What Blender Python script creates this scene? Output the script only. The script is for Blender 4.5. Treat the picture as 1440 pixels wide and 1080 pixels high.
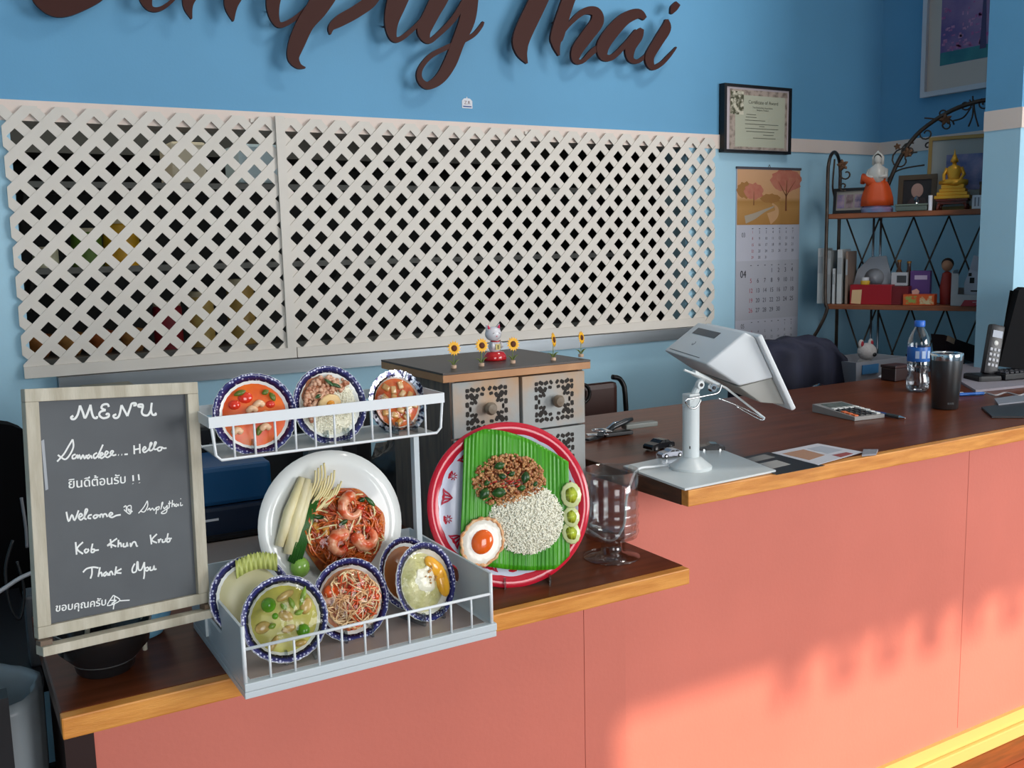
import bpy, bmesh, math, random
from mathutils import Vector, Matrix, noise
R_ = math.radians
rnd = random.Random(7)
for o in list(bpy.data.objects): bpy.data.objects.remove(o)
SC = bpy.context.scene
COL = SC.collection

# ------------------------------------------------------------------ camera
CAMZ = 1.56
FPX, YAW, PITCH, ROLL = 1377.2, .531495, .140456, -.0222179
fwd = Vector((math.sin(YAW)*math.cos(PITCH), math.cos(YAW)*math.cos(PITCH), -math.sin(PITCH)))
rgt = Vector((math.cos(YAW), -math.sin(YAW), 0))
upv = rgt.cross(fwd)
r2 = math.cos(ROLL)*rgt + math.sin(ROLL)*upv
u2 = -math.sin(ROLL)*rgt + math.cos(ROLL)*upv
CAM = Vector((0, 0, CAMZ))
cd = bpy.data.cameras.new('camera'); cam = bpy.data.objects.new('camera', cd); COL.objects.link(cam)
cd.sensor_width = 36; cd.lens = 36*FPX/1440; cd.clip_start = .02; cd.clip_end = 100
cam.matrix_world = Matrix(((r2.x, u2.x, -fwd.x, 0), (r2.y, u2.y, -fwd.y, 0), (r2.z, u2.z, -fwd.z, CAMZ), (0, 0, 0, 1)))
SC.camera = cam
# ------------------------------------------------------------------ view, world, light
SC.view_settings.view_transform = 'Standard'; SC.view_settings.look = 'None'
SC.view_settings.gamma = 1; SC.view_settings.use_curve_mapping = False
SC.view_settings.exposure = 0.35
try: SC.cycles.transparent_max_bounces = 32; SC.cycles.max_bounces = 14
except Exception: pass
w = bpy.data.worlds.new('sky'); SC.world = w; w.use_nodes = True
bg = w.node_tree.nodes['Background']; bg.inputs[0].default_value = (.72, .86, 1, 1); bg.inputs[1].default_value = 1.3
def light(name, kind, loc, direction, energy, color=(1, 1, 1), size=None, angle=None, spread=None):
    l = bpy.data.lights.new(name, kind); l.energy = energy; l.color = color
    if kind == 'AREA': l.shape = 'RECTANGLE'; l.size, l.size_y = size
    if spread: l.spread = spread
    if angle: l.angle = angle
    o = bpy.data.objects.new(name, l); COL.objects.link(o); o.location = loc
    o.rotation_euler = Vector(direction).to_track_quat('-Z', 'Y').to_euler()
    return o
SUN_DIR = Vector((-.42, 1, -.475))
light('sun', 'SUN', (5, -6, 5), SUN_DIR, 3.2, (1, .86, .64), angle=R_(.9))
light('window_daylight', 'AREA', (4.6, -2.95, 1.95), (-.42, 1, -.02), 165, (1, .975, .95), size=(3.3, 2.1))
light('door_daylight', 'AREA', (0.2, -2.95, 1.7), (.1, 1, -.05), 50, (1, .975, .95), size=(1.6, 1.9))
light('overhead_fill_light', 'AREA', (2.6, 1.1, 3.9), (-.1, .15, -1), 16, (1, .95, .88), size=(.5, .5))  # added fill light from above, out of frame; stands for no visible fixture

# ------------------------------------------------------------------ pixel -> plane helpers (1440x1080 frame)
def ray(x, y): return r2*((x-720)/FPX) + u2*((540-y)/FPX) + fwd
def PY(x, y, Y): r = ray(x, y); return CAM + r*(Y/r.y)
def PX(x, y, X): r = ray(x, y); return CAM + r*(X/r.x)
def PZ(x, y, Z): r = ray(x, y); return CAM + r*((Z-CAMZ)/r.z)
def PP(x, y, A, N): r = ray(x, y); return CAM + r*((Vector(A)-CAM).dot(N)/r.dot(N))

# ------------------------------------------------------------------ materials
def lin(c):
    if isinstance(c, str): c = [int(c[i:i+2], 16)/255 for i in (0, 2, 4)]
    return tuple((v/12.92 if v <= .04045 else ((v+.055)/1.055)**2.4) for v in c)+(1,)
MATS = {}
def mat(name, col, rough=.5, metal=0, var=0, vscale=8, bump=0, bscale=60, spec=.5, trans=0, ior=1.45, col2=None, stretch=None, coat=0, pat='noise', emit=0, alpha=1, lo=.35, hi=.65, sheen=0, coord='Object', sss=0, detail=5):
    if name in MATS: return MATS[name]
    m = bpy.data.materials.new(name); m.use_nodes = True; MATS[name] = m
    nt = m.node_tree; b = nt.nodes['Principled BSDF']; N = nt.nodes.new; L = nt.links.new
    c = lin(col); b.inputs['Base Color'].default_value = c
    b.inputs['Roughness'].default_value = rough; b.inputs['Metallic'].default_value = metal
    b.inputs['Specular IOR Level'].default_value = spec; b.inputs['Transmission Weight'].default_value = trans
    b.inputs['IOR'].default_value = ior; b.inputs['Coat Weight'].default_value = coat; b.inputs['Coat Roughness'].default_value = .08
    b.inputs['Alpha'].default_value = alpha; b.inputs['Sheen Weight'].default_value = sheen
    if sss: b.inputs['Subsurface Weight'].default_value = sss; b.inputs['Subsurface Scale'].default_value = .004
    if emit: b.inputs['Emission Color'].default_value = c; b.inputs['Emission Strength'].default_value = emit
    tc = None
    if col2 or var or bump:
        tc = N('ShaderNodeTexCoord'); mp = N('ShaderNodeMapping'); L(tc.outputs[coord], mp.inputs[0])
        if stretch: mp.inputs['Scale'].default_value = stretch
    if col2 or var:
        if pat == 'noise': t = N('ShaderNodeTexNoise'); t.inputs['Scale'].default_value = vscale; t.inputs['Detail'].default_value = detail; out = t.outputs[0]
        elif pat == 'voronoi': t = N('ShaderNodeTexVoronoi'); t.inputs['Scale'].default_value = vscale; out = t.outputs['Distance']
        elif pat == 'wave': t = N('ShaderNodeTexWave'); t.inputs['Scale'].default_value = vscale; t.inputs['Distortion'].default_value = 3; t.inputs['Detail'].default_value = 3; out = t.outputs[0]
        L(mp.outputs[0], t.inputs[0]); cr = N('ShaderNodeValToRGB'); L(out, cr.inputs[0])
        cr.color_ramp.elements[0].position = lo; cr.color_ramp.elements[1].position = hi
        if col2: e0, e1 = c, lin(col2)
        else: e0 = tuple(max(0, v*(1-var)) for v in c[:3])+(1,); e1 = tuple(min(1, v*(1+var)) for v in c[:3])+(1,)
        cr.color_ramp.elements[0].color = e0; cr.color_ramp.elements[1].color = e1
        L(cr.outputs[0], b.inputs['Base Color'])
    if bump:
        t2 = N('ShaderNodeTexNoise'); t2.inputs['Scale'].default_value = bscale; L(mp.outputs[0], t2.inputs[0])
        bp = N('ShaderNodeBump'); bp.inputs['Strength'].default_value = bump; bp.inputs['Distance'].default_value = .004
        L(t2.outputs[0], bp.inputs['Height']); L(bp.outputs[0], b.inputs['Normal'])
    return m

def film_mat():
    m = bpy.data.materials.new('cling_film'); m.use_nodes = True; nt = m.node_tree; nt.nodes.clear(); N = nt.nodes.new; L = nt.links.new
    o = N('ShaderNodeOutputMaterial'); mx = N('ShaderNodeMixShader'); t = N('ShaderNodeBsdfTransparent'); g = N('ShaderNodeBsdfGlossy')
    g.inputs['Roughness'].default_value = .06
    fr = N('ShaderNodeFresnel'); fr.inputs[0].default_value = 1.35
    tc = N('ShaderNodeTexCoord'); nz = N('ShaderNodeTexNoise'); nz.inputs['Scale'].default_value = 22; nz.inputs['Detail'].default_value = 2
    bp = N('ShaderNodeBump'); bp.inputs['Strength'].default_value = 1; bp.inputs['Distance'].default_value = .012
    L(tc.outputs['Object'], nz.inputs[0]); L(nz.outputs[0], bp.inputs['Height']); L(bp.outputs[0], g.inputs['Normal']); L(bp.outputs[0], fr.inputs['Normal'])
    L(fr.outputs[0], mx.inputs[0]); L(t.outputs[0], mx.inputs[1]); L(g.outputs[0], mx.inputs[2]); L(mx.outputs[0], o.inputs[0])
    return m
def ring_pattern(name, dark, lightc, scale, thr):
    # printed small-flower pattern: light dots and cells on a dark glaze
    m = bpy.data.materials.new(name); m.use_nodes = True; nt = m.node_tree; b = nt.nodes['Principled BSDF']; N = nt.nodes.new; L = nt.links.new
    tc = N('ShaderNodeTexCoord'); v = N('ShaderNodeTexVoronoi'); v.inputs['Scale'].default_value = scale; v.inputs['Randomness'].default_value = .55
    L(tc.outputs['Object'], v.inputs[0]); cr = N('ShaderNodeValToRGB'); L(v.outputs['Distance'], cr.inputs[0])
    e = cr.color_ramp.elements; e[0].position = thr; e[0].color = lin(lightc); e[1].position = thr+.1; e[1].color = lin(dark)
    L(cr.outputs[0], b.inputs['Base Color']); b.inputs['Roughness'].default_value = .15; return m

# ------------------------------------------------------------------ mesh builder
class MB:
    def __init__(s): s.v = []; s.f = []
    def add(s, vs, fs, M=None):
        n = len(s.v)
        s.v += [tuple(M @ Vector(v)) if M else tuple(v) for v in vs]
        s.f += [tuple(i+n for i in f) for f in fs]; return s
    def box(s, c, d, M=None, rz=0, bev=0):
        x, y, z = d[0]/2, d[1]/2, d[2]/2
        T = Matrix.Translation(c) @ Matrix.Rotation(rz, 4, 'Z')
        if M: T = M @ T
        if bev:
            bm = bmesh.new(); bmesh.ops.create_cube(bm, size=1)
            for v in bm.verts: v.co = Vector((v.co.x*d[0], v.co.y*d[1], v.co.z*d[2]))
            bmesh.ops.bevel(bm, geom=bm.edges[:], offset=bev, segments=2, affect='EDGES', profile=.6)
            bm.verts.index_update(); vs = [v.co.copy() for v in bm.verts]; fs = [tuple(v.index for v in f.verts) for f in bm.faces]; bm.free()
            return s.add(vs, fs, T)
        vs = [(-x, -y, -z), (x, -y, -z), (x, y, -z), (-x, y, -z), (-x, -y, z), (x, -y, z), (x, y, z), (-x, y, z)]
        return s.add(vs, [(3, 2, 1, 0), (4, 5, 6, 7), (0, 1, 5, 4), (1, 2, 6, 5), (2, 3, 7, 6), (3, 0, 4, 7)], T)
    def mm(s, x0, x1, y0, y1, z0, z1, **k): return s.box(((x0+x1)/2, (y0+y1)/2, (z0+z1)/2), (abs(x1-x0), abs(y1-y0), abs(z1-z0)), **k)
    def prism(s, poly, z0, z1, M=None):
        n = len(poly); a = sum(poly[i][0]*poly[(i+1) % n][1]-poly[(i+1) % n][0]*poly[i][1] for i in range(n))
        if a < 0: poly = poly[::-1]
        vs = [(p[0], p[1], z0) for p in poly]+[(p[0], p[1], z1) for p in poly]
        fs = [tuple(range(n-1, -1, -1)), tuple(range(n, 2*n))]+[(i, (i+1) % n, n+(i+1) % n, n+i) for i in range(n)]
        return s.add(vs, fs, M)
    def lathe(s, prof, n=32, M=None, wob=None, close=False, cap=True):
        vs = []; fs = []
        for i in range(n):
            a = 2*math.pi*i/n
            k = wob(a) if wob else 1
            for (r, z) in prof: vs.append((r*k*math.cos(a), r*k*math.sin(a), z))
        m = len(prof)
        for i in range(n):
            j = (i+1) % n
            for k in range(m-1): fs.append((i*m+k, j*m+k, j*m+k+1, i*m+k+1))
            if close: fs.append((i*m+m-1, j*m+m-1, j*m, i*m))
        if not close and cap:
            if prof[0][0] > 1e-6: fs.append(tuple(i*m for i in range(n-1, -1, -1)))
            if prof[-1][0] > 1e-6: fs.append(tuple(i*m+m-1 for i in range(n)))
        return s.add(vs, fs, M)
    def tube(s, pts, r, n=8, M=None, closed=False):
        pts = [Vector(p) for p in pts]; rs = r if isinstance(r, (list, tuple)) else [r]*len(pts)
        vs = []; fs = []; N = len(pts); prev = None
        for i, p in enumerate(pts):
            t = (pts[(i+1) % N]-pts[i-1]) if closed else (pts[min(i+1, N-1)]-pts[max(i-1, 0)])
            if t.length < 1e-9: t = Vector((0, 0, 1))
            t.normalize()
            if prev is None:
                a = Vector((0, 0, 1)) if abs(t.z) < .9 else Vector((1, 0, 0)); prev = t.cross(a).normalized()
            prev = (prev - t*prev.dot(t)).normalized(); b = t.cross(prev)
            for k in range(n):
                an = 2*math.pi*k/n; vs.append(p + (prev*math.cos(an)+b*math.sin(an))*rs[i])
        for i in range(N if closed else N-1):
            j = (i+1) % N
            for k in range(n): fs.append((i*n+k, i*n+(k+1) % n, j*n+(k+1) % n, j*n+k))
        if not closed: fs += [tuple(range(n-1, -1, -1)), tuple((N-1)*n+k for k in range(n))]
        return s.add(vs, fs, M)
    def ball(s, c, rad, M=None, seg=12, rings=8, rot=None):
        if not isinstance(rad, (tuple, list)): rad = (rad,)*3
        T = Matrix.Translation(c)
        if rot is not None: T = T @ rot
        vs = [(0, 0, -rad[2])]; fs = []
        for i in range(1, rings):
            ph = math.pi*i/rings
            for k in range(seg):
                a = 2*math.pi*k/seg; vs.append((rad[0]*math.sin(ph)*math.cos(a), rad[1]*math.sin(ph)*math.sin(a), -rad[2]*math.cos(ph)))
        vs.append((0, 0, rad[2]))
        for k in range(seg):
            fs.append((0, 1+(k+1) % seg, 1+k)); b = 1+(rings-2)*seg; fs.append((b+k, b+(k+1) % seg, len(vs)-1))
        for i in range(rings-2):
            for k in range(seg):
                a = 1+i*seg; fs.append((a+k, a+(k+1) % seg, a+seg+(k+1) % seg, a+seg+k))
        return s.add(vs, fs, M @ T if M else T)
    def build(s, name, m, parent=None, smooth=False, world=False, label=None, kind=None, bev=0):
        me = bpy.data.meshes.new(name)
        vs = s.v
        if world and parent is not None:
            inv = WM[parent.name].inverted(); vs = [tuple(inv @ Vector(v)) for v in vs]
        me.from_pydata(vs, [], s.f); me.materials.append(m)
        if smooth: 
            for p in me.polygons: p.use_smooth = True
            if smooth == 'auto':
                try: me.set_sharp_from_angle(angle=R_(35))
                except Exception: pass
        me.update()
        o = bpy.data.objects.new(name, me); COL.objects.link(o)
        if parent is not None: o.parent = parent; WM[o.name] = WM[parent.name]
        else: WM[o.name] = Matrix()
        if label: o['label'] = label
        if kind: o['kind'] = kind
        return o
WM = {}
def tag(o, label, cat, group=None, kind=None):
    o['label'] = label; o['category'] = cat
    if group: o['group'] = group
    if kind: o['kind'] = kind
    return o
def thing(name, label, cat, loc=(0, 0, 0), rz=0, group=None, M=None):
    o = bpy.data.objects.new(name, None); COL.objects.link(o); o.empty_display_size = .02
    m = M if M is not None else Matrix.Translation(loc) @ Matrix.Rotation(rz, 4, 'Z')
    o.matrix_world = m; WM[o.name] = m.copy(); return tag(o, label, cat, group)
def single(name, mb, m, label, cat, loc, group=None, smooth=False, M=None):
    """a thing of one mesh, verts given in world coords, origin put at loc"""
    T = M if M is not None else Matrix.Translation(loc); inv = T.inverted(); mb.v = [tuple(inv @ Vector(v)) for v in mb.v]
    o = mb.build(name, m, None, smooth); o.matrix_world = T; WM[o.name] = T.copy(); return tag(o, label, cat, group)
def copy_thing(src, M, label, group=None):
    c = src.copy(); COL.objects.link(c); c.matrix_world = M; WM[c.name] = M.copy(); c['label'] = label
    if group: c['group'] = group
    def rec(a, b):
        for ch in [o for o in SC.objects if o.parent == a]:
            d = ch.copy(); COL.objects.link(d); d.parent = b; WM[d.name] = M.copy(); rec(ch, d)
    rec(src, c); return c
def grow(t, k):
    t.matrix_world = t.matrix_world @ Matrix.Scale(k, 4); WM[t.name] = t.matrix_world.copy()
def structure(o): o['kind'] = 'structure'; return o
def cr(pts, n=6):
    """Catmull-Rom through points of any dimension"""
    P = [pts[0]]+list(pts)+[pts[-1]]; out = []
    for i in range(1, len(P)-2):
        for k in range(n):
            t = k/n; out.append(tuple(.5*((2*b)+(-a+c)*t+(2*a-5*b+4*c-d)*t*t+(-a+3*b-3*c+d)*t**3) for a, b, c, d in zip(P[i-1], P[i], P[i+1], P[i+2])))
    out.append(tuple(pts[-1])); return out
def ribbon(pts, width=None):
    """outline polygon of a stroke; pts (x,y,w) or (x,y) with width"""
    L = []; Rr = []
    for i, p in enumerate(pts):
        a = pts[max(i-1, 0)]; b = pts[min(i+1, len(pts)-1)]
        dx, dy = b[0]-a[0], b[1]-a[1]; l = math.hypot(dx, dy) or 1; w_ = (p[2] if width is None else width)/2
        L.append((p[0]-dy/l*w_, p[1]+dx/l*w_)); Rr.append((p[0]+dy/l*w_, p[1]-dx/l*w_))
    return L, Rr
def frame(o, yaw=0, tilt=0, roll=0):
    """local x right, y up, z outward (towards the room front)"""
    n = Vector((math.sin(yaw)*math.cos(tilt), -math.cos(yaw)*math.cos(tilt), math.sin(tilt))); r = Vector((math.cos(yaw), math.sin(yaw), 0)); u = n.cross(r)
    M = Matrix(((r.x, u.x, n.x, o[0]), (r.y, u.y, n.y, o[1]), (r.z, u.z, n.z, o[2]), (0, 0, 0, 1)))
    return M @ Matrix.Rotation(roll, 4, 'Z')
TXT = {}
def text_geo(s, size, align='CENTER'):
    k = (s, align)
    if k not in TXT:
        c = bpy.data.curves.new('t', 'FONT'); c.body = s; c.align_x = align; c.resolution_u = 3; c.fill_mode = 'FRONT'
        o = bpy.data.objects.new('t', c); COL.objects.link(o); bpy.context.view_layer.update()
        me = o.to_mesh(); TXT[k] = ([tuple(v.co) for v in me.vertices], [tuple(p.vertices) for p in me.polygons]); o.to_mesh_clear()
        bpy.data.objects.remove(o); bpy.data.curves.remove(c)
    vs, fs = TXT[k]; return [(v[0]*size, v[1]*size, 0) for v in vs], fs
def put_text(mb, s, x, y, size, z=.0006, M=None, align='CENTER', sx=1, rot=0):
    vs, fs = text_geo(s, size, align)
    T = Matrix.Translation((x, y, z)) @ Matrix.Rotation(rot, 4, 'Z') @ Matrix.Diagonal((sx, 1, 1, 1))
    mb.add(vs, fs, (M @ T) if M else T)

# palette
def wall_mat(n, c): return mat(n, c, .62, var=.05, vscale=1.5, bump=.06, bscale=120)
W_BLUE = wall_mat('paint_blue', '609CC2'); W_PALE = wall_mat('paint_pale_blue', 'A6CFE2'); W_BEIGE = wall_mat('paint_beige', 'E0CFC4')
PINK = mat('paint_salmon', 'D67A69', .55, var=.05, vscale=2.2, bump=.1, bscale=90)
WTOP = mat('walnut_top', '6E3820', .3, var=.0, col2='50250F', vscale=5, stretch=(.7, 9, 5), lo=.3, hi=.7, spec=.16)
WEDGE = mat('oak_edge', 'E09A48', .4, col2='C67C30', vscale=7, stretch=(1.5, 8, 14), lo=.35, hi=.7, bump=.15, bscale=60)
WEND = mat('walnut_end', '54301C', .4, col2='3B1F12', vscale=8, stretch=(4, 2, 12))
LAT = mat('white_vinyl', 'D6CFC5', .5, var=.03, vscale=6)
WHITE = mat('white_paint', 'DDE4E8', .35); WHITE2 = mat('white_plastic', 'E6E9EA', .3); PORC = mat('porcelain', 'EEF0EC', .12, coat=.3)
BLACK = mat('black_plastic', '101114', .45); BLACKM = mat('black_matte', '0C0C0E', .8); STEEL = mat('stainless', '7C8286', .38, metal=1, var=.1, vscale=3, stretch=(.3, 8, 8))
CHROME = mat('chrome', 'D5D8DA', .12, metal=1); IRON = mat('wrought_iron', '4A3F38', .4, metal=.7, var=.2, vscale=30)
def thin_glass(name, tint, ior=1.4, k=1):
    m = bpy.data.materials.new(name); m.use_nodes = True; nt = m.node_tree; nt.nodes.clear(); N = nt.nodes.new; L = nt.links.new
    o = N('ShaderNodeOutputMaterial'); mx = N('ShaderNodeMixShader'); t = N('ShaderNodeBsdfTransparent'); g = N('ShaderNodeBsdfGlossy'); g.inputs['Roughness'].default_value = .05
    t.inputs[0].default_value = lin(tint); lw_ = N('ShaderNodeLayerWeight'); lw_.inputs[0].default_value = .35; mu = N('ShaderNodeMath'); mu.operation = 'MULTIPLY_ADD'; mu.inputs[1].default_value = .55*k; mu.inputs[2].default_value = .05
    L(lw_.outputs['Facing'], mu.inputs[0]); L(mu.outputs[0], mx.inputs[0]); L(t.outputs[0], mx.inputs[1]); L(g.outputs[0], mx.inputs[2]); L(mx.outputs[0], o.inputs[0]); return m
GLASS = thin_glass('clear_glass', 'F8FAFA', k=.7)
PAPER = mat('white_paper', 'D9DAE0', .7); FILM = film_mat()
GOLD = mat('gold', 'D8A63A', .3, metal=.9, bump=.1, bscale=200); INK = mat('ink', '23231F', .8)
BLUERIM = ring_pattern('blue_flower_glaze', '2B2D66', 'B9BCD8', 190, .28)

# ================================================================== SETTING
YW, XW, YP = 3.2, 3.93, 1.713
ZU, ZL = 1.06, .91
def plane_wall(name, mbs):
    for nm, mb, m in mbs[1:]: pass
# back wall with the pass-through opening (X .26..2.74, z 1.205..1.945)
OX0, OX1, OZ0, OZ1 = .235, 2.74, 1.20, 1.945
WT = .14
back = MB(); back.mm(-3, OX0, YW, YW+WT, 1.975, 2.9+1.1); back.mm(OX0, XW, YW, YW+WT, 1.975, 4.0)
wb = back.build('wall_back', W_BLUE); structure(wb)
low = MB(); low.mm(-3, OX0, YW, YW+WT, 0, 1.95); low.mm(OX1, XW, YW, YW+WT, 0, 1.95); low.mm(OX0, OX1, YW, YW+WT, 0, OZ0)
low.build('wall_lower', W_PALE, wb)
tb = MB(); tb.mm(-3, XW, YW-.006, YW+WT, 1.945, 2.003); structure(tb.build('trim_1', W_BEIGE))
right = MB(); right.mm(XW, XW+.12, 2.27, YW+WT, 2.0, 4.0); wr = structure(right.build('wall_right', W_BLUE))
lw = MB(); lw.mm(XW, XW+.12, 2.27, YW+WT, 0, 1.95); lw.build('wall_lower', W_PALE, wr)
tb = MB(); tb.mm(XW-.006, XW+.12, 2.272, YW-.006, 1.945, 2.003); structure(tb.build('trim_2', W_BEIGE))
# partition in front of the alcove on the right
pc = PY(1437, 150, 2.13); CX = pc.x
col = MB(); col.mm(CX, 7, 2.13, 2.27, 2.003, 4.0); wc = structure(col.build('wall_partition', W_BLUE))
cl = MB(); cl.mm(CX, 7, 2.13, 2.27, 0, 1.932); cl.build('wall_lower', W_PALE, wc)
tb = MB(); tb.mm(CX-.002, 7, 2.126, 2.272, 1.932, 2.003); structure(tb.build('trim_3', W_BEIGE))
floor = MB(); floor.mm(-3, 7, -3, 7, -.1, -.012); fl = structure(floor.build('floor', mat('floor_base', '3A1A0C', .6)))
FLM = [mat('floor_plank_%s' % c, c, .25, var=.25, vscale=6, stretch=(1, 9, 1)) for c in ('8A3E1C', '7A3416', '94481F')]
k = 0
for j in range(13):
    y0 = 1.70-.095*(j+1)
    xs = [-.6+rnd.random()*.5]
    while xs[-1] < 6.6: xs.append(xs[-1]+.7+rnd.random()*.6)
    for a, b in zip(xs[:-1], xs[1:]):
        pb = MB(); pb.mm(a+.001, b-.001, y0+.0012, y0+.0938, -.012, 0); pb.build('floor_plank', FLM[k % 3], fl); k += 1
ceil = MB(); ceil.mm(-3, 7.1, -3.1, YW+WT, 4.0, 4.1); structure(ceil.build('ceiling', mat('ceiling_white', 'DAD8D2', .8)))
wl = MB(); wl.mm(-3.1, -3, -3, YW+WT, -.1, 4); structure(wl.build('wall_left', W_PALE))
we = MB(); we.mm(7, 7.1, -3, 2.27, -.1, 4); structure(we.build('wall_end', W_PALE))
# street side wall behind the viewer: shop window on the right, glass door on the left
SZ1 = 2.80
wf = MB(); wf.mm(-3, -.8, -3.12, -3, -.1, 4); wf.mm(1.1, 3.22, -3.12, -3, -.1, 4); wf.mm(6.4, 7, -3.12, -3, -.1, 4)
wf.mm(3.22, 6.4, -3.12, -3, SZ1, 4); wf.mm(-.8, 1.1, -3.12, -3, 2.7, 4); wf.mm(3.22, 6.4, -3.12, -3, -.1, .45)
structure(wf.build('wall_front', W_PALE))
wfm = MB()
for x in (3.22, 6.36): wfm.mm(x, x+.04, -3.1, -3.02, .45, SZ1)
wfm.mm(3.22, 6.4, -3.1, -3.02, .45, .49); wfm.mm(3.22, 6.4, -3.1, -3.02, SZ1-.04, SZ1)
win = structure(wfm.build('window_1', BLACK))
# shop lettering stuck to the glass, read from the street; it throws the blurred letters on the counter front
Mw = Matrix.Translation((4.9, -3.04, SZ1-.15)) @ Matrix.Rotation(R_(90), 4, 'X')
for i, (dx, ch) in enumerate(((-1.08, 'n'), (-.88, 'u'), (-.7, 'u'), (-.52, 'e'), (-.34, 'n'), (-.13, 'u'), (.05, 'r'), (.2, 'e'), (.4, 'n'), (.6, 'o'))):
    b = MB()
    for ox in (-.012, 0, .012):
        for oz in (-.008, .008): put_text(b, ch, dx+ox, -.02+oz, .22, oz*.05+ox*.02, Mw, sx=1.1)
    b.build('window_letter', BLACK, win)

# ================================================================== COUNTER
def tag_struct_counter(): pass
front = MB(); front.mm(1.292, 6.99, YP, YP+.05, .0, ZU-.036); front.mm(1.292, 1.33, YP+.05, 2.30, 0, ZU-.036)
ctr = thing('service_counter', 'long salmon-pink service counter with dark wood top and orange oak front edge', 'counter', (1.18, YP, 0))
fp = front.build('front_panel', PINK, ctr, world=True)
fp2 = MB(); fp2.mm(2.5275, 2.5295, YP-.0006, YP, .1, ZU-.04); fp2.build('panel_joint', mat('joint', 'B96657', .8), fp, world=True)
bs = MB(); bs.mm(1.292, 6.99, YP-.012, YP, 0, .082); bb = bs.build('baseboard', mat('cream_paint', 'D2B66C', .35), ctr, world=True)
bs = MB(); bs.mm(1.292, 6.99, YP-.026, YP-.012, 0, .042, bev=.004); bs.build('shoe_moulding', mat('cream_paint', 'D2B66C', .35), ctr, world=True)
def slab(parent, x0, x1, y0, y1, z1, th):
    t = MB(); P_ = [(x0+.003, y0+.022), (x1, y0+.022), (x1, y1), (x0+.003, y1)] if x1 < 5 else [(x0+.003, y0+.022), (x1, y0+.022), (x1, 2.12), (CX-.01, 2.12), (CX-.01, y1), (x0+.003, y1)]
    t.prism(P_, z1-th, z1); t.build('counter_top', WTOP, parent, world=True)
    e = MB(); e.mm(x0, x1, y0, y0+.022, z1-th, z1-.0004, bev=.0025); e.build('front_edge', WEDGE, parent, world=True)
    d = MB(); d.mm(x0, x0+.003, y0+.022, y1, z1-th, z1-.0004); d.build('end_edge', WEND, parent, world=True)
slab(ctr, 1.287, 6.99, 1.492, 2.33, ZU, .0355)
lowc = thing('display_counter', 'lower salmon-pink display counter with dark wood top at the left', 'counter', (.104, YP, 0))
f2 = MB(); f2.mm(.165, 1.177, YP, YP+.05, 0, ZL-.033); f2.build('front_panel', PINK, lowc, world=True)
f2 = MB(); f2.mm(1.1785, 1.292, YP, YP+.05, 0, ZL-.0335); f2.build('corner_panel', PINK, lowc, world=True)
f3 = MB(); f3.mm(.12, .165, YP-.05, 1.9, 0, ZL-.033); f3.build('end_panel', mat('dark_wood', '2A1512', .5), lowc, world=True)
slab(lowc, .104, 1.262, 1.458, YP, ZL, .033)
lt = MB(); lt.prism([(.104, YP), (1.285, YP), (1.285, 2.13), (.70, 2.13), (.70, 1.92), (.104, 1.92)], ZL-.033, ZL); lt.build('counter_top', WTOP, lowc, world=True)
bs = MB(); bs.mm(.165, 1.29, YP-.012, YP, 0, .082); bs.build('baseboard', MATS['cream_paint'], lowc, world=True)

# ================================================================== LATTICE
LX0, LX1, LZ0, LZ1, LXD = .213, 2.885, 1.205, 1.992, 1.033
def clip(poly, f):
    out = []
    for i in range(len(poly)):
        a, b = poly[i], poly[(i+1) % len(poly)]; fa, fb = f(a), f(b)
        if fa >= 0: out.append(a)
        if (fa >= 0) != (fb >= 0): t = fa/(fa-fb); out.append((a[0]+(b[0]-a[0])*t, a[1]+(b[1]-a[1])*t))
    return out
def lattice(x0, x1, label, scallop_l, scallop_r, rail_top):
    t = thing('lattice_panel', label, 'lattice', (x0, YW-.02, LZ0), group='white lattice panels over the kitchen hatch')
    p = .0853; px0, pz0 = .2895, 1.3445      # a hole centre found in the photo
    M = Matrix(((1, 0, 0, 0), (0, 0, -1, 0), (0, 1, 0, 0), (0, 0, 0, 1)))  # local (x,z,depth) -> world, depth towards -y
    for s in (1, -1):
        # strip centre lines: x - s*z = c
        c0 = (px0+p/2) - s*pz0
        ks = range(-60, 60)
        for k in ks:
            c = c0+k*p; hw = p*.228
            poly = [(c+s*z+dx, z) for z, dx in ((LZ0, -hw), (LZ0, hw), (LZ1, hw), (LZ1, -hw))]
            for f in (lambda q: q[0]-x0, lambda q: x1-q[0], lambda q: q[1]-(LZ0+.004), lambda q: (LZ1-.006)-q[1]): 
                poly = clip(poly, f) if poly else poly
            if len(poly) < 3: continue
            ar = abs(sum(poly[i][0]*poly[(i+1) % len(poly)][1]-poly[(i+1) % len(poly)][0]*poly[i][1] for i in range(len(poly))))/2
            if ar < 2e-4: continue
            d = .017 if s == 1 else .0135
            mb = MB(); mb.prism(poly, d, d+.0033, Matrix.Translation((0, YW, 0)) @ M); mb.build('slat', LAT, t, world=True)
    b = MB(); b.mm(x0, x1 if not scallop_r else x1-.06, YW-.030, YW-.0208, LZ0, LZ0+.034); b.build('bottom_rail', LAT, t, world=True)
    if not scallop_r: b = MB(); b.mm(x1-.03, x1, YW-.030, YW-.0208, LZ0+.034, LZ1-.002); b.build('side_rail', LAT, t, world=True)
    for i in range(3):
        bk = MB(); xx = x0+.1+(x1-x0-.2)*i/2; bk.box((xx, YW-.0065, LZ1-.018), (.012, .0129, .012)); bk.build('bracket', LAT, t, world=True)
lattice(LX0, LXD, 'narrower white lattice panel at left, with items behind it', True, False, 0)
lattice(LXD+.003, LX1, 'wide white lattice panel to the right of the divider strip', False, True, 0)
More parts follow.
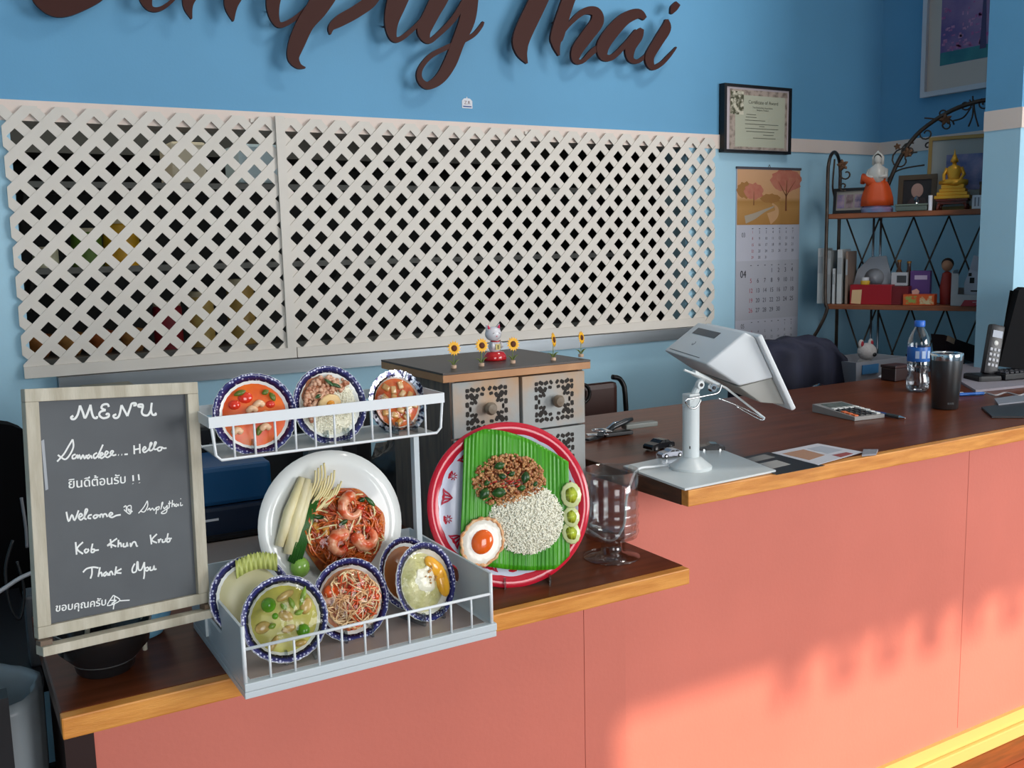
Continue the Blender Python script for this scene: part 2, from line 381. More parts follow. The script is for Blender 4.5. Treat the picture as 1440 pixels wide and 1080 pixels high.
lg = MB(); lg.mm(.30, 2.80, YW-.05, YW-.0005, 1.166, 1.203); lg.mm(.30, 2.80, YW-.056, YW-.05, 1.158, 1.203)
single('steel_ledge', lg, STEEL, 'brushed stainless steel ledge running under the white lattice', 'ledge', (1.55, YW, 1.166))

# ================================================================== KITCHEN BEHIND THE HATCH
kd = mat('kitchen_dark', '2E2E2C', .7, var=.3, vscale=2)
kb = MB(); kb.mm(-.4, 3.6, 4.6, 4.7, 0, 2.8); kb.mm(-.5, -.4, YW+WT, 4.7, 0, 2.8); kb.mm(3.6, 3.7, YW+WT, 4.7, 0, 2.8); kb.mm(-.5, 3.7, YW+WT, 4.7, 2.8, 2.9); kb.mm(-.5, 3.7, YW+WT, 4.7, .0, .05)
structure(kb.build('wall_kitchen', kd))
for i, z in enumerate((1.22, 1.52, 1.80)):
    t = thing('kitchen_shelf', ('lowest', 'middle', 'topmost')[i]+' steel shelf in the dark kitchen seen through the lattice', 'shelf', (1.4, 3.9, z-.02), group='kitchen shelves behind the lattice')
    b = MB(); b.mm(.1, 2.9, 3.56, 3.95, z-.02, z); b.build('shelf_board', mat('dull_steel', '6E6E6A', .5, metal=.5), t, world=True)
    for x in (.3, 1.4, 2.6):
        b = MB(); b.prism([(3.95, z-.02), (3.95, z-.16), (3.93, z-.16), (3.65, z-.02)], x-.006, x+.006, Matrix(((0, 0, 1, 0), (1, 0, 0, 0), (0, 1, 0, 0), (0, 0, 0, 1)))); b.build('bracket', MATS['dull_steel'], t, world=True)
def canister(loc, r, h, m, label, cat, group, lid=None):
    t = thing('canister', label, cat, loc, group=group)
    b = MB(); b.lathe([(0, 0), (r, 0), (r, h*.86), (r*.9, h*.9), (r*.9, h*.9)], 20); b.build('body', m, t, smooth='auto')
    b = MB(); b.lathe([(0, h*.9), (r*.95, h*.9), (r*.95, h), (0, h)], 20); b.build('lid', lid or m, t, smooth='auto')
KC = [('C9A437', 1), ('D98A1E', 1), ('4C7A2E', 0), ('B07A46', 0), ('A3301F', 0), ('D9D2BE', 1), ('B58A54', 0), ('8C1F2B', 0), ('D8D5CB', 1), ('6A4A2E', 0)]
def kit(px, py, zz, r, h, c, label, cat='canister'):
    q = PY(px, py, 3.66); canister((q.x, q.y, zz), r, h, mat('kitchen_'+c, c, .45, var=.15, vscale=20), label, cat, 'kitchen containers behind the lattice', mat('kitchen_lid', 'C8B999', .5))
kit(165, 268, 1.52, .06, .16, 'D9A21E', 'yellow tub on the middle kitchen shelf seen through the lattice left half')
kit(115, 262, 1.52, .05, .13, '5E7F2E', 'green tub seen through the lattice left of the yellow tub')
kit(62, 335, 1.52, .04, .07, 'E6E2C0', 'small cream pot at far left behind the lattice')
kit(232, 395, 1.22, .05, .17, '8E1F2C', 'dark red jar seen through the left lattice panel')
kit(280, 395, 1.22, .045, .2, 'C2A35A', 'tan canister right of the dark red jar behind the lattice')
kit(335, 370, 1.22, .05, .24, 'B9964F', 'tall tan canister nearest the lattice divider')
for i, (px, c) in enumerate(((75, 'A86A34'), (115, 'B98245'), (155, 'A85A2C'), (195, 'BD8448'))):
    q = PY(px*1.12-30, 470, 3.66)
    t = thing('bowl', ('leftmost', 'second from left', 'third from left', 'rightmost')[i]+' of four brown bowls low behind the lattice', 'bowl', (q.x, q.y, 1.22), group='brown bowls behind the lattice')
    b = MB(); b.lathe([(.025, 0), (.045, .04), (.052, .075), (.048, .075), (.04, .04), (0, .012)], 20); b.build('bowl_body', mat('kitchen_'+c, c, .5, var=.25, vscale=30), t, smooth=True)
    b = MB(); b.ball((0, 0, .058), (.044, .044, .026), seg=14, rings=8); b.build('food', mat('kitchen_food%d' % i, ('B0522A', 'C58B4F', '9C3B22', 'C98E4B')[i], .6, var=.3, vscale=50), t, smooth=True)
for i, (px, py, wd, c) in enumerate(((355, 215, .16, 'A9BCC4'), (258, 240, .12, 'C7BCA5'), (215, 172, .02, 'EEEEDD'))[:2]):
    q = PY(px, py, 3.70); q.z = (1.875, 1.875)[i]; b = MB(); b.box((q.x, q.y, q.z), (wd, .2, .14), bev=.01)
    t = single('storage_box', b, mat('kbox'+c, c, .5), ('pale blue-grey box high behind the lattice near the divider', 'beige box left of the pale blue-grey box behind the lattice')[i], 'box', (q.x, q.y, q.z-.07))
hood = MB(); hood.mm(.2, 2.7, 3.98, 4.5, 1.93, 2.1); single('kitchen_hood', hood, mat('hood_steel', '55534E', .4, metal=.6), 'long grey steel cooker hood high behind the lattice', 'hood', (1.4, 4.2, 1.93))
light('kitchen_lamp', 'AREA', (.7, 3.5, 2.6), (0, .4, -1), 7, (1, .93, .8), size=(1.4, .3))

# ================================================================== WALL SIGN
SIGN = [
 ('S', [[(48, -14, 4), (55, -4, 22), (80, 2, 44), (110, -6, 44), (140, -22, 38), (158, -55, 34), (125, -92, 32), (108, -135, 28), (138, -175, 22), (185, -180, 8)]]),
 ('i', [[(222, -60, 18), (206, -15, 18), (206, 0, 17), (213, 12, 8), (228, 11, 6), (247, -4, 5), (262, -25, 4)], [(228, -95, 5), (232, -100, 14), (240, -106, 8)]]),
 ('m', [[(262, -25, 5), (285, -60, 14), (296, -55, 20), (272, -15, 22), (265, 6, 15), (270, 26, 2)], [(275, -20, 5), (318, -62, 10), (345, -60, 22), (334, -20, 28), (326, 6, 20), (329, 29, 2)],
        [(338, -20, 5), (380, -62, 10), (405, -62, 22), (390, -20, 22), (385, 10, 18), (392, 33, 9), (408, 30, 7), (432, 12, 7), (452, -14, 8)]]),
 ('p', [[(480, -60, 26), (462, -18, 34), (447, 10, 30), (430, 33, 25), (418, 60, 23), (413, 80, 17), (420, 92, 9), (430, 95, 2)], [(465, 48, 2), (467, 38, 10), (480, 28, 17), (503, 15, 18), (525, -3, 18), (535, -35, 16), (505, -62, 12)]]),
 ('l', [[(600, -110, 14), (590, -80, 22), (572, -30, 28), (559, 2, 28), (551, 32, 19), (554, 53, 10), (566, 53, 7), (592, 30, 6), (610, 5, 6)]]),
 ('y', [[(640, -60, 16), (623, -12, 24), (608, 18, 22), (597, 42, 20), (603, 57, 9), (615, 50, 7), (638, 27, 8), (655, 0, 8)], [(672, -45, 12), (664, -5, 20), (658, 28, 22), (645, 60, 18), (634, 88, 18), (620, 110, 15), (603, 120, 11), (592, 112, 8), (592, 97, 7), (606, 79, 7), (630, 66, 7), (652, 57, 7), (668, 48, 6), (678, 36, 5), (681, 30, 3)]]),
 ('T', [[(800, -85, 20), (775, -40, 26), (757, 2, 26), (735, 50, 25), (734, 72, 17), (742, 89, 2)], [(695, -40, 3), (705, -65, 16), (745, -75, 14), (800, -70, 16), (860, -85, 4)]]),
 ('h', [[(845, -95, 10), (825, -60, 20), (800, 0, 18), (785, 48, 19), (783, 62, 12), (787, 78, 2)], [(790, 50, 3), (803, 32, 6), (822, 16, 9), (838, 16, 14), (841, 30, 18), (827, 50, 18), (813, 70, 16), (811, 84, 10), (820, 86, 6), (835, 72, 8), (850, 62, 8)]]),
 ('a', [[(908, 26, 6), (898, 19, 14), (880, 26, 17), (862, 44, 19), (849, 64, 18), (850, 79, 12), (862, 80, 8), (880, 63, 7), (897, 43, 7)], [(904, 40, 6), (898, 50, 15), (888, 66, 15), (888, 82, 9), (898, 86, 6), (912, 76, 5), (924, 62, 4)]]),
 ('i', [[(938, 27, 4), (937, 40, 14), (925, 60, 14), (914, 80, 13), (918, 94, 9), (930, 90, 6), (942, 78, 5), (952, 66, 2)], [(945, 19, 3), (949, 11, 10), (955, 4, 8)]]),
]
sm = mat('sign_brown', '3E1B14', .55, spec=.25)
sg = thing('wall_sign', 'large dark brown raised script lettering on the blue wall above the lattice', 'sign', (1.6, YW-.072, 2.3))
YS = YW-.072
for k, (ch, strokes) in enumerate(SIGN):
    mb = MB()
    for j, st in enumerate(strokes):
        pts = cr(st, 6); L, Rr = ribbon(pts); n = len(L); vs = []
        off = [.0007*(k % 3)+.0022*j+.0020*(i % n)/n for i in range(2*n)]
        for i, q in enumerate(L+Rr):
            P = PY(q[0], q[1], YS); vs.append((P.x, YS+off[i], P.z))
        for i, q in enumerate(L+Rr):
            P = PY(q[0], q[1], YS); vs.append((P.x, YS+.012+off[i], P.z))
        fs = []
        for i in range(n-1):
            fs += [(i, i+1, n+i+1, n+i), (2*n+i, 3*n+i, 3*n+i+1, 2*n+i+1), (i, 2*n+i, 2*n+i+1, i+1), (n+i, n+i+1, 3*n+i+1, 3*n+i)]
        fs += [(0, n, 3*n, 2*n), (n-1, 3*n-1, 4*n-1, 2*n-1)]
        mb.add(vs, fs)
        m_ = pts[len(pts)//2]; P = PY(m_[0], m_[1], YS); 
        if m_[2] > 15: mb.tube([(P.x, YS+.011, P.z), (P.x, YW+.002, P.z)], .003, 6)
    mb.build('letter', sm, sg, world=True)
st_ = MB(); q = PY(657, 145, YW-.002); Ms = frame(q)
st_.prism([(-.021, -.018), (.021, -.018), (.021, .008), (.012, .016), (.002, .017), (0, .024), (-.003, .017), (-.012, .016), (-.021, .008)], -.002, 0, Ms)
sk = single('wall_sticker', st_, PAPER, 'tiny white house-shaped sticker on the blue wall below the lettering', 'sticker', q, M=Ms)
b = MB(); put_text(b, 'Z.R', 0, -.004, .017, .0006); b.build('sticker_print', mat('sticker_brown', '6A4038', .7), sk); b = MB(); b.box((0, -.012, .0006), (.034, .004, .0004)); b.build('sticker_band', mat('sticker_blue', '34508C', .7), sk)

# ================================================================== SHARED SMALL BUILDERS
ACR = thin_glass('acrylic_edge', 'D8E0E2')
def easel(q, yaw, w, label, hgt=.07, group='clear acrylic plate easels'):
    """folding plate easel: two side frames with front hooks, joined by a cross bar"""
    t = thing('plate_easel', label, 'easel', q, yaw, group)
    for s in (-1, 1):
        x = s*w/2; b = MB(); T = Matrix(((0, 0, 1, x), (1, 0, 0, 0), (0, 1, 0, 0), (0, 0, 0, 1)))
        b.prism([(-.022, 0), (.045, 0), (.047, .005), (.004, .007), (.012, .02), (.022+hgt*.12, hgt), (.017+hgt*.12, hgt), (.004, .018), (-.010, .010), (-.016, .022), (-.021, .022)], -.002, .002, T)
        b.build('side_frame', ACR, t)
    b = MB(); b.box((0, .03, .004), (w, .006, .004)); b.build('cross_bar', ACR, t); return t
def plate(M, R, label, rim='blue', group=None, cat='plate', depth=.012, hole=None, name='display_plate'):
    t = thing(name, label, cat, M=M, group=group)
    rr = R*.80; b = MB()
    b.lathe([(0, -depth), (rr*.55, -depth), (rr*.9, -depth*.55), (rr, 0), (R, .003), (R, .0055), (rr*.99, .0025), (rr*.86, -depth*.45), (rr*.55, -depth+.003), (0, -depth+.003)], 56, wob=(lambda a: 1+.006*math.cos(28*a)) if rim == 'blue' else None)
    b.build('plate_body', PORC if rim != 'red' else mat('red_enamel', 'D2203A', .16, coat=.4), t, smooth=True)
    if rim == 'blue':
        b = MB(); b.lathe([(rr*1.03, .0032), (R*.985, .0062), (R*.992, .0060), (R*.992, .0030)], 56, wob=lambda a: 1+.006*math.cos(28*a), close=True); b.build('patterned_rim', BLUERIM, t, smooth=True, label='dark blue rim with tiny pale flowers')
    return t
def pool(t, R, z, m, name='sauce', wob=.0, dome=.003, n=48, c=(0, 0), sy=1, a0=0, bumpy=0):
    """slightly domed surface of a liquid or mound"""
    vs = [(c[0], c[1], z+dome)]; fs = []
    K = 5
    for k in range(1, K+1):
        for i in range(n):
            a = 2*math.pi*i/n; w_ = 1+wob*noise.noise((math.cos(a)*1.7+a0, math.sin(a)*1.7, R*50)); r = R*k/K*w_
            x = c[0]+r*math.cos(a); y = c[1]+r*math.sin(a)*sy
            vs.append((x, y, z+dome*(1-(k/K)**2)+(bumpy*noise.noise((x*120, y*120, a0)) if k < K else -.002)))
    for i in range(n): fs.append((0, 1+i, 1+(i+1) % n))
    for k in range(K-1):
        for i in range(n): a = 1+k*n; fs.append((a+i, a+n+i, a+n+(i+1) % n, a+(i+1) % n))
    b = MB(); b.add(vs, fs); return b.build(name, m, t, smooth=True)
def scatter(t, name, m, n, inside, size, z, kind='stuff', long=1, seed=1, flat=.7, seg=6, rings=4, spread=.002):
    r = random.Random(seed); b = MB(); c = 0; g = 0
    while c < n and g < n*40:
        g += 1; x = r.uniform(-.16, .16); y = r.uniform(-.16, .16)
        if not inside(x, y): continue
        c += 1; s = size*r.uniform(.7, 1.3); zz = z(x, y) if callable(z) else z
        b.ball((x, y, zz+r.uniform(0, spread)), (s*long, s, s*flat), seg=seg, rings=rings, rot=Matrix.Rotation(r.uniform(0, 6.28), 4, 'Z') @ Matrix.Rotation(r.uniform(-.4, .4), 4, 'Y'))
    o = b.build(name, m, t, smooth=True)
    if kind: o['kind'] = kind
    return o
def strands(t, name, m, n, inside, length, rad, z, seed=1, curve=.5, kind='stuff', dirr=None, spread=.006):
    r = random.Random(seed); b = MB(); c = 0; g = 0
    while c < n and g < n*40:
        g += 1; x = r.uniform(-.14, .14); y = r.uniform(-.14, .14)
        if not inside(x, y): continue
        c += 1; a = r.uniform(0, 6.28) if dirr is None else dirr+r.uniform(-.35, .35); k = r.uniform(-curve, curve); pts = []; zz = z+r.uniform(0, spread); h = r.uniform(0, .003)
        L = length*r.uniform(.6, 1.2); px_, py_ = x, y
        for i in range(6):
            pts.append((px_, py_, zz+h*math.sin(i*.63))); px_ += math.cos(a)*L/5; py_ += math.sin(a)*L/5; a += k
            if not inside(px_, py_): px_, py_ = px_*.9, py_*.9; a += 1.2
        b.tube(pts, [rad*.7]+[rad]*4+[rad*.6], 5)
    o = b.build(name, m, t, smooth=True)
    if kind: o['kind'] = kind
    return o
def leaf(t, x, y, z, L, W, a, m, name='basil_leaf', bend=.3, pitch=0):
    vs = []; fs = []; n = 7
    for i in range(n):
        u = i/(n-1); w_ = W*math.sin(math.pi*min(1, u*.92+.06))**.8; h = bend*L*.3*math.sin(math.pi*u)
        for s, d in ((-1, .25), (0, 0), (1, .25)): vs.append((u*L-L/2, s*w_/2, h+abs(s)*d*w_*.5))
    m2 = len(vs); vs += [(v[0], v[1], v[2]-.0007) for v in vs]
    for i in range(n-1):
        for k in range(2):
            a_ = i*3+k; fs.append((a_, a_+3, a_+4, a_+1)); fs.append((m2+a_, m2+a_+1, m2+a_+4, m2+a_+3))
        fs.append((i*3, m2+i*3, m2+i*3+3, i*3+3)); fs.append((i*3+2, i*3+5, m2+i*3+5, m2+i*3+2))
    b = MB(); b.add(vs, fs, Matrix.Translation((x, y, z)) @ Matrix.Rotation(a, 4, 'Z') @ Matrix.Rotation(pitch, 4, 'Y')); return b.build(name, m, t, smooth=True)
def shrimp(t, x, y, z, r, a, th, sweep=4.6, label=None):
    """curled prawn: tapered segmented tube with tail fan"""
    pts = []; rs = []; n = 18
    for i in range(n):
        u = i/(n-1); an = a+u*sweep; rr = r*(1-.25*u)
        pts.append((x+rr*math.cos(an), y+rr*math.sin(an), z+.003*math.sin(u*3))); rs.append(th*(1-.55*u)*(1+.10*math.cos(u*44))*(.55 if i == 0 else 1))
    b = MB(); b.tube(pts, rs, 10); sh_ = b.build('prawn', mat('prawn_flesh', 'F3B088', .2, col2='E0592C', vscale=60, lo=.4, hi=.6, coat=.3), t, smooth=True)
    e = Vector(pts[-1]); d = (e-Vector(pts[-2])).normalized(); pr = Vector((-d.y, d.x, 0)); b = MB()
    for s in (-1, 0, 1):
        q = e+d*r*.45+pr*s*r*.28; b.tube([e, (e+q)/2, q], [th*.3, th*.34, th*.1], 6)
    b.build('prawn_tail', mat('prawn_tail', 'D63A1C', .25, coat=.3), sh_, smooth=True); return sh_
def egg(t, x, y, z, R, a=0, sx=1, sy=1, orange='F08018', brown=False):
    T = Matrix.Translation((x, y, z)) @ Matrix.Rotation(a, 4, 'Z') @ Matrix.Diagonal((sx, sy, 1, 1)); b = MB(); n = 40; vs = [(0, 0, .006)]; fs = []
    prof = [(.35, .006), (.7, .0045), (.88, .005), (1, .002), (.96, -.001)]
    for k, (f_, h) in enumerate(prof):
        for i in range(n):
            an = 2*math.pi*i/n; w_ = 1+(.09*noise.noise((math.cos(an)*3, math.sin(an)*3, R*90))*(k > 1)); vs.append((R*f_*w_*math.cos(an), R*f_*w_*math.sin(an), h+(.0012*noise.noise((an*4, k, 0)) if k > 1 else 0)))
    for i in range(n): fs.append((0, 1+i, 1+(i+1) % n))
    for k in range(4):
        for i in range(n): q = 1+k*n; fs.append((q+i, q+n+i, q+n+(i+1) % n, q+(i+1) % n))
    fs.append(tuple(1+4*n+i for i in range(n-1, -1, -1)))
    b.add(vs, fs, T); e = b.build('fried_egg', mat('egg_white', 'F2EBDD', .18, coat=.3, bump=.2, bscale=90) if not brown else mat('egg_white_tan', 'E8C68C', .25, coat=.3), t, smooth=True)
    if not brown:
        b = MB(); pts = []
        for i in range(60):
            an = 2*math.pi*i/60; w_ = 1+.09*noise.noise((math.cos(an)*3, math.sin(an)*3, R*90)); pts.append((R*.98*w_*math.cos(an), R*.98*w_*math.sin(an), .0025+.001*math.sin(i*2.3)))
        b.tube(pts, [.0034+.0012*math.sin(i*1.9) for i in range(60)], 6, T, closed=True); b.build('crisp_edge', mat('egg_crisp', 'D98A4E', .35, col2='EBC79A', vscale=120), e, smooth=True, label='crisp brown fried edge')
    b = MB(); b.ball((0, 0, .006), (R*(.52 if not brown else .36), R*(.52 if not brown else .36), R*.2), T, seg=24, rings=12); b.build('yolk', mat('yolk_'+orange, orange, .1, coat=.6), e, smooth=True); return e
def film(t, R, h, z=.004, name='cling_film', c=(0, 0)):
    b = MB(); n = 40; vs = [(c[0], c[1], z+h)]; fs = []; K = 8
    for k in range(1, K+1):
        for i in range(n):
            a = 2*math.pi*i/n; x = c[0]+R*k/K*math.cos(a); y = c[1]+R*k/K*math.sin(a); vs.append((x, y, z+h*(1-(k/K)**2.5)+.0016*noise.noise((x*60, y*60, R*100))*(k < K)))
    for i in range(n): fs.append((0, 1+i, 1+(i+1) % n))
    for k in range(K-1):
        for i in range(n): a = 1+k*n; fs.append((a+i, a+n+i, a+n+(i+1) % n, a+(i+1) % n))
    b.add(vs, fs); return b.build(name, FILM, t, smooth=True, label='clear wrinkled cling film')
RICE = mat('rice', 'F7F4E0', .4); BASIL = mat('basil', '2C5A1E', .3, col2='173A12', vscale=60); CHICK = mat('minced_chicken', 'D9A56C', .3, col2='8E4418', vscale=110, coat=.3)
RINGS = 'food display plates with dark blue rims'

# ================================================================== FOOD DISPLAY STAND
TX0, TX1, TY0, TY1 = .342, .762, 1.372, 1.700
FZ = .934      # tray floor
GREYW = mat('stand_white', 'C9D2D6', .3)
st = thing('display_stand', 'white two-tier metal display stand holding plates of food', 'stand', (TX0, TY0, ZL))
b = MB(); b.mm(TX0, TX1+.004, TY0, TY1, ZL, ZL+.0105, bev=.0015); b.build('base_plinth', GREYW, st, world=True)
b = MB(); b.mm(TX0, TX1+.004, TY0-.002, TY1, ZL+.0115, FZ, bev=.0015); b.build('tray_floor', GREYW, st, world=True)
fl_ = MB(); fl_.mm(TX0+.012, TX1-.012, TY0+.012, TY1-.012, FZ, FZ+.0006); fl_.build('tray_liner', mat('liner_brown', '9A8C86', .25), st, world=True)
def side_wall(x, hx):
    """end wall of the tray with a slot-shaped hand hole"""
    z0, z1 = FZ, 1.020; hy0, hy1, hz0, hz1 = 1.49, 1.60, .968, .998
    out = [(TY0+.003, z0), (TY1, z0), (TY1, z1), (TY0+.003, z1)]
    b = MB()
    def P(y0, y1, a, c): b.mm(x, x+hx, y0, y1, a, c)
    n = 6; r = (hz1-hz0)/2; zc = (hz0+hz1)/2
    P(TY0+.003, hy0, z0, z1); P(hy1, TY1, z0, z1); P(hy0, hy1, z0, hz0); P(hy0, hy1, hz1, z1)
    for yc, s in ((hy0, 1), (hy1, -1)):
        for zs in (1, -1):
            arc = [(yc+s*(r-r*math.cos(a)), zc+zs*r*math.sin(a)) for a in [math.pi/2*i/n for i in range(n+1)]]
            poly = [(yc, zc+zs*r)]+arc
            b.prism(poly, x, x+hx, Matrix(((0, 0, 1, 0), (1, 0, 0, 0), (0, 1, 0, 0), (0, 0, 0, 1))))
    return b
side_wall(TX0, .004).build('end_wall', GREYW, st, world=True); side_wall(TX1-.004, .004).build('end_wall', GREYW, st, world=True)
b = MB(); b.mm(TX0+.004, TX1-.004, TY1-.004, TY1, FZ, 1.020); b.build('back_wall', GREYW, st, world=True)
wr_ = mat('white_wire', 'E6EAEC', .3)
for x in (TX0+.003, TX1-.003): b = MB(); b.tube([(x, TY0+.004, FZ), (x, TY0+.004, 1.0205)], .0032, 8); b.build('corner_rod', wr_, st, smooth=True, world=True)
b = MB(); b.tube([(TX0+.003, TY0+.004, .985), (TX1-.003, TY0+.004, .985)], .0026, 8); b.build('front_rail', wr_, st, smooth=True, world=True)
for i in range(1, 11):
    x = TX0+.003+(TX1-TX0-.006)*i/11; b = MB(); b.tube([(x, TY0+.004, FZ), (x, TY0+.004, .985)], .0019, 6); b.build('front_bar', wr_, st, smooth=True, world=True)
# upper basket
BY0, BY1, BZ0, BZ1 = 1.50, 1.625, 1.243, 1.303; BX0, BX1 = .349, .741
def band(y0, y1):
    b = MB(); z0, z1 = BZ1-.0085, BZ1+.0085
    b.mm(BX0-.004, BX1+.004, BY0-.002, BY0, z0, z1); b.mm(BX0-.004, BX1+.004, BY1, BY1+.002, z0, z1)
    b.mm(BX0-.004, BX0-.002, BY0, BY1, z0, z1); b.mm(BX1+.002, BX1+.004, BY0, BY1, z0, z1); return b
band(0, 0).build('basket_band', wr_, st, world=True)
fz = mat('basket_floor_grey', '8F9494', .35)
b = MB(); b.mm(BX0+.012, BX1-.012, BY0+.004, BY1-.004, BZ0-.002, BZ0); b.build('basket_floor', fz, st, world=True)
for y in (BY0, BY1):
    b = MB(); b.tube([(BX0, y, BZ1-.008), (BX0+.004, y, BZ0+.008), (BX0+.012, y, BZ0), (BX1-.012, y, BZ0), (BX1-.004, y, BZ0+.008), (BX1, y, BZ1-.008)], .0024, 8); b.build('basket_wire', wr_, st, smooth=True, world=True)
for i in range(1, 12):
    x = BX0+(BX1-BX0)*i/12
    for y in (BY0, BY1):
        b = MB(); b.tube([(x, y, BZ1-.008), (x, y, BZ0)], .0019, 6); b.build('basket_bar', wr_, st, smooth=True, world=True)
for x in (BX0-.006, BX1-.012):
    b = MB(); b.mm(x-.005, x+.005, 1.585, 1.60, FZ, BZ0-.002); b.build('upright_post', GREYW, st, world=True)

# ---- plates on the upper basket
def on(px, py, Y, R, label, yaw=0, tilt=.3, rim='blue', roll=0, **k):
    return plate(frame(PY(px, py, Y), yaw, tilt, roll), R, label, rim, group=k.pop('group', RINGS if rim == 'blue' else None), **k)
t = on(358, 583, 1.545, .0665, 'blue-rimmed bowl of orange prawn soup, leftmost in the upper basket', yaw=-.1, tilt=.26)
pool(t, .0525, .0012, mat('tomyum', 'EC7414', .35, col2='D8481A', vscale=22, coat=.1), dome=.002)
rr = random.Random(3)
for i, (x, y) in enumerate(((.008, .012), (-.004, .004), (.016, -.006), (.014, -.026), (-.030, -.028))): b = MB(); b.tube(cr([(x-.008, y, .004), (x, y+.006, .007), (x+.007, y, .005)], 4), [.003]+[.0052]*7+[.003], 8); b.build('mushroom_piece', mat('mushroom', 'EFC39A', .25, coat=.3), t, smooth=True)
for x, y, s in ((-.030, .018, .010), (-.012, .028, .012), (.026, .014, .008)): b = MB(); b.ball((x, y, .002), (s, s*.8, .005)); b.build('tomato_piece', mat('tomato', 'D9331C', .12, coat=.5), t, smooth=True)
for x, y, L, a in ((-.020, .036, .02, .3), (.030, .026, .016, 2), (.004, -.026, .018, 1.2), (.02, .034, .012, 0.4)): leaf(t, x, y, .005, L, .009, a, mat('herb', '5C6A1C', .3))
t = on(463, 570, 1.555, .067, 'blue-rimmed plate of rice, minced pork and fried egg, middle of the upper basket', yaw=.12, tilt=.26)
pool(t, .052, .0, mat('rice_bed', 'EFEBD6', .5, bump=.5, bscale=300), 'rice_bed', dome=.004, bumpy=.002)
pool(t, .034, .003, mat('pork_bed', 'A86A48', .5, bump=.5, bscale=250), 'pork_bed', c=(-.014, .017), wob=.25, dome=.006)
scatter(t, 'rice_grain', RICE, 420, lambda x, y: x*x+y*y < .050**2 and (x*.7-y > -.012), .0011, lambda x, y: .004, long=2.3, seed=5, seg=5, rings=3)
scatter(t, 'minced_pork', mat('pork', 'E0B596', .3, col2='A5603F', vscale=120, coat=.2), 150, lambda x, y: x*x+y*y < .049**2 and (x*.7-y < -.006), .0042, .007, seed=6, spread=.005)
egg(t, -.006, .0, .012, .019, .4, 1.15, .9, 'F09A20', brown=True)
for x, y, L, a in ((-.0, .036, .02, -.8), (.012, .030, .018, -.5), (-.024, .016, .014, .4)): leaf(t, x, y, .014, L, .006, a, BASIL)
t = on(558, 566, 1.575, .0565, 'round foil-rimmed bowl of orange curry wrapped in film, rightmost in the upper basket', yaw=.1, tilt=.26, rim='foil')
b = MB(); vs = []; n = 96
b.lathe([(.0455, .004), (.0575, .006), (.0575, .004), (.0455, .001)], 96, wob=lambda a: 1+.012*math.cos(34*a), close=True); b.build('foil_rim', mat('foil', 'C9CCD6', .18, metal=1, col2='2C2B40', vscale=130, lo=.48, hi=.56), t, smooth=False, label='crinkled silver and dark foil rim')
pool(t, .046, .001, mat('curry_orange', 'E87E2E', .15, col2='C24A1E', vscale=40, coat=.5), dome=.004, bumpy=.002)
for i in range(16):
    a = i*2.4; r_ = .036*math.sqrt((i+.5)/16); b = MB(); b.box((r_*math.cos(a), r_*math.sin(a), .006), (.014, .010, .006), rz=i*1.3, bev=.0022); b.build('bamboo_piece', mat('bamboo', 'E5A23E', .2, col2='E0C08A', vscale=50, coat=.4), t, smooth=True)
film(t, .05, .016)
for px, py, yw, lb in ((368, 632, 0, 'clear acrylic easel under the orange soup bowl in the basket'), (470, 622, 0, 'clear acrylic easel under the rice and egg plate in the basket'), (566, 614, 0, 'clear acrylic easel under the foil-rimmed bowl in the basket')):
    q = PZ(px, py, BZ0+.0005); q.y = 1.542; q = PY(px, py, 1.542); q.z = BZ0+.0005; easel(q, yw, .036, lb, .035)

# ---- big white plate with noodles and prawns
t = on(466, 738, 1.612, .1315, 'large white plate of noodles, prawns and vegetables leaning in the display stand', tilt=.22, rim='white')
NC = (.020, -.014); NR = .078
pool(t, NR, .002, mat('noodle_bed', 'B5491A', .3, col2='D9802E', vscale=60, coat=.3), 'noodle_bed', c=NC, dome=.010, wob=.15, bumpy=.005)
inn = lambda x, y: (x-NC[0])**2+(y-NC[1])**2 < (NR*.92)**2
strands(t, 'noodle', mat('noodle_orange', 'D9722A', .2, col2='B8380F', vscale=60, coat=.4), 260, inn, .045, .0021, .009, seed=4, curve=.45, spread=.008)
strands(t, 'pale_sprout', mat('sprout', 'EAD9A0', .25, coat=.2), 26, inn, .04, .0016, .015, seed=9, curve=.3, spread=.004)
for x, y, r_, a, th in ((.034, .026, .020, 1.2, .0115), (.004, -.034, .017, .6, .014), (.054, -.030, .017, 2.6, .0135)): shrimp(t, x, y, .02, r_, a, th)
for x, y, L, a in ((.070, .030, .026, -.9), (.016, .002, .02, .4), (-.026, .018, .02, -.2), (.034, -.03, .03, 1.6), (.056, .036, .012, .4), (.04, .045, .014, 1)): leaf(t, x, y, .019, L, .008, a, BASIL, 'chive_piece')
for i in range(7): b = MB(); b.ball((-.028+.012*math.cos(i*2.1), -.004+.010*math.sin(i*1.7), .014), (.007, .005, .005), seg=8, rings=6); b.build('scrambled_egg', mat('scramble', 'E9A43A', .3, coat=.2), t, smooth=True)
for i, (x0, y0, x1, y1, w_) in enumerate(((-.100, -.020, -.046, .090, .010), (-.086, -.036, -.036, .086, .011), (-.075, -.030, -.030, .078, .009))):
    b = MB(); b.tube([(x0, y0, .010), ((x0+x1)/2-.004, (y0+y1)/2, .014), (x1, y1, .011)], [w_*.8, w_, w_*.6], 10); b.build('banana_blossom', mat('blossom', 'E6D9A6', .35, col2='EDE2BC', vscale=30, stretch=(3, 1, 1)), t, smooth=True, label='pale cream banana blossom slice')
for i in range(7):
    b = MB(); b.tube([(-.088+i*.0028, -.048-.002*i, .015), (-.062+i*.003, .0, .017), (-.036+i*.003, .044+.003*i, .014)], .0022, 6); b.build('garlic_chive', mat('chive', '2E5E24', .3), t, smooth=True)
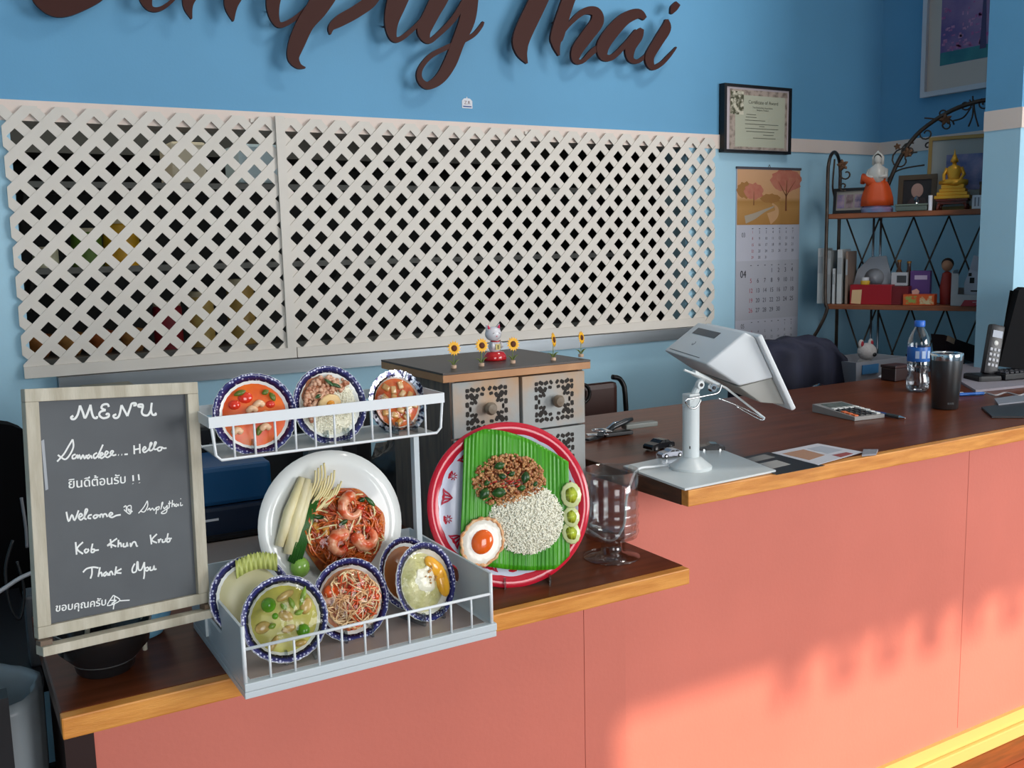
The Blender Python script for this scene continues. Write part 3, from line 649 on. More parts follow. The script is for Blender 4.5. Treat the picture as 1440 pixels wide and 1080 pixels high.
for i in range(14):
    a = R_(28+i*3.2); x = -.040+(i%5)*.008; y = .030+i*.0028; b = MB(); L = .05; b.tube(cr([(x-.004, y-.01, .012), (x+L*.5*math.cos(a), y+L*.4*math.sin(a), .018), (x+L*math.cos(a+.2), y+L*.9*math.sin(a+.1), .012+.001*i)], 4), .0019, 6); b.build('bean_sprout', MATS['sprout'], t, smooth=True)
b = MB(); b.ball((-.068, -.062, .010), (.017, .018, .012), seg=20, rings=12); b.build('lime_wedge', mat('lime', '8CC04A', .15, coat=.4, col2='A9D36A', vscale=40), t, smooth=True)
film(t, .075, .026, c=(.010, -.018)); q = PY(505, 830, 1.56); q.z = FZ+.001; q.y = 1.565; easel(q, 0, .055, 'clear acrylic easel behind the noodle salad plate, supporting the large white plate', .11)

# ---- small plates on the tray floor
t = on(400, 870, 1.425, .066, 'blue-rimmed plate of green curry, front left in the display stand', yaw=-.15, tilt=.34)
pool(t, .0530, .0012, mat('green_curry', 'B9B24A', .4, col2='A8A03A', vscale=25, coat=.1), dome=.003, bumpy=.0015)
for x, y, s in ((-.022, .024, .0115), (.026, -.022, .0105), (-.014, .006, .005)): b = MB(); b.ball((x, y, .003), s, seg=18, rings=12); b.build('green_eggplant', mat('eggplant', '5EA01E', .12, coat=.5), t, smooth=True)
for x, y, L, W_, a in ((.004, .034, .03, .012, .4), (.034, .014, .026, .018, 1.1), (-.034, -.008, .024, .018, .3), (.002, .004, .024, .016, -.5), (.004, -.016, .022, .012, .2), (-.02, -.034, .026, .01, 1.0), (.02, -.04, .02, .01, .1)):
    b = MB(); b.ball((0, 0, 0), (L/2, W_/2, .004), Matrix.Translation((x, y, .004)) @ Matrix.Rotation(a, 4, 'Z'), seg=14, rings=8); b.build('chicken_piece', mat('curry_chicken', 'CDB06A', .25, col2='B8964E', vscale=60, coat=.3, bump=.3, bscale=80), t, smooth=True)
for x, y, L, a in ((.012, .022, .02, 1.9), (.022, .006, .014, .3), (0, .018, .012, -.9), (.03, .03, .03, 1.2), (-.02, -.008, .012, .4)): leaf(t, x, y, .009, L, .008, a, mat('pale_herb', '7C9A30', .3))
film(t, .058, .016)
t = on(492, 843, 1.462, .067, 'blue-rimmed plate of shredded papaya and noodle salad, front middle in the display stand', yaw=.05, tilt=.3)
pool(t, .052, .0, mat('salad_bed', 'B5552A', .3, col2='DDA06A', vscale=50), 'salad_bed', dome=.006, bumpy=.004)
ins = lambda x, y: x*x+y*y < .047**2
strands(t, 'papaya_strand', mat('papaya', 'E8B27C', .22, col2='F0D4A4', vscale=40, coat=.3), 190, ins, .034, .0013, .006, seed=12, curve=.25, spread=.011)
strands(t, 'carrot_strand', mat('carrot', 'D9551E', .25, coat=.3), 60, lambda x, y: ins(x, y) and x > -.02, .026, .0014, .009, seed=13, curve=.3, spread=.008)
for x, y, s in ((-.032, .020, .014), (.040, -.004, .012), (.002, .020, .006), (.006, -.02, .006)): b = MB(); b.ball((x, y, .009), (s, s*.85, .008)); b.build('tomato_slice', MATS['tomato'] if s < .01 else mat('tomato_o', 'DE5A22', .15, coat=.4), t, smooth=True)
film(t, .058, .020)
t = on(597, 818, 1.462, .0665, 'blue-rimmed plate of sticky rice and yellow mango, front right in the display stand', yaw=.32, tilt=.28)
pool(t, .050, .0, mat('sticky_rice', 'D3CE9A', .35, bump=.6, bscale=200, col2='C8C684', vscale=40, coat=.2), 'sticky_rice', c=(-.006, 0), dome=.010, bumpy=.004)
for x, y, a in ((.022, .018, -1.0), (.030, .006, -1.25), (.032, -.010, -1.5)):
    b = MB(); b.ball((0, 0, 0), (.026, .013, .009), Matrix.Translation((x, y, .008)) @ Matrix.Rotation(a, 4, 'Z'), seg=18, rings=10); b.build('mango_slice', mat('mango', 'F2B12A', .15, coat=.4), t, smooth=True)
pool(t, .022, .011, mat('coconut_cream', 'EDEAD6', .2, bump=.3, bscale=100), 'coconut_cream', c=(-.003, .004), dome=.004, wob=.4)
scatter(t, 'fried_bean', mat('bean', 'C08A4A', .4), 36, lambda x, y: (x-.002)**2+(y-.010)**2 < .014**2, .0021, .0155, seed=21)
film(t, .056, .017)
t = on(571, 806, 1.535, .064, 'dark blue-rimmed plate of brown curry half hidden behind the mango plate', yaw=.32, tilt=.3)
pool(t, .049, .0, mat('brown_curry', '9A5A2A', .2, coat=.4), dome=.003)
t = on(352, 838, 1.505, .064, 'dark blue-rimmed plate with a frilly green leaf, mostly hidden behind the green curry', yaw=-.1, tilt=.3)
pool(t, .049, .0, mat('pale_noodle', 'CFC79A', .3), dome=.003)
b = MB(); vs = []; fs = []; n = 40
for i in range(n):
    u = i/(n-1); x = -.02+.065*u; w_ = .0035*math.sin(i*1.4)
    vs += [(x, .030+.010*math.sin(u*3), .012+w_), (x+.001, .058+.008*math.sin(u*3)+.002*math.sin(i*2.2), .014-w_), (x, .030+.010*math.sin(u*3), .0105+w_), (x+.001, .058+.008*math.sin(u*3)+.002*math.sin(i*2.2), .0125-w_)]
for i in range(n-1):
    a = i*4; fs += [(a, a+4, a+5, a+1), (a+2, a+3, a+7, a+6), (a+1, a+5, a+7, a+3), (a, a+2, a+6, a+4)]
b.add(vs, fs); b.build('lettuce_leaf', mat('lettuce', 'B7BF6A', .35), t, smooth=True)
q = PY(420, 925, 1.42); q.z = FZ+.001; easel(q, -.1, .045, 'clear acrylic easel under the green curry plate', .04)
q = PY(500, 905, 1.45); q.z = FZ+.001; easel(q, 0, .045, 'clear acrylic easel under the papaya salad plate', .04)
q = PY(600, 880, 1.45); q.z = FZ+.001; easel(q, .3, .045, 'clear acrylic easel under the mango plate', .04)
q = PZ(322, 830, FZ+.001); q = Vector((.372, 1.585, FZ+.001)); easel(q, 0, .02, 'tall clear acrylic easel at the back left corner of the display stand', .085)

# ================================================================== BIG RED PLATE
M = frame(PY(716, 709, 1.60), -.36, .24); RR = .1600
t = thing('red_plate', 'large red enamel plate with rice, minced chicken, egg and cucumber on banana leaf', 'plate', M=M)
RED = mat('red_enamel', 'CE1F36', .16, coat=.4)
b = MB(); b.lathe([(0, -.014), (.112, -.014), (.140, -.003), (RR-.004, .0), (RR, .002), (RR-.001, .005), (.144, .0012), (.138, -.002), (.113, -.011), (0, -.011)], 72); b.build('plate_body', RED, t, smooth=True)
b = MB(); b.lathe([(.0, -.0102), (.112, -.0102), (.126, -.0058), (.1365, -.0016)], 108, wob=lambda a: 1+.014*abs(math.sin(9*a)), cap=False)
b.build('white_lace_print', mat('lace_white', 'DADCEE', .2, coat=.3), t, smooth=True, label='scalloped white centre with red lace print')
b = MB()
for i in range(18):
    a = 2*math.pi*(i+.5)/18; c_, s_ = math.cos(a), math.sin(a)
    T = Matrix(((c_, -s_, 0, .121*c_), (s_, c_, 0, .121*s_), (0, 0, 1, -.0070), (0, 0, 0, 1))) @ Matrix.Rotation(-.33, 4, 'Y') @ Matrix.Scale(1.15, 4)
    if i % 2:
        for k in range(8):
            an = k*math.pi/4; b.prism([(.0025*math.cos(an-.3), .0025*math.sin(an-.3)), (.007*math.cos(an-.12), .007*math.sin(an-.12)), (.007*math.cos(an+.12), .007*math.sin(an+.12)), (.0025*math.cos(an+.3), .0025*math.sin(an+.3))], .0, .0012, T)
    else:
        for s in (-1, 1):
            for w0, w1 in ((.004, .012), (.010, .014)):
                L_, R2 = ribbon([(p[0], s*p[1], p[2]) for p in cr([(-.010, 0, .0008), (-.002, w0*.6, .0026), (.006, w0, .003), (.009, w1, .0008)], 4)]); b.prism(L_+R2[::-1], 0, .0012, T)
b.build('lace_motif', mat('lace_red', 'C22845', .2), t, kind='stuff')
# banana leaf: ribbed sheet cut to a rough rectangle, standing proud of the plate
def leafz(x, y): return .006+.005*math.sin((x+.02)*14)+.0012*math.sin((x*1.0+y*.06)*1500*.55)
vs = []; fs = []; NX, NY = 110, 26
cTL, cTR, cBR, cBL = (-.080, .150), (.122, .075), (.110, -.130), (-.104, -.098)
for j in range(NY+1):
    v = j/NY
    for i in range(NX+1):
        u = i/NX
        x = (cTL[0]*(1-u)+cTR[0]*u)*(1-v)+(cBL[0]*(1-u)+cBR[0]*u)*v; y = (cTL[1]*(1-u)+cTR[1]*u)*(1-v)+(cBL[1]*(1-u)+cBR[1]*u)*v
        y += .022*math.sin(math.pi*u)*(1-v)-.012*math.sin(math.pi*u)*v
        r_ = math.hypot(x, y); k = min(1, .1535/r_) if r_ > 0 else 1; x *= k; y *= k
        vs.append((x, y, .008+.004*math.sin(u*5+1)+.0008*(1+.6*math.sin(u*23+v*3))*math.sin(u*2*math.pi*27+.5*math.sin(u*9))+.0015*noise.noise((u*5, v*4, 1))+.003*math.sin(v*3.1)))
n0 = len(vs); vs += [(a, b_, c-.001) for a, b_, c in vs]; W1 = NX+1
for j in range(NY):
    for i in range(NX):
        a = j*W1+i; fs.append((a, a+W1, a+W1+1, a+1)); fs.append((n0+a, n0+a+1, n0+a+W1+1, n0+a+W1))
for i in range(NX): fs.append((i, i+1, n0+i+1, n0+i)); a = NY*W1+i; fs.append((a+1, a, n0+a, n0+a+1))
for j in range(NY): a = j*W1; fs.append((a+W1, a, n0+a, n0+a+W1)); a += NX; fs.append((a, a+W1, n0+a+W1, n0+a))
b = MB(); b.add(vs, fs); b.build('banana_leaf', mat('banana_leaf', '4FA522', .24, col2='3A8C16', vscale=9, spec=.35, stretch=(6, .5, 1)), t, smooth=True)
# rice mound and minced chicken
inr = lambda x, y: ((x-.030)/.066)**2+((y+.024)/.058)**2 < 1 and y < .012+.55*x+.01
pool(t, .071, .010, mat('rice_bed', 'EFEBD6', .5, bump=.5, bscale=300), 'rice_bed', c=(.030, -.030), dome=.012, sy=.93)
mz = lambda x, y: .0115+.012*max(0, 1-((x-.030)/.073)**2-((y+.030)/.068)**2)
scatter(t, 'rice_grain', RICE, 2500, lambda x, y: ((x-.030)/.073)**2+((y+.030)/.068)**2 < 1 and y < .014+.40*x, .00125, mz, long=2.6, seed=31, seg=5, rings=4, spread=.0025)
pool(t, .062, .012, mat('chicken_bed', '7E3A16', .35, bump=.3, coat=.3), 'chicken_bed', c=(-.002, .046), dome=.010, sy=.72, wob=.12)
mc = lambda x, y: .014+.010*max(0, 1-((x+.002)/.068)**2-((y-.046)/.05)**2)
incc = lambda x, y: ((x+.000)/.071)**2+((y-.045)/.052)**2 < 1 and y > -.002+.40*x
scatter(t, 'minced_chicken', CHICK, 760, incc, .0030, mc, seed=32, seg=7, rings=5, spread=.004)
rr = random.Random(8)
for x, y, L, a in ((-.050, .024, .022, .9), (-.022, .024, .024, .1), (-.014, .054, .014, -.4), (.004, .058, .012, .5), (.030, .050, .020, 1.3), (.022, .030, .014, .2), (-.044, .044, .012, .6), (-.018, .075, .018, .3), (.050, .036, .01, 0.9)): leaf(t, x, y, mc(x, y)+.006, L*1.15, L*.8, a, BASIL)
for i in range(14):
    a = rr.uniform(0, 6.28); x, y = -.010+.045*math.cos(a)*rr.random(), .040+.03*math.sin(a)*rr.random(); b = MB(); b.tube([(x-.004, y, mc(x, y)+.006), (x+.004, y+.002, mc(x, y)+.006)], .0014, 6); b.build('chilli_piece', mat('chilli', 'B21E12', .15, coat=.4), t, smooth=True)
egg(t, -.060, -.067, .020, .044, -.5, .90, 1.05, 'F0661A')
for i, (x, y, s) in enumerate(((.121, .010, 1.22), (.119, -.032, .98), (.117, -.063, 1.08))):
    b = MB(); T = Matrix.Translation((x, y, .014-.002*i)) @ Matrix.Rotation(.1*i, 4, 'Z')
    b.lathe([(0, -.002), (.0165*s, -.002), (.0180*s, .0), (.0165*s, .002), (0, .0025)], 36, T @ Matrix.Diagonal((.93, 1.15, 1, 1)), wob=lambda a: 1+.03*math.cos(13*a))
    c = b.build('cucumber_slice', mat('cucumber', 'D5DDA0', .15, coat=.3), t, smooth=True)
    b = MB(); b.lathe([(.0, .0028), (.011*s, .0024)], 24, T @ Matrix.Diagonal((.9, 1.15, 1, 1)), wob=lambda a: 1+.06*math.cos(5*a)); b.build('cucumber_seeds', mat('seeds', 'B4C238', .1, coat=.5), c, smooth=True, label='yellow-green seed centre')
q = PY(751, 838, 1.485); q.z = ZL; q.y = 1.564; q.x += .03; easel(q, -.36, .088, 'clear acrylic easel holding up the large red plate', .12)

# ================================================================== MENU BOARD
U = ray(2045, 464).normalized(); V = (r2*(-.053)+u2).normalized(); V = (V-U*U.dot(V)).normalized(); Nn = U.cross(V)
A0 = PY(55, 917, 1.46); MBD = Matrix(((U.x, V.x, Nn.x, A0.x), (U.y, V.y, Nn.y, A0.y), (U.z, V.z, Nn.z, A0.z), (0, 0, 0, 1)))
BINV = MBD.inverted()
def onboard(x, y): p = BINV @ PP(x, y, A0, Nn); return p.x, p.y
bt = thing('menu_board', 'framed chalkboard reading MENU, propped over the bowls at the left counter end', 'sign', M=MBD)
c_bl, c_br, c_tl, c_tr = onboard(52, 899), onboard(292, 848), onboard(35, 547), onboard(280, 537)
x0, x1, y0, y1 = (c_tl[0]+c_bl[0])/2, (c_tr[0]+c_br[0])/2, (c_bl[1]+c_br[1])/2, (c_tl[1]+c_tr[1])/2
FW = .0185; WASH = mat('whitewashed_wood', 'A79F8C', .6, col2='BFB9A8', vscale=9, stretch=(6, 1, 1), bump=.2)
for nm, a, b_, c, d in (('frame_rail', x0, x1, y1-FW, y1), ('frame_rail', x0, x1, y0, y0+FW*.9), ('frame_stile', x0, x0+FW, y0+FW*.9, y1-FW), ('frame_stile', x1-FW, x1, y0+FW*.9, y1-FW)):
    m_ = MB(); m_.mm(a, b_, c, d, -.014, .002, bev=.0012); m_.build(nm, WASH, bt)
m_ = MB(); m_.mm(x0+FW, x1-FW, y0+FW*.9, y1-FW, -.012, -.006); slate = m_.build('slate', mat('slate', '4C4F53', .6, col2='565A5E', vscale=5, bump=.05), bt)
m_ = MB(); m_.mm(x0-.002, x1+.006, -.003, .010, -.004, .022, bev=.001); m_.build('chalk_ledge', WASH, bt)
for xx in (x0+.006, x1-.008): m_ = MB(); m_.mm(xx-.008, xx+.008, .0101, .017, -.002, .014); m_.build('ledge_bracket', mat('ledge_brown', '6B5848', .6), bt)
# strut behind, down to the counter
m_ = MB(); inv3 = BINV
top = Vector(((x0+x1)/2, y1*.7, -.016)); 
for s in (-.05, .05):
    ft = MBD @ Vector(((x0+x1)/2+s, 0, -.02)); ft = Vector((ft.x+.0, ft.y+.12, ZL+.001)); f_ = BINV @ ft
    m_ = MB(); m_.tube([top+Vector((s*.5, 0, 0)), f_], .004, 8); m_.build('back_strut', WASH, bt)
CH = mat('chalk', 'E4E6E4', .9); ZC = -.0056
strokes = []
def C1(L, w=2.2): strokes.extend([([(20+x/4.8, 520+y/4.8) for x, y in s], w) for s in L])
def C2(L, w=2.2): strokes.extend([([(20+x/4.8, 720+y/4.8) for x, y in s], w) for s in L])
C1([[(410, 310), (395, 320), (400, 332), (420, 330), (440, 300), (455, 240)], [(455, 240), (475, 290), (490, 325), (520, 255), (525, 235)], [(525, 235), (535, 290), (548, 322), (568, 325), (570, 312)],
    [(650, 250), (640, 232), (610, 236), (600, 258), (628, 272)], [(628, 272), (595, 282), (585, 305), (610, 326), (645, 318), (650, 300), (638, 296), (632, 306)],
    [(700, 300), (680, 310), (690, 325), (712, 320), (725, 290), (735, 238)], [(735, 238), (755, 275), (775, 312)], [(775, 312), (795, 255), (805, 228), (830, 225), (832, 238), (815, 240)],
    [(872, 250), (850, 248), (852, 235), (876, 234), (880, 250), (872, 285), (885, 305), (915, 305), (935, 270)], [(940, 222), (935, 270), (945, 302), (968, 302), (962, 290)]], 2.9)
C1([[(405, 470), (375, 520), (345, 570), (300, 620)], [(405, 470), (410, 520), (385, 575), (355, 605), (325, 590), (305, 575)], [(425, 570), (405, 580), (405, 600), (425, 595), (435, 575), (440, 600)], [(440, 600), (450, 575), (460, 602), (475, 575), (485, 600), (500, 575)],
    [(520, 572), (502, 585), (510, 600), (528, 580), (535, 600)], [(570, 560), (548, 575), (552, 598), (575, 580), (610, 505)], [(575, 580), (585, 598)], [(590, 585), (610, 570), (600, 560), (590, 580), (600, 598), (625, 580)], [(625, 580), (645, 560), (632, 550), (622, 575), (640, 592), (665, 575)],
    [(665, 575), (680, 552), (668, 548), (660, 565), (680, 578), (700, 572)], [(712, 575), (717, 576)], [(735, 573), (740, 574)], [(755, 572), (778, 570)],
    [(820, 510), (822, 570)], [(858, 500), (860, 565)], [(820, 540), (860, 532)], [(880, 545), (900, 530), (890, 520), (878, 540), (890, 558), (912, 545)], [(912, 545), (940, 500), (930, 495), (925, 545), (945, 540)], [(945, 540), (970, 495), (960, 490), (955, 535), (975, 535)], [(1000, 520), (980, 530), (985, 548), (1005, 540), (1005, 522), (1020, 530), (1040, 528)],
    [(813, 712), (815, 752)], [(812, 768), (813, 771)], [(850, 706), (854, 746)], [(856, 762), (857, 765)],
    [(362, 960), (378, 1025), (400, 980), (418, 1018), (445, 950)], [(445, 1000), (470, 985), (458, 972), (445, 995), (460, 1015), (480, 1000)], [(480, 1000), (505, 950), (492, 945), (485, 1000), (500, 1010)], [(535, 980), (515, 985), (510, 1002), (530, 1005)], [(560, 980), (545, 992), (555, 1005), (575, 990), (562, 980), (585, 985)],
    [(590, 1000), (592, 980), (605, 978), (610, 998), (615, 978), (630, 976), (640, 995)], [(650, 990), (675, 975), (662, 965), (650, 985), (670, 998), (700, 985), (730, 980)]])
C1([[(750, 930), (765, 920), (770, 960), (775, 925), (800, 920), (795, 965), (780, 940), (810, 960)], [(752, 945), (790, 975), (805, 950)], [(910, 885), (885, 930), (850, 970)], [(910, 885), (912, 920), (890, 960), (865, 955)], [(910, 950), (925, 935), (930, 950), (945, 935), (955, 950), (970, 930)], [(975, 925), (968, 975)], [(975, 930), (990, 925), (985, 945), (972, 945)],
    [(1000, 945), (1015, 900), (1008, 900), (1003, 940)], [(1020, 925), (1025, 940), (1045, 915)], [(1045, 915), (1040, 960), (1020, 972), (1005, 965), (1060, 930)], [(1060, 885), (1058, 930)], [(1050, 905), (1072, 900)], [(1080, 880), (1076, 928)], [(1076, 915), (1090, 905), (1092, 925)], [(1110, 905), (1098, 915), (1105, 925), (1118, 908), (1120, 922)], [(1135, 895), (1135, 918), (1150, 912)], [(1135, 870), (1137, 874)]], 1.5)
C2([[(425, 205), (432, 290)], [(475, 205), (435, 250), (475, 285)], [(500, 250), (485, 262), (495, 278), (512, 262), (505, 250)], [(540, 215), (530, 270), (548, 272), (552, 255), (535, 255)], [(552, 262), (582, 258)],
    [(660, 185), (668, 245)], [(705, 180), (640, 228), (665, 222), (700, 235)], [(715, 190), (712, 240)], [(712, 225), (728, 210), (735, 238)], [(750, 212), (748, 235), (768, 232), (772, 208), (778, 235)], [(795, 210), (798, 235), (812, 208), (828, 205), (838, 232), (845, 228)],
    [(930, 155), (938, 220)], [(975, 150), (940, 190), (975, 210)], [(985, 185), (988, 208), (995, 188), (1005, 185)], [(1012, 185), (1012, 205), (1030, 200), (1035, 180), (1038, 203)], [(1050, 145), (1042, 200), (1060, 200), (1062, 180), (1045, 185)], [(1060, 185), (1075, 178)],
    [(475, 410), (500, 385), (545, 375), (580, 380)], [(535, 380), (535, 420), (525, 452)], [(590, 375), (578, 440)], [(580, 425), (598, 410), (605, 438)], [(635, 405), (615, 420), (622, 435), (640, 415), (645, 433)], [(655, 433), (656, 412), (668, 404), (678, 428)], [(700, 370), (690, 430)], [(735, 385), (695, 410), (735, 415)],
    [(825, 350), (808, 385), (812, 410), (835, 400), (840, 345), (846, 342), (850, 390), (870, 390), (890, 340)], [(890, 340), (890, 420), (885, 455)], [(905, 375), (895, 390), (908, 400), (920, 385), (908, 373)], [(930, 370), (930, 395), (948, 390), (955, 365), (958, 390), (972, 385)]])
C2([[(680, 565), (640, 635), (725, 600), (680, 565)], [(660, 600), (700, 600), (670, 620), (690, 630)], [(690, 570), (680, 660)], [(725, 602), (790, 598)]], 1.5)
m_ = MB()
for k, (s, w_) in enumerate(strokes):
    s2 = cr(s, 4) if len(s) > 2 else s; q = [onboard(*p) for p in s2]; L_, R2 = ribbon(q, w_*.00112); n = len(L_); zz = ZC+.00002*(k % 7)
    m_.add([(p[0], p[1], zz) for p in L_+R2], [(i, n+i, n+i+1, i+1) for i in range(n-1)])
ax, ay = onboard(20+372/4.8, 520+812/4.8); bx, by = onboard(20+762/4.8, 520+775/4.8)
vs, fs = text_geo('ยินดีต้อนรับ', 1, 'LEFT'); wd = max(v[0] for v in vs); k = math.hypot(bx-ax, by-ay)/wd
put_text(m_, 'ยินดีต้อนรับ', ax, ay+.002, k, ZC+.0002, align='LEFT', rot=math.atan2(by-ay, bx-ax)); put_text(m_, 'ยินดีต้อนรับ', ax+.0006, ay+.0024, k, ZC+.00025, align='LEFT', rot=math.atan2(by-ay, bx-ax))
ax, ay = onboard(20+285/4.8, 720+678/4.8); bx, by = onboard(20+628/4.8, 720+632/4.8)
vs, fs = text_geo('ขอบคุณครับ', 1, 'LEFT'); wd = max(v[0] for v in vs); k = math.hypot(bx-ax, by-ay)/wd
put_text(m_, 'ขอบคุณครับ', ax, ay, k, ZC+.0002, align='LEFT', rot=math.atan2(by-ay, bx-ax)); put_text(m_, 'ขอบคุณครับ', ax+.0006, ay+.0004, k, ZC+.00025, align='LEFT', rot=math.atan2(by-ay, bx-ax))
m_.build('chalk_writing', CH, slate, kind='stuff')
p = [onboard(60, 620), onboard(64, 618), onboard(70, 688), onboard(66, 690)]; m_ = MB(); m_.prism(p, ZC, ZC+.0002); m_.build('tape_strip', mat('tape_grey', '8C9299', .3), slate)

# bowls under the board
t = thing('black_bowl', 'glossy black ceramic bowl on the counter under the menu board', 'bowl', (.185, 1.605, ZL))
b = MB(); b.lathe([(0, 0), (.040, 0), (.044, .006), (.046, .018), (.068, .042), (.073, .075), (.070, .075), (.062, .046), (.035, .022), (0, .020)], 40); b.build('bowl_body', mat('black_glaze', '1B1B1C', .25, coat=.3), t, smooth='auto')
b = MB(); b.lathe([(.0462, .017), (.0475, .019), (.0475, .021), (.0462, .022)], 40, close=True); b.build('foot_ring', mat('ring_grey', '5A5A58', .3), t, smooth=True)
q = PZ(205, 905, ZL); t = thing('blue_bowl', 'pale blue bowl with darker rim beside the black bowl under the menu board', 'bowl', (q.x+.0, q.y+.05, ZL))
b = MB(); b.lathe([(0, 0), (.034, 0), (.040, .004), (.052, .03), (.060, .062), (.057, .062), (.045, .025), (0, .010)], 40); b.build('bowl_body', mat('blue_glaze', '5E9CC0', .2, col2='7FB4D0', vscale=30, coat=.3), t, smooth='auto')

# ================================================================== GLASS GOBLET AND CABLE
q = PZ(860, 783, ZL); gx, gy = q.x, q.y
t = thing('glass_goblet', 'clear footed glass candle holder with horizontal ribs behind the red plate', 'glass', (gx, gy, ZL)); grow(t, 1.25)
b = MB(); H0 = .036; zt = .150
out = [(0, 0), (.047, 0), (.0475, .002), (.030, .005), (.018, .010), (.0165, .030), (.020, .034), (.043, .037)]
for z in (.046, .060, .074, .088): out += [(.0445, z-.004), (.0462, z), (.0445, z+.004)]
out += [(.0445, .110), (.0455, zt), (.0435, zt), (.0418, .105), (.0418, .045), (.038, .041), (0, .040)]
b.lathe(out, 48); b.build('glass_body', GLASS, t, smooth=True)

# ================================================================== CHEST OF DRAWERS
KX0, KX1, KY0, KY1, KZ1 = .910, 1.245, 1.805, 2.10, 1.303
t = thing('drawer_chest', 'small wooden chest of drawers with carved grey fronts and dark top', 'chest', (KX0, KY0, ZL))
GRW = mat('grey_carved_wood', 'A3A6A4', .6, col2='BE9468', vscale=7, lo=.48, hi=.72, bump=.15); DKW = mat('dark_chest_wood', '7A685A', .55, col2='60524A', vscale=8, stretch=(8, 8, 1)); EDW = mat('chest_edge', 'BE8C60', .5, col2='A9764C', vscale=9)
b = MB(); b.mm(KX0-.022, KX1+.012, KY0-.016, KY1+.01, KZ1-.004, KZ1); tp = b.build('chest_top', mat('chest_top_dark', '463C36', .4), t, world=True)
b = MB(); b.mm(KX0-.022, KX1+.012, KY0-.016, KY1+.01, KZ1-.020, KZ1-.0045, bev=.001); b.build('top_moulding', EDW, t, world=True)
b = MB(); b.mm(KX0, KX0+.012, KY0, KY1, ZL+.001, KZ1-.021); b.build('side_panel', DKW, t, world=True)
b = MB(); b.mm(KX1-.012, KX1, KY0, KY1, ZL+.001, KZ1-.021); b.build('side_panel', DKW, t, world=True)
b = MB(); b.mm(KX0+.012, KX1-.012, KY1-.01, KY1, ZL+.001, KZ1-.021); b.build('back_panel', DKW, t, world=True)
b = MB(); b.mm(KX0+.012, KX1-.012, KY0+.014, KY1-.01, ZL+.001, ZL+.012); b.build('bottom_panel', DKW, t, world=True)
xm = (KX0+KX1)/2; dh = .118
HOLE = mat('carving_dark', '2B2622', .8)
Mf = Matrix(((1, 0, 0, 0), (0, 0, -1, 0), (0, 1, 0, 0), (0, 0, 0, 1)))
for row in range(3):
    for cI in range(2):
        xa, xb = ((KX0+.004, xm-.0025), (xm+.0025, KX1-.002))[cI]; zt_ = KZ1-.024-row*(dh+.004); za = zt_-dh; yo = .006 if (cI == 1) else .0
        cx, cz = (xa+xb)/2, (za+zt_)/2
        b = MB(); b.mm(xa, xb, KY0-.006-yo, KY0+.006, za, zt_, bev=.0012); d_ = b.build('drawer_front', GRW, t, world=True)
        b = MB(); T = Matrix.Translation((cx, KY0-.0061-yo, cz)) @ Mf; W2, H2 = .050, .046
        cells = []
        for sx in (-1, 1):
            for sz in (-1, 1):
                for (x, z, a, L, w_) in ((.046, .040, 0, .008, .006), (.034, .041, .5, .011, .006), (.021, .040, -.5, .010, .006), (.008, .041, .9, .009, .005), (.047, .028, 1.4, .010, .005), (.036, .027, .9, .013, .008), (.024, .026, 2.1, .010, .006), (.047, .010, 1.5, .010, .006), (.036, .013, .3, .009, .005), (.028, .016, 1.1, .012, .005), (.011, .030, .2, .008, .005), (.040, .002, 1.57, .006, .004)):
                    ca, sa = math.cos(a), math.sin(a); P_ = []
                    for k in range(8):
                        an = k*math.pi/4; u, v = L*.62*math.cos(an), w_*1.0*math.sin(an)*(1 if k % 2 else .7); P_.append((sx*(x+u*ca-v*sa), sz*(z+u*sa+v*ca)))
                    b.prism(P_, 0, .0006, T)
        b.build('carved_opening', HOLE, d_, world=True, kind='stuff')
        b = MB(); b.lathe([(.006, 0), (.006, .006), (.013, .012), (.014, .020), (.010, .026), (0, .027)], 20, T); b.build('knob', mat('knob_wood', '8F8474', .5, col2='6E5E4C', vscale=40), d_, smooth='auto', world=True)

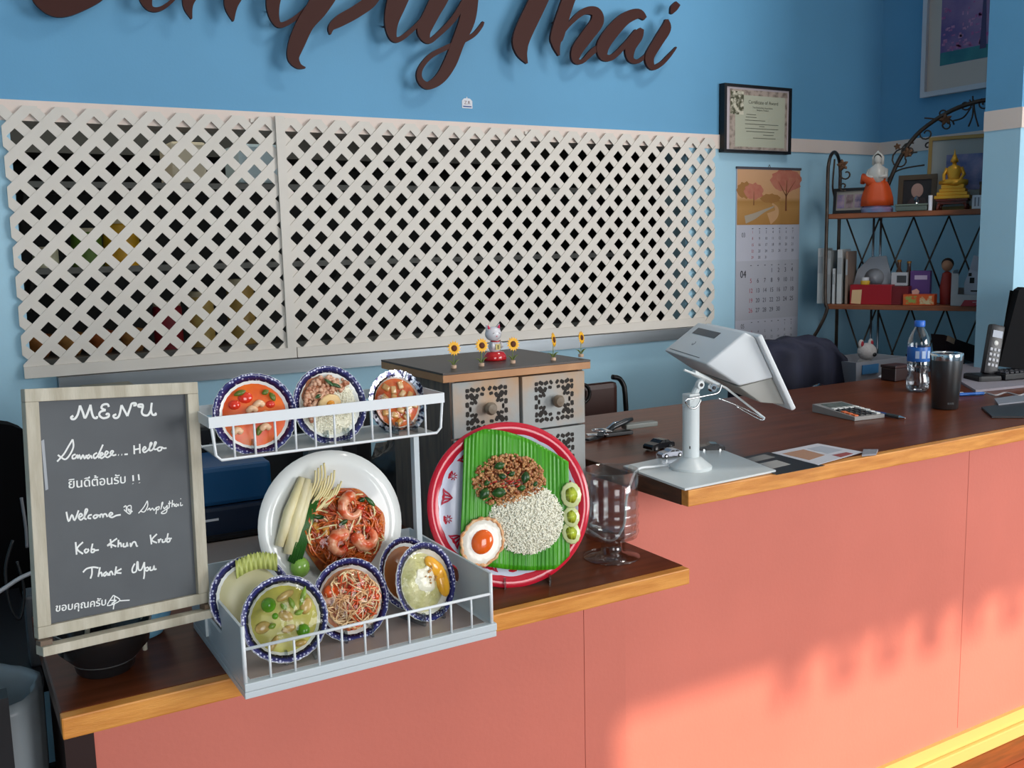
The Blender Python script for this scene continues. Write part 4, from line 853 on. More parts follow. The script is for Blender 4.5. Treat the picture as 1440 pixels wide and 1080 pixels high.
# sunflower ornaments on the chest
PET = mat('petal_yellow', 'F0B01C', .4); SEED = mat('sunflower_centre', '5A2A10', .7, bump=.5, bscale=400); LEAF = mat('ornament_green', '7C8C3C', .5)
def sunflower(px, py, pb, label, first=None, yaw=0, s=1.3):
    Yf = KY0+.005+.0
    base = PZ(px+0, pb, KZ1+.0005); head = PY(px+(0), py, base.y); h = head.z-KZ1
    if first: pass
    t = thing('sunflower_ornament', label, 'ornament', (base.x, base.y, KZ1+.0005), 0, 'small sunflower ornaments on the chest')
    b = MB(); b.lathe([(0, 0), (.0060, 0), (.0064, .006), (.0058, .007), (0, .007)], 16); b.build('pot', mat('pot_pale', 'C8A68C', .6), t, smooth='auto')
    b = MB(); dx = head.x-base.x; b.tube([(0, 0, .006), (dx*.3, 0, h*.5), (dx, 0, h)], .0008, 6); b.build('stem', LEAF, t, smooth=True)
    for sd in (-1, 1):
        o = leaf(t, 0, 0, 0, .016, .007, 0, LEAF, 'leaf', bend=.5); o.matrix_local = Matrix.Translation((sd*.008, 0, .013)) @ Matrix.Rotation(0 if sd > 0 else math.pi, 4, 'Z') @ Matrix.Rotation(-.7, 4, 'Y')
    F = Matrix.Translation((dx, -.002, h)) @ frame((0, 0, 0), yaw, .15)
    b = MB(); b.ball((0, 0, .0012), (.0052*s, .0052*s, .0022), F, seg=14, rings=8); b.build('flower_centre', SEED, t, smooth=True)
    for k in range(15):
        a = 2*math.pi*k/15; R0 = F @ Matrix.Rotation(a, 4, 'Z'); b = MB()
        b.add([(.004*s, -.0012*s, 0), (.008*s, -.0022*s, .001), (.0128*s, 0, .0), (.008*s, .0022*s, .001), (.004*s, .0012*s, 0), (.004*s, -.0012*s, -.001), (.008*s, -.0022*s, -.0002), (.0128*s, 0, -.0008), (.008*s, .0022*s, -.0002), (.004*s, .0012*s, -.001)],
              [(0, 1, 3, 4), (1, 2, 3), (9, 8, 6, 5), (8, 7, 6), (0, 5, 6, 1), (1, 6, 7, 2), (2, 7, 8, 3), (3, 8, 9, 4), (4, 9, 5, 0)], R0); b.build('petal', PET, t)
    return t
sunflower(638, 490, 518, 'sunflower ornament at the front left corner of the chest')
sunflower(677, 486, 515, 'sunflower ornament just left of the lucky cat')
sunflower(721, 484, 511, 'sunflower ornament just right of the lucky cat')
sunflower(778, 478, 507, 'sunflower ornament second from the right on the chest', yaw=.7)
sunflower(817, 475, 502, 'sunflower ornament at the right end of the chest', yaw=.5, s=1.2)
# lucky cat
q = PZ(700, 507, KZ1+.0005); q.y += .012
t = thing('lucky_cat', 'white lucky cat figurine with gold coin on a red oval base', 'figurine', q)
b = MB(); b.lathe([(0, 0), (.026, 0), (.0275, .003), (.026, .011), (.021, .018), (.016, .020), (0, .020)], 28, Matrix.Diagonal((1, .8, 1, 1))); b.build('red_base', mat('cat_red', 'C01E24', .12, coat=.5), t, smooth=True)
WC = mat('cat_white', 'D9D6DA', .2, coat=.3)
b = MB(); b.ball((0, 0, .032), (.0155, .013, .016), seg=18, rings=12); b.build('cat_body', WC, t, smooth=True)
b = MB(); b.ball((-.004, -.001, .060), (.0195, .0165, .0165), seg=24, rings=14); hd = b.build('cat_head', WC, t, smooth=True)
for s in (-1, 1):
    b = MB(); b.lathe([(.0062, 0), (.0035, .008), (0, .014)], 12, Matrix.Translation((-.004+s*.012, 0, .070)) @ Matrix.Rotation(s*.35, 4, 'Y')); b.build('cat_ear', WC, hd, smooth=True)
    b = MB(); b.lathe([(.0036, 0), (.002, .005), (0, .009)], 10, Matrix.Translation((-.004+s*.0122, -.0042, .0725)) @ Matrix.Rotation(s*.35, 4, 'Y')); b.build('ear_inside', mat('cat_pink', 'D8305A', .3), hd, smooth=True)
    b = MB(); b.ball((s*.011, -.010, .034), (.005, .005, .007)); b.build('cat_paw', WC, t, smooth=True)
    b = MB(); b.tube([(-.004+s*.0065-.003, -.0155, .061), (-.004+s*.0065, -.0165, .0635), (-.004+s*.0065+.003, -.0155, .061)], .0006, 5); b.build('cat_eye', BLACK, hd)
b = MB(); b.ball((-.004, -.0175, .0555), (.0016, .001, .0012)); b.build('cat_nose', MATS['cat_pink'], hd, smooth=True)
b = MB(); b.box((0, -.0138, .031), (.012, .003, .013), bev=.001); co = b.build('gold_coin', mat('coin_yellow', 'E0C878', .3), t)
b = MB()
for z in (-.003, 0, .003): b.box((0, -.0156, .031+z), (.006, .0006, .0012))
b.box((0, -.0156, .031), (.0012, .0006, .009)); b.build('coin_print', mat('coin_ink', '5A5A2A', .5), co)
b = MB(); b.tube([(-.012, -.004, .044), (0, -.0145, .043), (.012, -.004, .044)], .0016, 8); b.build('collar', MATS['cat_red'], t, smooth=True)

# ================================================================== TABLET TILL ON A POST STAND
A_ = Vector((1.425, 1.645, ZU))
ts = thing('tablet_stand', 'white metal post stand on a square base plate at the counter corner', 'stand', A_)
Lw = mat('stand_white_metal', 'D6DCDC', .3)
cs = [PZ(963, 687, ZU+.005), PZ(1091, 661, ZU+.005), PZ(1005, 628, ZU+.005), PZ(876, 655, ZU+.005)]
b = MB(); b.prism([(p.x, p.y) for p in cs], ZU+.0005, ZU+.005); b.build('base_plate', Lw, ts, world=True)
pq = PZ(980, 660, ZU+.006)
P0 = Vector((pq.x, pq.y+.02, ZU+.005)); topz = PY(981, 569, P0.y).z
T0 = Matrix.Translation(P0)
b = MB(); b.lathe([(0, 0), (.046, 0), (.046, .006), (.038, .012), (.024, .024), (.0185, .027), (0, .027)], 40, T0); b.build('base_flange', Lw, ts, smooth='auto', world=True)
b = MB(); b.lathe([(0, .027), (.0185, .027), (.0185, topz-P0.z), (0, topz-P0.z)], 32, T0); post = b.build('post', Lw, ts, smooth='auto', world=True)
b = MB(); b.box((P0.x-.0135, P0.y-.0125, P0.z+.05), (.002, .002, .006)); b.build('key_slot', BLACK, post, world=True)
hz = topz
def onP(x, y, d=0): return PY(x, y, P0.y+d)
for i, (x, y) in enumerate(((984, 541), (1002, 545))):
    c = onP(x, y, -.022); b = MB(); T = Matrix.Translation(c) @ Matrix.Rotation(R_(90), 4, 'X')
    b.lathe([(0, -.005), (.009, -.005), (.009, .005), (0, .005)], 20, T); h = b.build('hinge_block', CHROME if i else Lw, ts, smooth='auto', world=True)
    b = MB(); b.lathe([(0, .005), (.004, .005), (.004, .007), (0, .007)], 12, T); b.build('hinge_bolt', BLACK, h, world=True)
b = MB(); b.box((P0.x, P0.y, hz+.012), (.030, .026, .03), bev=.003); b.build('hinge_yoke', Lw, ts, world=True)
arm = [onP(962, 520, -.02), onP(992, 532, -.02), onP(1020, 545, -.02), onP(1075, 588, -.02)]
for dy in (0,):
    for k in range(3):
        a, c = arm[k], arm[k+1]; b = MB(); b.tube([a, c], .0026, 6); b.build('bracket_arm', Lw, ts, world=True)
b = MB(); pts = [onP(*p, -.026) for p in ((1010, 560), (1040, 572), (1073, 588), (1068, 590), (1046, 578), (1036, 572))]; b.tube(cr(pts, 3), .0018, 6); b.build('hand_lever', CHROME, ts, smooth=True, world=True)
b = MB(); pts = [onP(*p, -.026) for p in ((1015, 540), (1010, 552), (995, 556), (975, 560), (964, 563), (969, 572), (978, 574), (986, 562))]; b.tube(cr(pts, 4), .002, 6); b.build('clamp_handle', CHROME, ts, smooth=True, world=True)
# tablet housing: wedge body on a slanted screen, seen from behind
tb_ = thing('card_till', 'white tablet till in a wedge-shaped case facing away, on the post stand', 'tablet', (P0.x, P0.y, hz+.03))
YN = P0.y-.055
def q3(x, y, Y): return PY(x, y, Y)
ridge = PY(1048, 467, YN); far = PZ(982, 453, ridge.z); wd = far-ridge
wn = wd.normalized()
def prof(x, y): return PP(x, y, ridge, wn)
def solid(poly, off, name, m, par, bev=.004):
    me = bmesh.new(); a = [me.verts.new(p) for p in poly]; c = [me.verts.new(Vector(p)+off) for p in poly]; n = len(poly)
    me.faces.new(a); me.faces.new(c[::-1])
    for i in range(n): me.faces.new((a[i], c[i], c[(i+1) % n], a[(i+1) % n]))
    bmesh.ops.recalc_face_normals(me, faces=me.faces[:])
    if bev: bmesh.ops.bevel(me, geom=me.edges[:], offset=bev, segments=3, affect='EDGES', profile=.5)
    me.verts.index_update(); b = MB(); b.add([v.co.copy() for v in me.verts], [tuple(v.index for v in f.verts) for f in me.faces]); me.free()
    return b.build(name, m, par, smooth='auto', world=True)
s_top, s_bot = prof(1068, 469), prof(1116, 573)
dn = (s_bot-s_top).normalized(); outn = wn.cross(dn).normalized()
if outn.dot(s_top-ridge) < 0: outn = -outn
CASE = mat('till_white', 'DDE1E3', .35)
solid([s_top-wd*.05, s_bot-wd*.05, s_bot-wd*.05-outn*.012, s_top-wd*.05-outn*.012], wd*1.12, 'tablet_frame', CASE, tb_, .0035)
b = MB(); e_ = outn*.0006; cA, cB = s_top+dn*.012+wd*.06+e_, s_bot-dn*.012+wd*.06+e_; b.add([cA, cB, cB+wd*.88, cA+wd*.88], [(0, 1, 2, 3)]); b.build('screen', mat('screen_black', '0A0B0D', .1), tb_, world=True)
Lf = (s_bot-s_top).length; backt = s_top-outn*.0122
solid([backt+dn*.003, backt+dn*Lf*.56, prof(1040, 543), prof(993, 512), ridge], wd, 'case_body', CASE, tb_, .005)
solid([p+wd*.03 for p in (backt+dn*(Lf*.565), backt+dn*Lf*.93, prof(1072, 567), prof(1041, 545))], wd*.94, 'case_lower_flap', mat('till_beige', 'ADABA4', .4), tb_, .002)
# slot and seam on the sloped back face
fa, fb = ridge, prof(993, 512)
bn = (fb-fa).cross(wd).normalized(); bn = bn if bn.x < 0 or bn.z > 0 else -bn
if bn.dot(CAM-fa) < 0: bn = -bn
def onback(u, v): return fa+(fb-fa)*v+wd*u+bn*.0008
def quad(u0, u1, v0, v1, nm, m):
    b = MB(); P = [onback(u0, v0), onback(u1, v0), onback(u1, v1), onback(u0, v1)]; P += [p-bn*.0006 for p in P]; b.add(P, [(0, 1, 2, 3), (4, 7, 6, 5), (0, 4, 5, 1), (1, 5, 6, 2), (2, 6, 7, 3), (3, 7, 4, 0)]); b.build(nm, m, tb_, world=True)
quad(.36, .86, .16, .34, 'receipt_slot', mat('slot_dark', '26282C', .3)); quad(.22, .92, .90, .915, 'case_seam', mat('seam_grey', '6A6C70', .5))
b = MB(); c_ = onback(.6, .60); uu = wd.normalized(); vv = (fb-fa).normalized()
for k in range(8): 
    a0 = k*math.pi/5; a1 = (k+1)*math.pi/5; p0 = c_+uu*.005*math.cos(a0)+vv*.006*math.sin(a0); p1 = c_+uu*.005*math.cos(a1)+vv*.006*math.sin(a1); b.tube([p0, p1], .0005, 4)
b.build('case_emblem', mat('seam_grey', '6A6C70', .5), tb_, world=True)
q = s_top-outn*.006+dn*.016-wd.normalized()*.0006; b = MB(); b.box(q, (.004, .002, .012)); b.build('frame_notch', MATS['seam_grey'], tb_, world=True)
b = MB(); b.tube([onP(975, 524, 0), onP(1010, 542, 0)], .007, 8); b.build('mount_bar', Lw, ts, world=True)
b = MB(); b.tube([Vector((P0.x, P0.y, hz+.01)), onP(988, 530, 0)], .008, 10); b.build('hinge_neck', Lw, ts, world=True)
# white cable from the stand over the counter edge behind the goblet
pts = [PZ(957, 647, ZU+.012), PZ(943, 653, ZU+.010), PZ(920, 656, ZU+.010), PZ(897, 660, ZU+.010)]
pts += [Vector((pts[-1].x-.035, pts[-1].y-.02, ZU-.012)), Vector((pts[-1].x-.055, pts[-1].y-.03, ZU-.045)), Vector((pts[-1].x-.062, pts[-1].y-.03, ZL+.05)), Vector((pts[-1].x-.062, pts[-1].y+.02, ZL+.004)), Vector((pts[-1].x-.05, pts[-1].y+.12, ZL+.004))]
b = MB(); b.tube(cr(pts, 6), .0028, 8); single('white_cable', b, WHITE2, 'white cable curving from the tablet stand down behind the goblet', 'cable', pts[0], smooth=True)

# ---- toy cars
def toy_car(q, rz, m, label, s=1.0):
    t = thing('toy_car', label, 'toy car', q, rz, 'small toy cars beside the tablet stand'); S = Matrix.Scale(s, 4)
    prof = [(-.034, .004), (-.034, .012), (-.030, .0145), (-.022, .0155), (-.014, .0215), (.004, .0225), (.014, .0165), (.030, .0140), (.035, .010), (.035, .004)]
    T = S @ Matrix(((1, 0, 0, 0), (0, 0, -1, 0), (0, 1, 0, 0), (0, 0, 0, 1))); b = MB(); b.prism(prof, -.0145, .0145, T); b.build('car_body', m, t)
    b = MB(); b.prism([(-.020, .0158), (-.0135, .0208), (-.006, .0213), (-.006, .0158)], -.0149, .0149, T); b.build('window', BLACK, t)
    b = MB(); b.prism([(-.004, .0158), (-.004, .0213), (.003, .0215), (.011, .0163)], -.0149, .0149, T); b.build('window', BLACK, t)
    for x in (-.021, .022):
        for y in (-.0135, .0135): b = MB(); b.lathe([(0, -.002), (.0058, -.002), (.0058, .002), (0, .002)], 16, S @ Matrix.Translation((x, y, .0058)) @ Matrix.Rotation(R_(90), 4, 'X')); w_ = b.build('wheel', mat('tyre', '1A1A1C', .6), t, smooth='auto'); b = MB(); b.lathe([(0, -.0026), (.003, -.0026), (.003, .0026), (0, .0026)], 12, S @ Matrix.Translation((x, y, .0058)) @ Matrix.Rotation(R_(90), 4, 'X')); b.build('hubcap', CHROME, w_)
    return t
toy_car(PZ(943, 642, ZU+.0055), R_(172), mat('car_silver', 'A7AAB4', .2, metal=.6), 'silver toy car parked on the white base plate', .85)
toy_car(PZ(938, 634, ZU+.001)+Vector((0, .03, 0)), R_(185), mat('car_black', '1C1C20', .2), 'black toy car just behind the silver toy car', 1.1)
toy_car(PZ(1000, 634, ZU+.001), R_(150), mat('car_black', '1C1C20', .2), 'black toy car peeking out right of the white post', .9)
# ---- stapler and clips left on the counter
q = PZ(880, 610, ZU+.001)
t = thing('stapler', 'open grey and black stapler lying on the counter beside the chest', 'stapler', q, R_(-4)); grow(t, 1.3)
b = MB(); b.mm(-.005, .072, -.010, .010, .010, .020, bev=.002); b.build('staple_arm', mat('stapler_grey', '70746F', .35), t)
b = MB(); b.mm(-.055, .010, -.013, .013, 0, .008, bev=.002); b.build('stapler_base', BLACK, t)
b = MB(); b.tube([(-.05, -.006, .008), (-.03, -.002, .018), (0, 0, .026), (.018, .004, .028)], [.004, .006, .006, .004], 8); b.build('handle', mat('gunmetal', '3A3C3E', .3, metal=.6), t, smooth=True)
b = MB(); b.tube([(-.045, .01, .008), (-.02, .012, .02), (.012, .012, .022)], [.003, .005, .004], 8); b.build('spring_lever', CHROME, t, smooth=True)
q = PZ(842, 617, ZU+.001)
t = thing('key_bunch', 'bunch of dark keys and fobs on the counter left of the stapler', 'keys', q); grow(t, 1.25)
for i, (x, y, a, L) in enumerate(((-.012, 0, .3, .05), (.004, .012, -.4, .045), (-.004, -.012, .9, .04), (.018, .002, 1.4, .035))):
    b = MB(); T = Matrix.Translation((x, y, .003+i*.004)) @ Matrix.Rotation(a, 4, 'Z'); b.box((0, 0, 0), (L, .014, .0035), T, bev=.001); b.build('key' if i % 2 else 'key_fob', CHROME if i % 2 else BLACK, t)
b = MB(); b.tube([(.014*math.cos(a), .014*math.sin(a), .018) for a in [i*.45 for i in range(14)]], .0012, 6, closed=True); b.build('key_ring', CHROME, t, smooth=True)

# ---- menus and cards
def sheet(name, pts, z, th, m, label, cat, group=None):
    P = [PZ(x, y, z) for x, y in pts]; b = MB(); b.prism([(p.x, p.y) for p in P], z, z+th); c = sum(P, Vector())/len(P); return single(name, b, m, label, cat, (c.x, c.y, z), group)
def deco(par, pts, z, m, nm):
    P = [PZ(x, y, z) for x, y in pts]; b = MB(); b.prism([(p.x, p.y) for p in P], z, z+.0003); return b.build(nm, m, par, world=True)
mA = sheet('menu_card', [(1036, 645), (1080, 636), (1160, 655), (1092, 668)], ZU+.0007, .0008, mat('card_black', '1A181A', .4), 'black printed card with pale panels beside the tablet stand base', 'card')
deco(mA, [(1045, 646), (1075, 639), (1090, 643), (1058, 650)], ZU+.0016, mat('grey_print', '8A8784', .6), 'printed_panel'); deco(mA, [(1068, 652), (1092, 647), (1112, 653), (1086, 659)], ZU+.0016, mat('grey_print2', 'A8A4A0', .6), 'printed_panel')
mB = sheet('menu_leaflet', [(1085, 637), (1150, 624), (1214, 636), (1150, 654)], ZU+.0018, .0008, mat('leaflet_white', 'CFCDD2', .5), 'white printed menu leaflet overlapping the black card', 'leaflet')
deco(mB, [(1100, 638), (1130, 632), (1160, 640), (1138, 647)], ZU+.0027, mat('print_tan', 'B08468', .6), 'printed_picture'); deco(mB, [(1135, 631), (1155, 627), (1185, 633), (1165, 638)], ZU+.0027, mat('print_pale', 'AEB0B8', .6), 'printed_text')
deco(mB, [(1170, 640), (1190, 636), (1200, 638), (1182, 643)], ZU+.0027, mat('print_red', '9A4A48', .6), 'printed_picture')
sheet('folded_card', [(1214, 634), (1235, 634), (1232, 640), (1212, 642)], ZU+.001, .004, mat('card_grey', '8D8C92', .5), 'small grey folded card at the far end of the menu leaflet', 'card')
# ---- calculator
q = PZ(1192, 583, ZU+.001); P1, P2 = PZ(1142, 574, ZU), PZ(1232, 597, ZU); d = P2-P1; rz = math.atan2(d.y, d.x)+.10
t = thing('calculator', 'grey desktop calculator with coloured keys lying on the counter', 'calculator', q, rz); grow(t, 1.12)
L_, W_ = .155, .095
b = MB(); b.add([(-L_/2, -W_/2, 0), (L_/2, -W_/2, 0), (L_/2, W_/2, 0), (-L_/2, W_/2, 0), (-L_/2, -W_/2, .020), (L_/2, -W_/2, .009), (L_/2, W_/2, .009), (-L_/2, W_/2, .020)], [(3, 2, 1, 0), (4, 5, 6, 7), (0, 1, 5, 4), (1, 2, 6, 5), (2, 3, 7, 6), (3, 0, 4, 7)])
b.build('calculator_body', mat('calc_grey', '8E8B88', .4), t)
Tc = Matrix.Rotation(.071, 4, 'Y'); Tc = Matrix.Translation((0, 0, .0147)) @ Matrix.Rotation(.071, 4, 'Y')
b = MB(); b.box((-.045, .004, .0004), (.040, .070, .001), Tc); b.build('display', mat('lcd', '5E6660', .15), t)
for i in range(5):
    for j in range(5):
        b = MB(); b.box((-.010+i*.0185, -.035+j*.0175, .0012), (.013, .012, .003), Tc, bev=.0008)
        b.build('key', mat('key_white', 'D6D6D2', .4) if (i < 1 or j > 3) else (mat('key_orange', 'D9662E', .4) if (j == 0 and i > 1) else mat('key_black', '1E1E20', .4)), t)
def pen(P, Q, m1, m2, label, r=.005):
    P = Vector(P); Q = Vector(Q); t = thing('pen', label, 'pen', P, 0, 'pens on the counter'); d = (Q-P)
    b = MB(); b.tube([(0, 0, 0), d*.6], r, 12); b.build('barrel', m1, t, smooth='auto')
    b = MB(); b.tube([d*.6, d*.88], r*1.02, 12); b.build('grip', m2, t, smooth='auto')
    b = MB(); b.tube([d*.88, d], [r*.95, r*.25], 12); b.build('tip', CHROME, t, smooth='auto')
    b = MB(); b.tube([(0, 0, r*1.1), d*.22+Vector((0, 0, r*1.3))], r*.25, 6); b.build('clip', CHROME, t); return t
pen(PZ(1210, 576, ZU+.006), PZ(1273, 588, ZU+.006), mat('pen_blue', '2A4A8A', .3), mat('pen_grip', '3C4040', .5), 'blue pen with dark grip beside the calculator')
pen(PZ(1345, 555, ZU+.006), PZ(1388, 553, ZU+.006), mat('pen_bright_blue', '1E5FB4', .25), mat('pen_grip_blue', '2A6CC0', .3), 'bright blue pen lying right of the steel tumbler')

# ---- water bottle
q = PZ(1290, 550, ZU+.001)
t = thing('water_bottle', 'clear plastic water bottle with blue cap and blue label', 'bottle', (q.x, q.y, ZU+.001)); grow(t, 1.2); hb = .197; rb = .030
b = MB(); pr = [(0, 0), (.020, 0), (.028, .006), (.031, .018), (.0305, .034), (.026, .05), (.0285, .064), (.0295, .078), (.0285, .082), (.0285, .122), (.0297, .126), (.0275, .142), (.020, .160), (.0125, .172), (.0110, .178)]
b.lathe(pr, 32, wob=None, cap=False); b.build('bottle_body', thin_glass('bottle_plastic', 'E2E6EA', k=1.3), t, smooth=True)
b = MB(); b.lathe([(0, .002), (.019, .002), (.0268, .008), (.0298, .018), (.0292, .034), (.0248, .05), (.0272, .062), (.0272, .066), (0, .066)], 28); b.build('water', mat('water', 'FFFFFF', .0, trans=1, ior=1.33), t, smooth='auto')
b = MB(); b.lathe([(.0292, .083), (.0295, .084), (.0295, .121), (.0292, .122)], 32, cap=False); lb = b.build('label', mat('label_blue', '2B63B0', .35), t, smooth=True)
for a in (-2.6, -2.05, -1.5): b = MB(); T = Matrix.Rotation(a, 4, 'Z') @ Matrix.Translation((.0297, 0, .102)); b.box((0, 0, 0), (.0006, .010, .020), T); b.build('label_print', mat('label_pale', 'A9BEDC', .4), lb)
b = MB(); b.lathe([(0, .176), (.0135, .176), (.0138, .178), (.0138, .190), (.0125, .192), (0, .192)], 28); b.build('cap', mat('cap_blue', '2A68C8', .35), t, smooth='auto')
# ---- tumbler
q = PZ(1337, 575, ZU+.001)
t = thing('tumbler', 'charcoal insulated steel tumbler with bare steel rim', 'cup', (q.x, q.y+.02, ZU+.001)); grow(t, 1.2)
TB = mat('tumbler_charcoal', '5A5C5E', .28, metal=.85)
b = MB(); b.lathe([(0, 0), (.0285, 0), (.030, .002), (.0372, .118), (.0372, .119), (0, .119)], 40); b.build('tumbler_body', TB, t, smooth='auto')
b = MB(); b.lathe([(.0374, .1192), (.0380, .128), (.0380, .134), (.0368, .136), (.035, .134), (.034, .121)], 40, cap=False); b.build('steel_rim', CHROME, t, smooth=True)
b = MB(); b.lathe([(0, .130), (.0352, .130), (.0352, .133), (0, .133)], 40); b.build('lid', thin_glass('lid_clear', 'B9BCBE'), t, smooth='auto')
b = MB(); 
for k in range(4):
    a = -2.28+k*.13; T = Matrix.Rotation(a, 4, 'Z') @ Matrix.Translation((.0306, 0, .016)); b.box((0, 0, 0), (.0006, .003, .005), T)
b.build('embossed_mark', mat('emboss', '3A3C3E', .4, metal=.5), t, kind='stuff')

# ================================================================== BACK WALL: CERTIFICATE AND CALENDAR
yc = YW-.0005
tl, tr_, bl, br_ = PY(1016, 117, YW-.02), PY(1110, 119, YW-.02), PY(1017, 214, YW-.02), PY(1110, 212, YW-.02)
x0, x1, z0, z1 = (tl.x+bl.x)/2-.004, (tr_.x+br_.x)/2, bl.z, tl.z
cz = thing('framed_certificate', 'black framed certificate on the wall between lattice and calendar', 'certificate', (x0, YW, z0))
for nm, a, b_, c, d in (('frame_rail', x0, x1, z1-.012, z1), ('frame_rail', x0, x1, z0, z0+.012), ('frame_stile', x0, x0+.014, z0+.012, z1-.012), ('frame_stile', x1-.012, x1, z0+.012, z1-.012)):
    m_ = MB(); m_.mm(a, b_, YW-.034, YW-.001, c, d); m_.build(nm, BLACK, cz, world=True)
m_ = MB(); m_.mm(x0+.014, x1-.012, YW-.026, YW-.002, z0+.012, z1-.012); pg = m_.build('certificate_page', mat('mount_lilac', 'BDB2B6', .5), cz, world=True)
def wq(par, nm, m, a, b_, c, d, k=1): m_ = MB(); m_.mm(a, b_, YW-.026-.0005*k-.0004, YW-.026-.0005*k+.0001, c, d); return m_.build(nm, m, par, world=True)
W_, H_ = x1-x0, z1-z0
wq(pg, 'ornate_border', mat('border_pink', 'A8988C', .6, col2='6E6258', vscale=45, lo=.45, hi=.7), x0+.09*W_, x0+.95*W_, z0+.05*H_, z1-.07*H_, 1)
wq(pg, 'parchment', mat('parchment', 'AFB09C', .6), x0+.17*W_, x0+.91*W_, z0+.09*H_, z1-.15*H_, 2)
wq(pg, 'corner_emblem', mat('emblem_floral', 'C8C2AE', .6, col2='4A4A34', vscale=60, lo=.42, hi=.58), x0+.10*W_, x0+.29*W_, z0+.56*H_, z1-.10*H_, 3)
m_ = MB(); Mt = Matrix.Translation((0, YW-.0285, 0)) @ Matrix.Rotation(R_(90), 4, 'X')
for s_, xx, zz, sz in (('Certificate of Award', .58, .73, .021), ('Thai Restaurant Association', .57, .665, .0105), ('Bangkok, Thailand', .57, .63, .0095)): put_text(m_, s_, x0+xx*W_, z0+zz*H_, sz, 0, Mt)
for xx, zz, ww in ((.40, .57, .14), (.40, .53, .16), (.46, .485, .30), (.56, .43, .50), (.56, .40, .08), (.56, .365, .50), (.54, .32, .42), (.66, .275, .16), (.60, .225, .34)): m_.box((x0+xx*W_, YW-.0285, z0+zz*H_), (ww*W_, .0002, .0022))
m_.build('printed_text', mat('cert_ink', '5E6054', .8), pg, world=True, kind='stuff')
# calendar
a, c_ = PY(1036, 234, YW-.004), PY(1124, 318, YW-.004); e_ = PY(1122, 478, YW-.004)
x0, x1, z1 = a.x, c_.x, a.z; zi = PY(1080, 316, YW-.004).z; z0 = z1-.86
cal = thing('wall_calendar', 'three-month wall calendar with autumn tree picture, month 04 largest', 'calendar', (x0, YW, z0)); W_ = x1-x0
m_ = MB(); m_.mm(x0, x1, YW-.005, YW-.0008, z0, z1-.008); pgm = m_.build('calendar_sheet', mat('calendar_paper', 'B9B9C4', .7), cal, world=True)
m_ = MB(); m_.mm(x0-.002, x1+.002, YW-.009, YW-.0005, z1-.010, z1); m_.build('binding_strip', mat('binding_dark', '4A4A52', .5), cal, world=True)
m_ = MB(); m_.tube([((x0+x1)/2-.006, YW-.005, z1), ((x0+x1)/2, YW-.005, z1+.012), ((x0+x1)/2+.006, YW-.005, z1)], .0012, 6); m_.build('hanging_loop', IRON, cal, world=True)
pic = bpy.data.materials.new('autumn_print'); pic.use_nodes = True; nt = pic.node_tree; bb_ = nt.nodes['Principled BSDF']; tc = nt.nodes.new('ShaderNodeTexCoord'); sp = nt.nodes.new('ShaderNodeSeparateXYZ'); cr_ = nt.nodes.new('ShaderNodeValToRGB')
nt.links.new(tc.outputs['Generated'], sp.inputs[0]); nt.links.new(sp.outputs[2], cr_.inputs[0]); nt.links.new(cr_.outputs[0], bb_.inputs[0]); bb_.inputs['Roughness'].default_value = .6
el = cr_.color_ramp.elements; el[0].position = .0; el[0].color = lin('A8783C'); el[1].position = 1; el[1].color = lin('D0A078')
for p_, c2 in ((.3, 'B4854A'), (.42, 'A87A3E'), (.5, 'C8986A')): e2 = el.new(p_); e2.color = lin(c2)
m_ = MB(); m_.mm(x0+.003, x1-.003, YW-.0060, YW-.0052, zi, z1-.011); pc_ = m_.build('autumn_picture', pic, pgm, world=True)
Hh = z1-zi
def blob(nm, cx, cz, rx, rz, m, k, n=22, wb=.12):
    P = [(x0+W_*(cx+rx*math.cos(2*math.pi*i/n)*(1+wb*math.sin(i*2.9))), zi+Hh*(cz+rz*math.sin(2*math.pi*i/n)*(1+wb*math.cos(i*3.7)))) for i in range(n)]
    m_ = MB(); m_.prism(P, -YW+.0062+.0001*k, -YW+.0062+.0001*k+.00008, Matrix(((1, 0, 0, 0), (0, 0, -1, 0), (0, 1, 0, 0), (0, 0, 0, 1)))); m_.v = [(v[0], v[1], v[2]) for v in m_.v]; m_.build(nm, m, pgm, world=True)
LP = mat('print_pink_foliage', 'BE7A62', .7, col2='B86A58', vscale=40); TK = mat('print_trunk', '7A4A2C', .7); PTH = mat('print_path', 'C89A6E', .7); WTR = mat('print_stream', 'A89A88', .7); BR = mat('print_brown_bush', 'A0703C', .7)
blob('printed_bush', .13, .60, .13, .14, BR, 0); blob('printed_bush', .52, .46, .16, .08, BR, 0)
blob('printed_foliage', .26, .58, .15, .14, LP, 1); blob('printed_foliage', .77, .78, .25, .20, LP, 1)
def strip(pts, m, nm, k):
    L_, R2 = ribbon([(x0+W_*x, zi+Hh*z, w_*W_) for x, z, w_ in cr(pts, 5)]); m_ = MB(); n = len(L_); y = YW-.0062-.0001*k
    m_.add([(p[0], y, p[1]) for p in L_+R2], [(i, i+1, n+i+1, n+i) for i in range(n-1)]); m_.build(nm, m, pgm, world=True)
strip([(.50, .10, .14), (.60, .18, .10), (.62, .28, .05), (.55, .37, .02)], PTH, 'printed_path', 2); strip([(.13, .09, .09), (.27, .15, .07), (.42, .24, .035), (.58, .32, .015)], WTR, 'printed_stream', 2)
strip([(.77, .24, .03), (.77, .5, .022), (.78, .78, .008)], TK, 'printed_trunk', 3); strip([(.77, .5, .014), (.70, .64, .01), (.64, .76, .004)], TK, 'printed_trunk', 3); strip([(.77, .5, .014), (.84, .64, .01), (.92, .78, .004)], TK, 'printed_trunk', 3); strip([(.26, .34, .016), (.26, .58, .006)], TK, 'printed_trunk', 3)
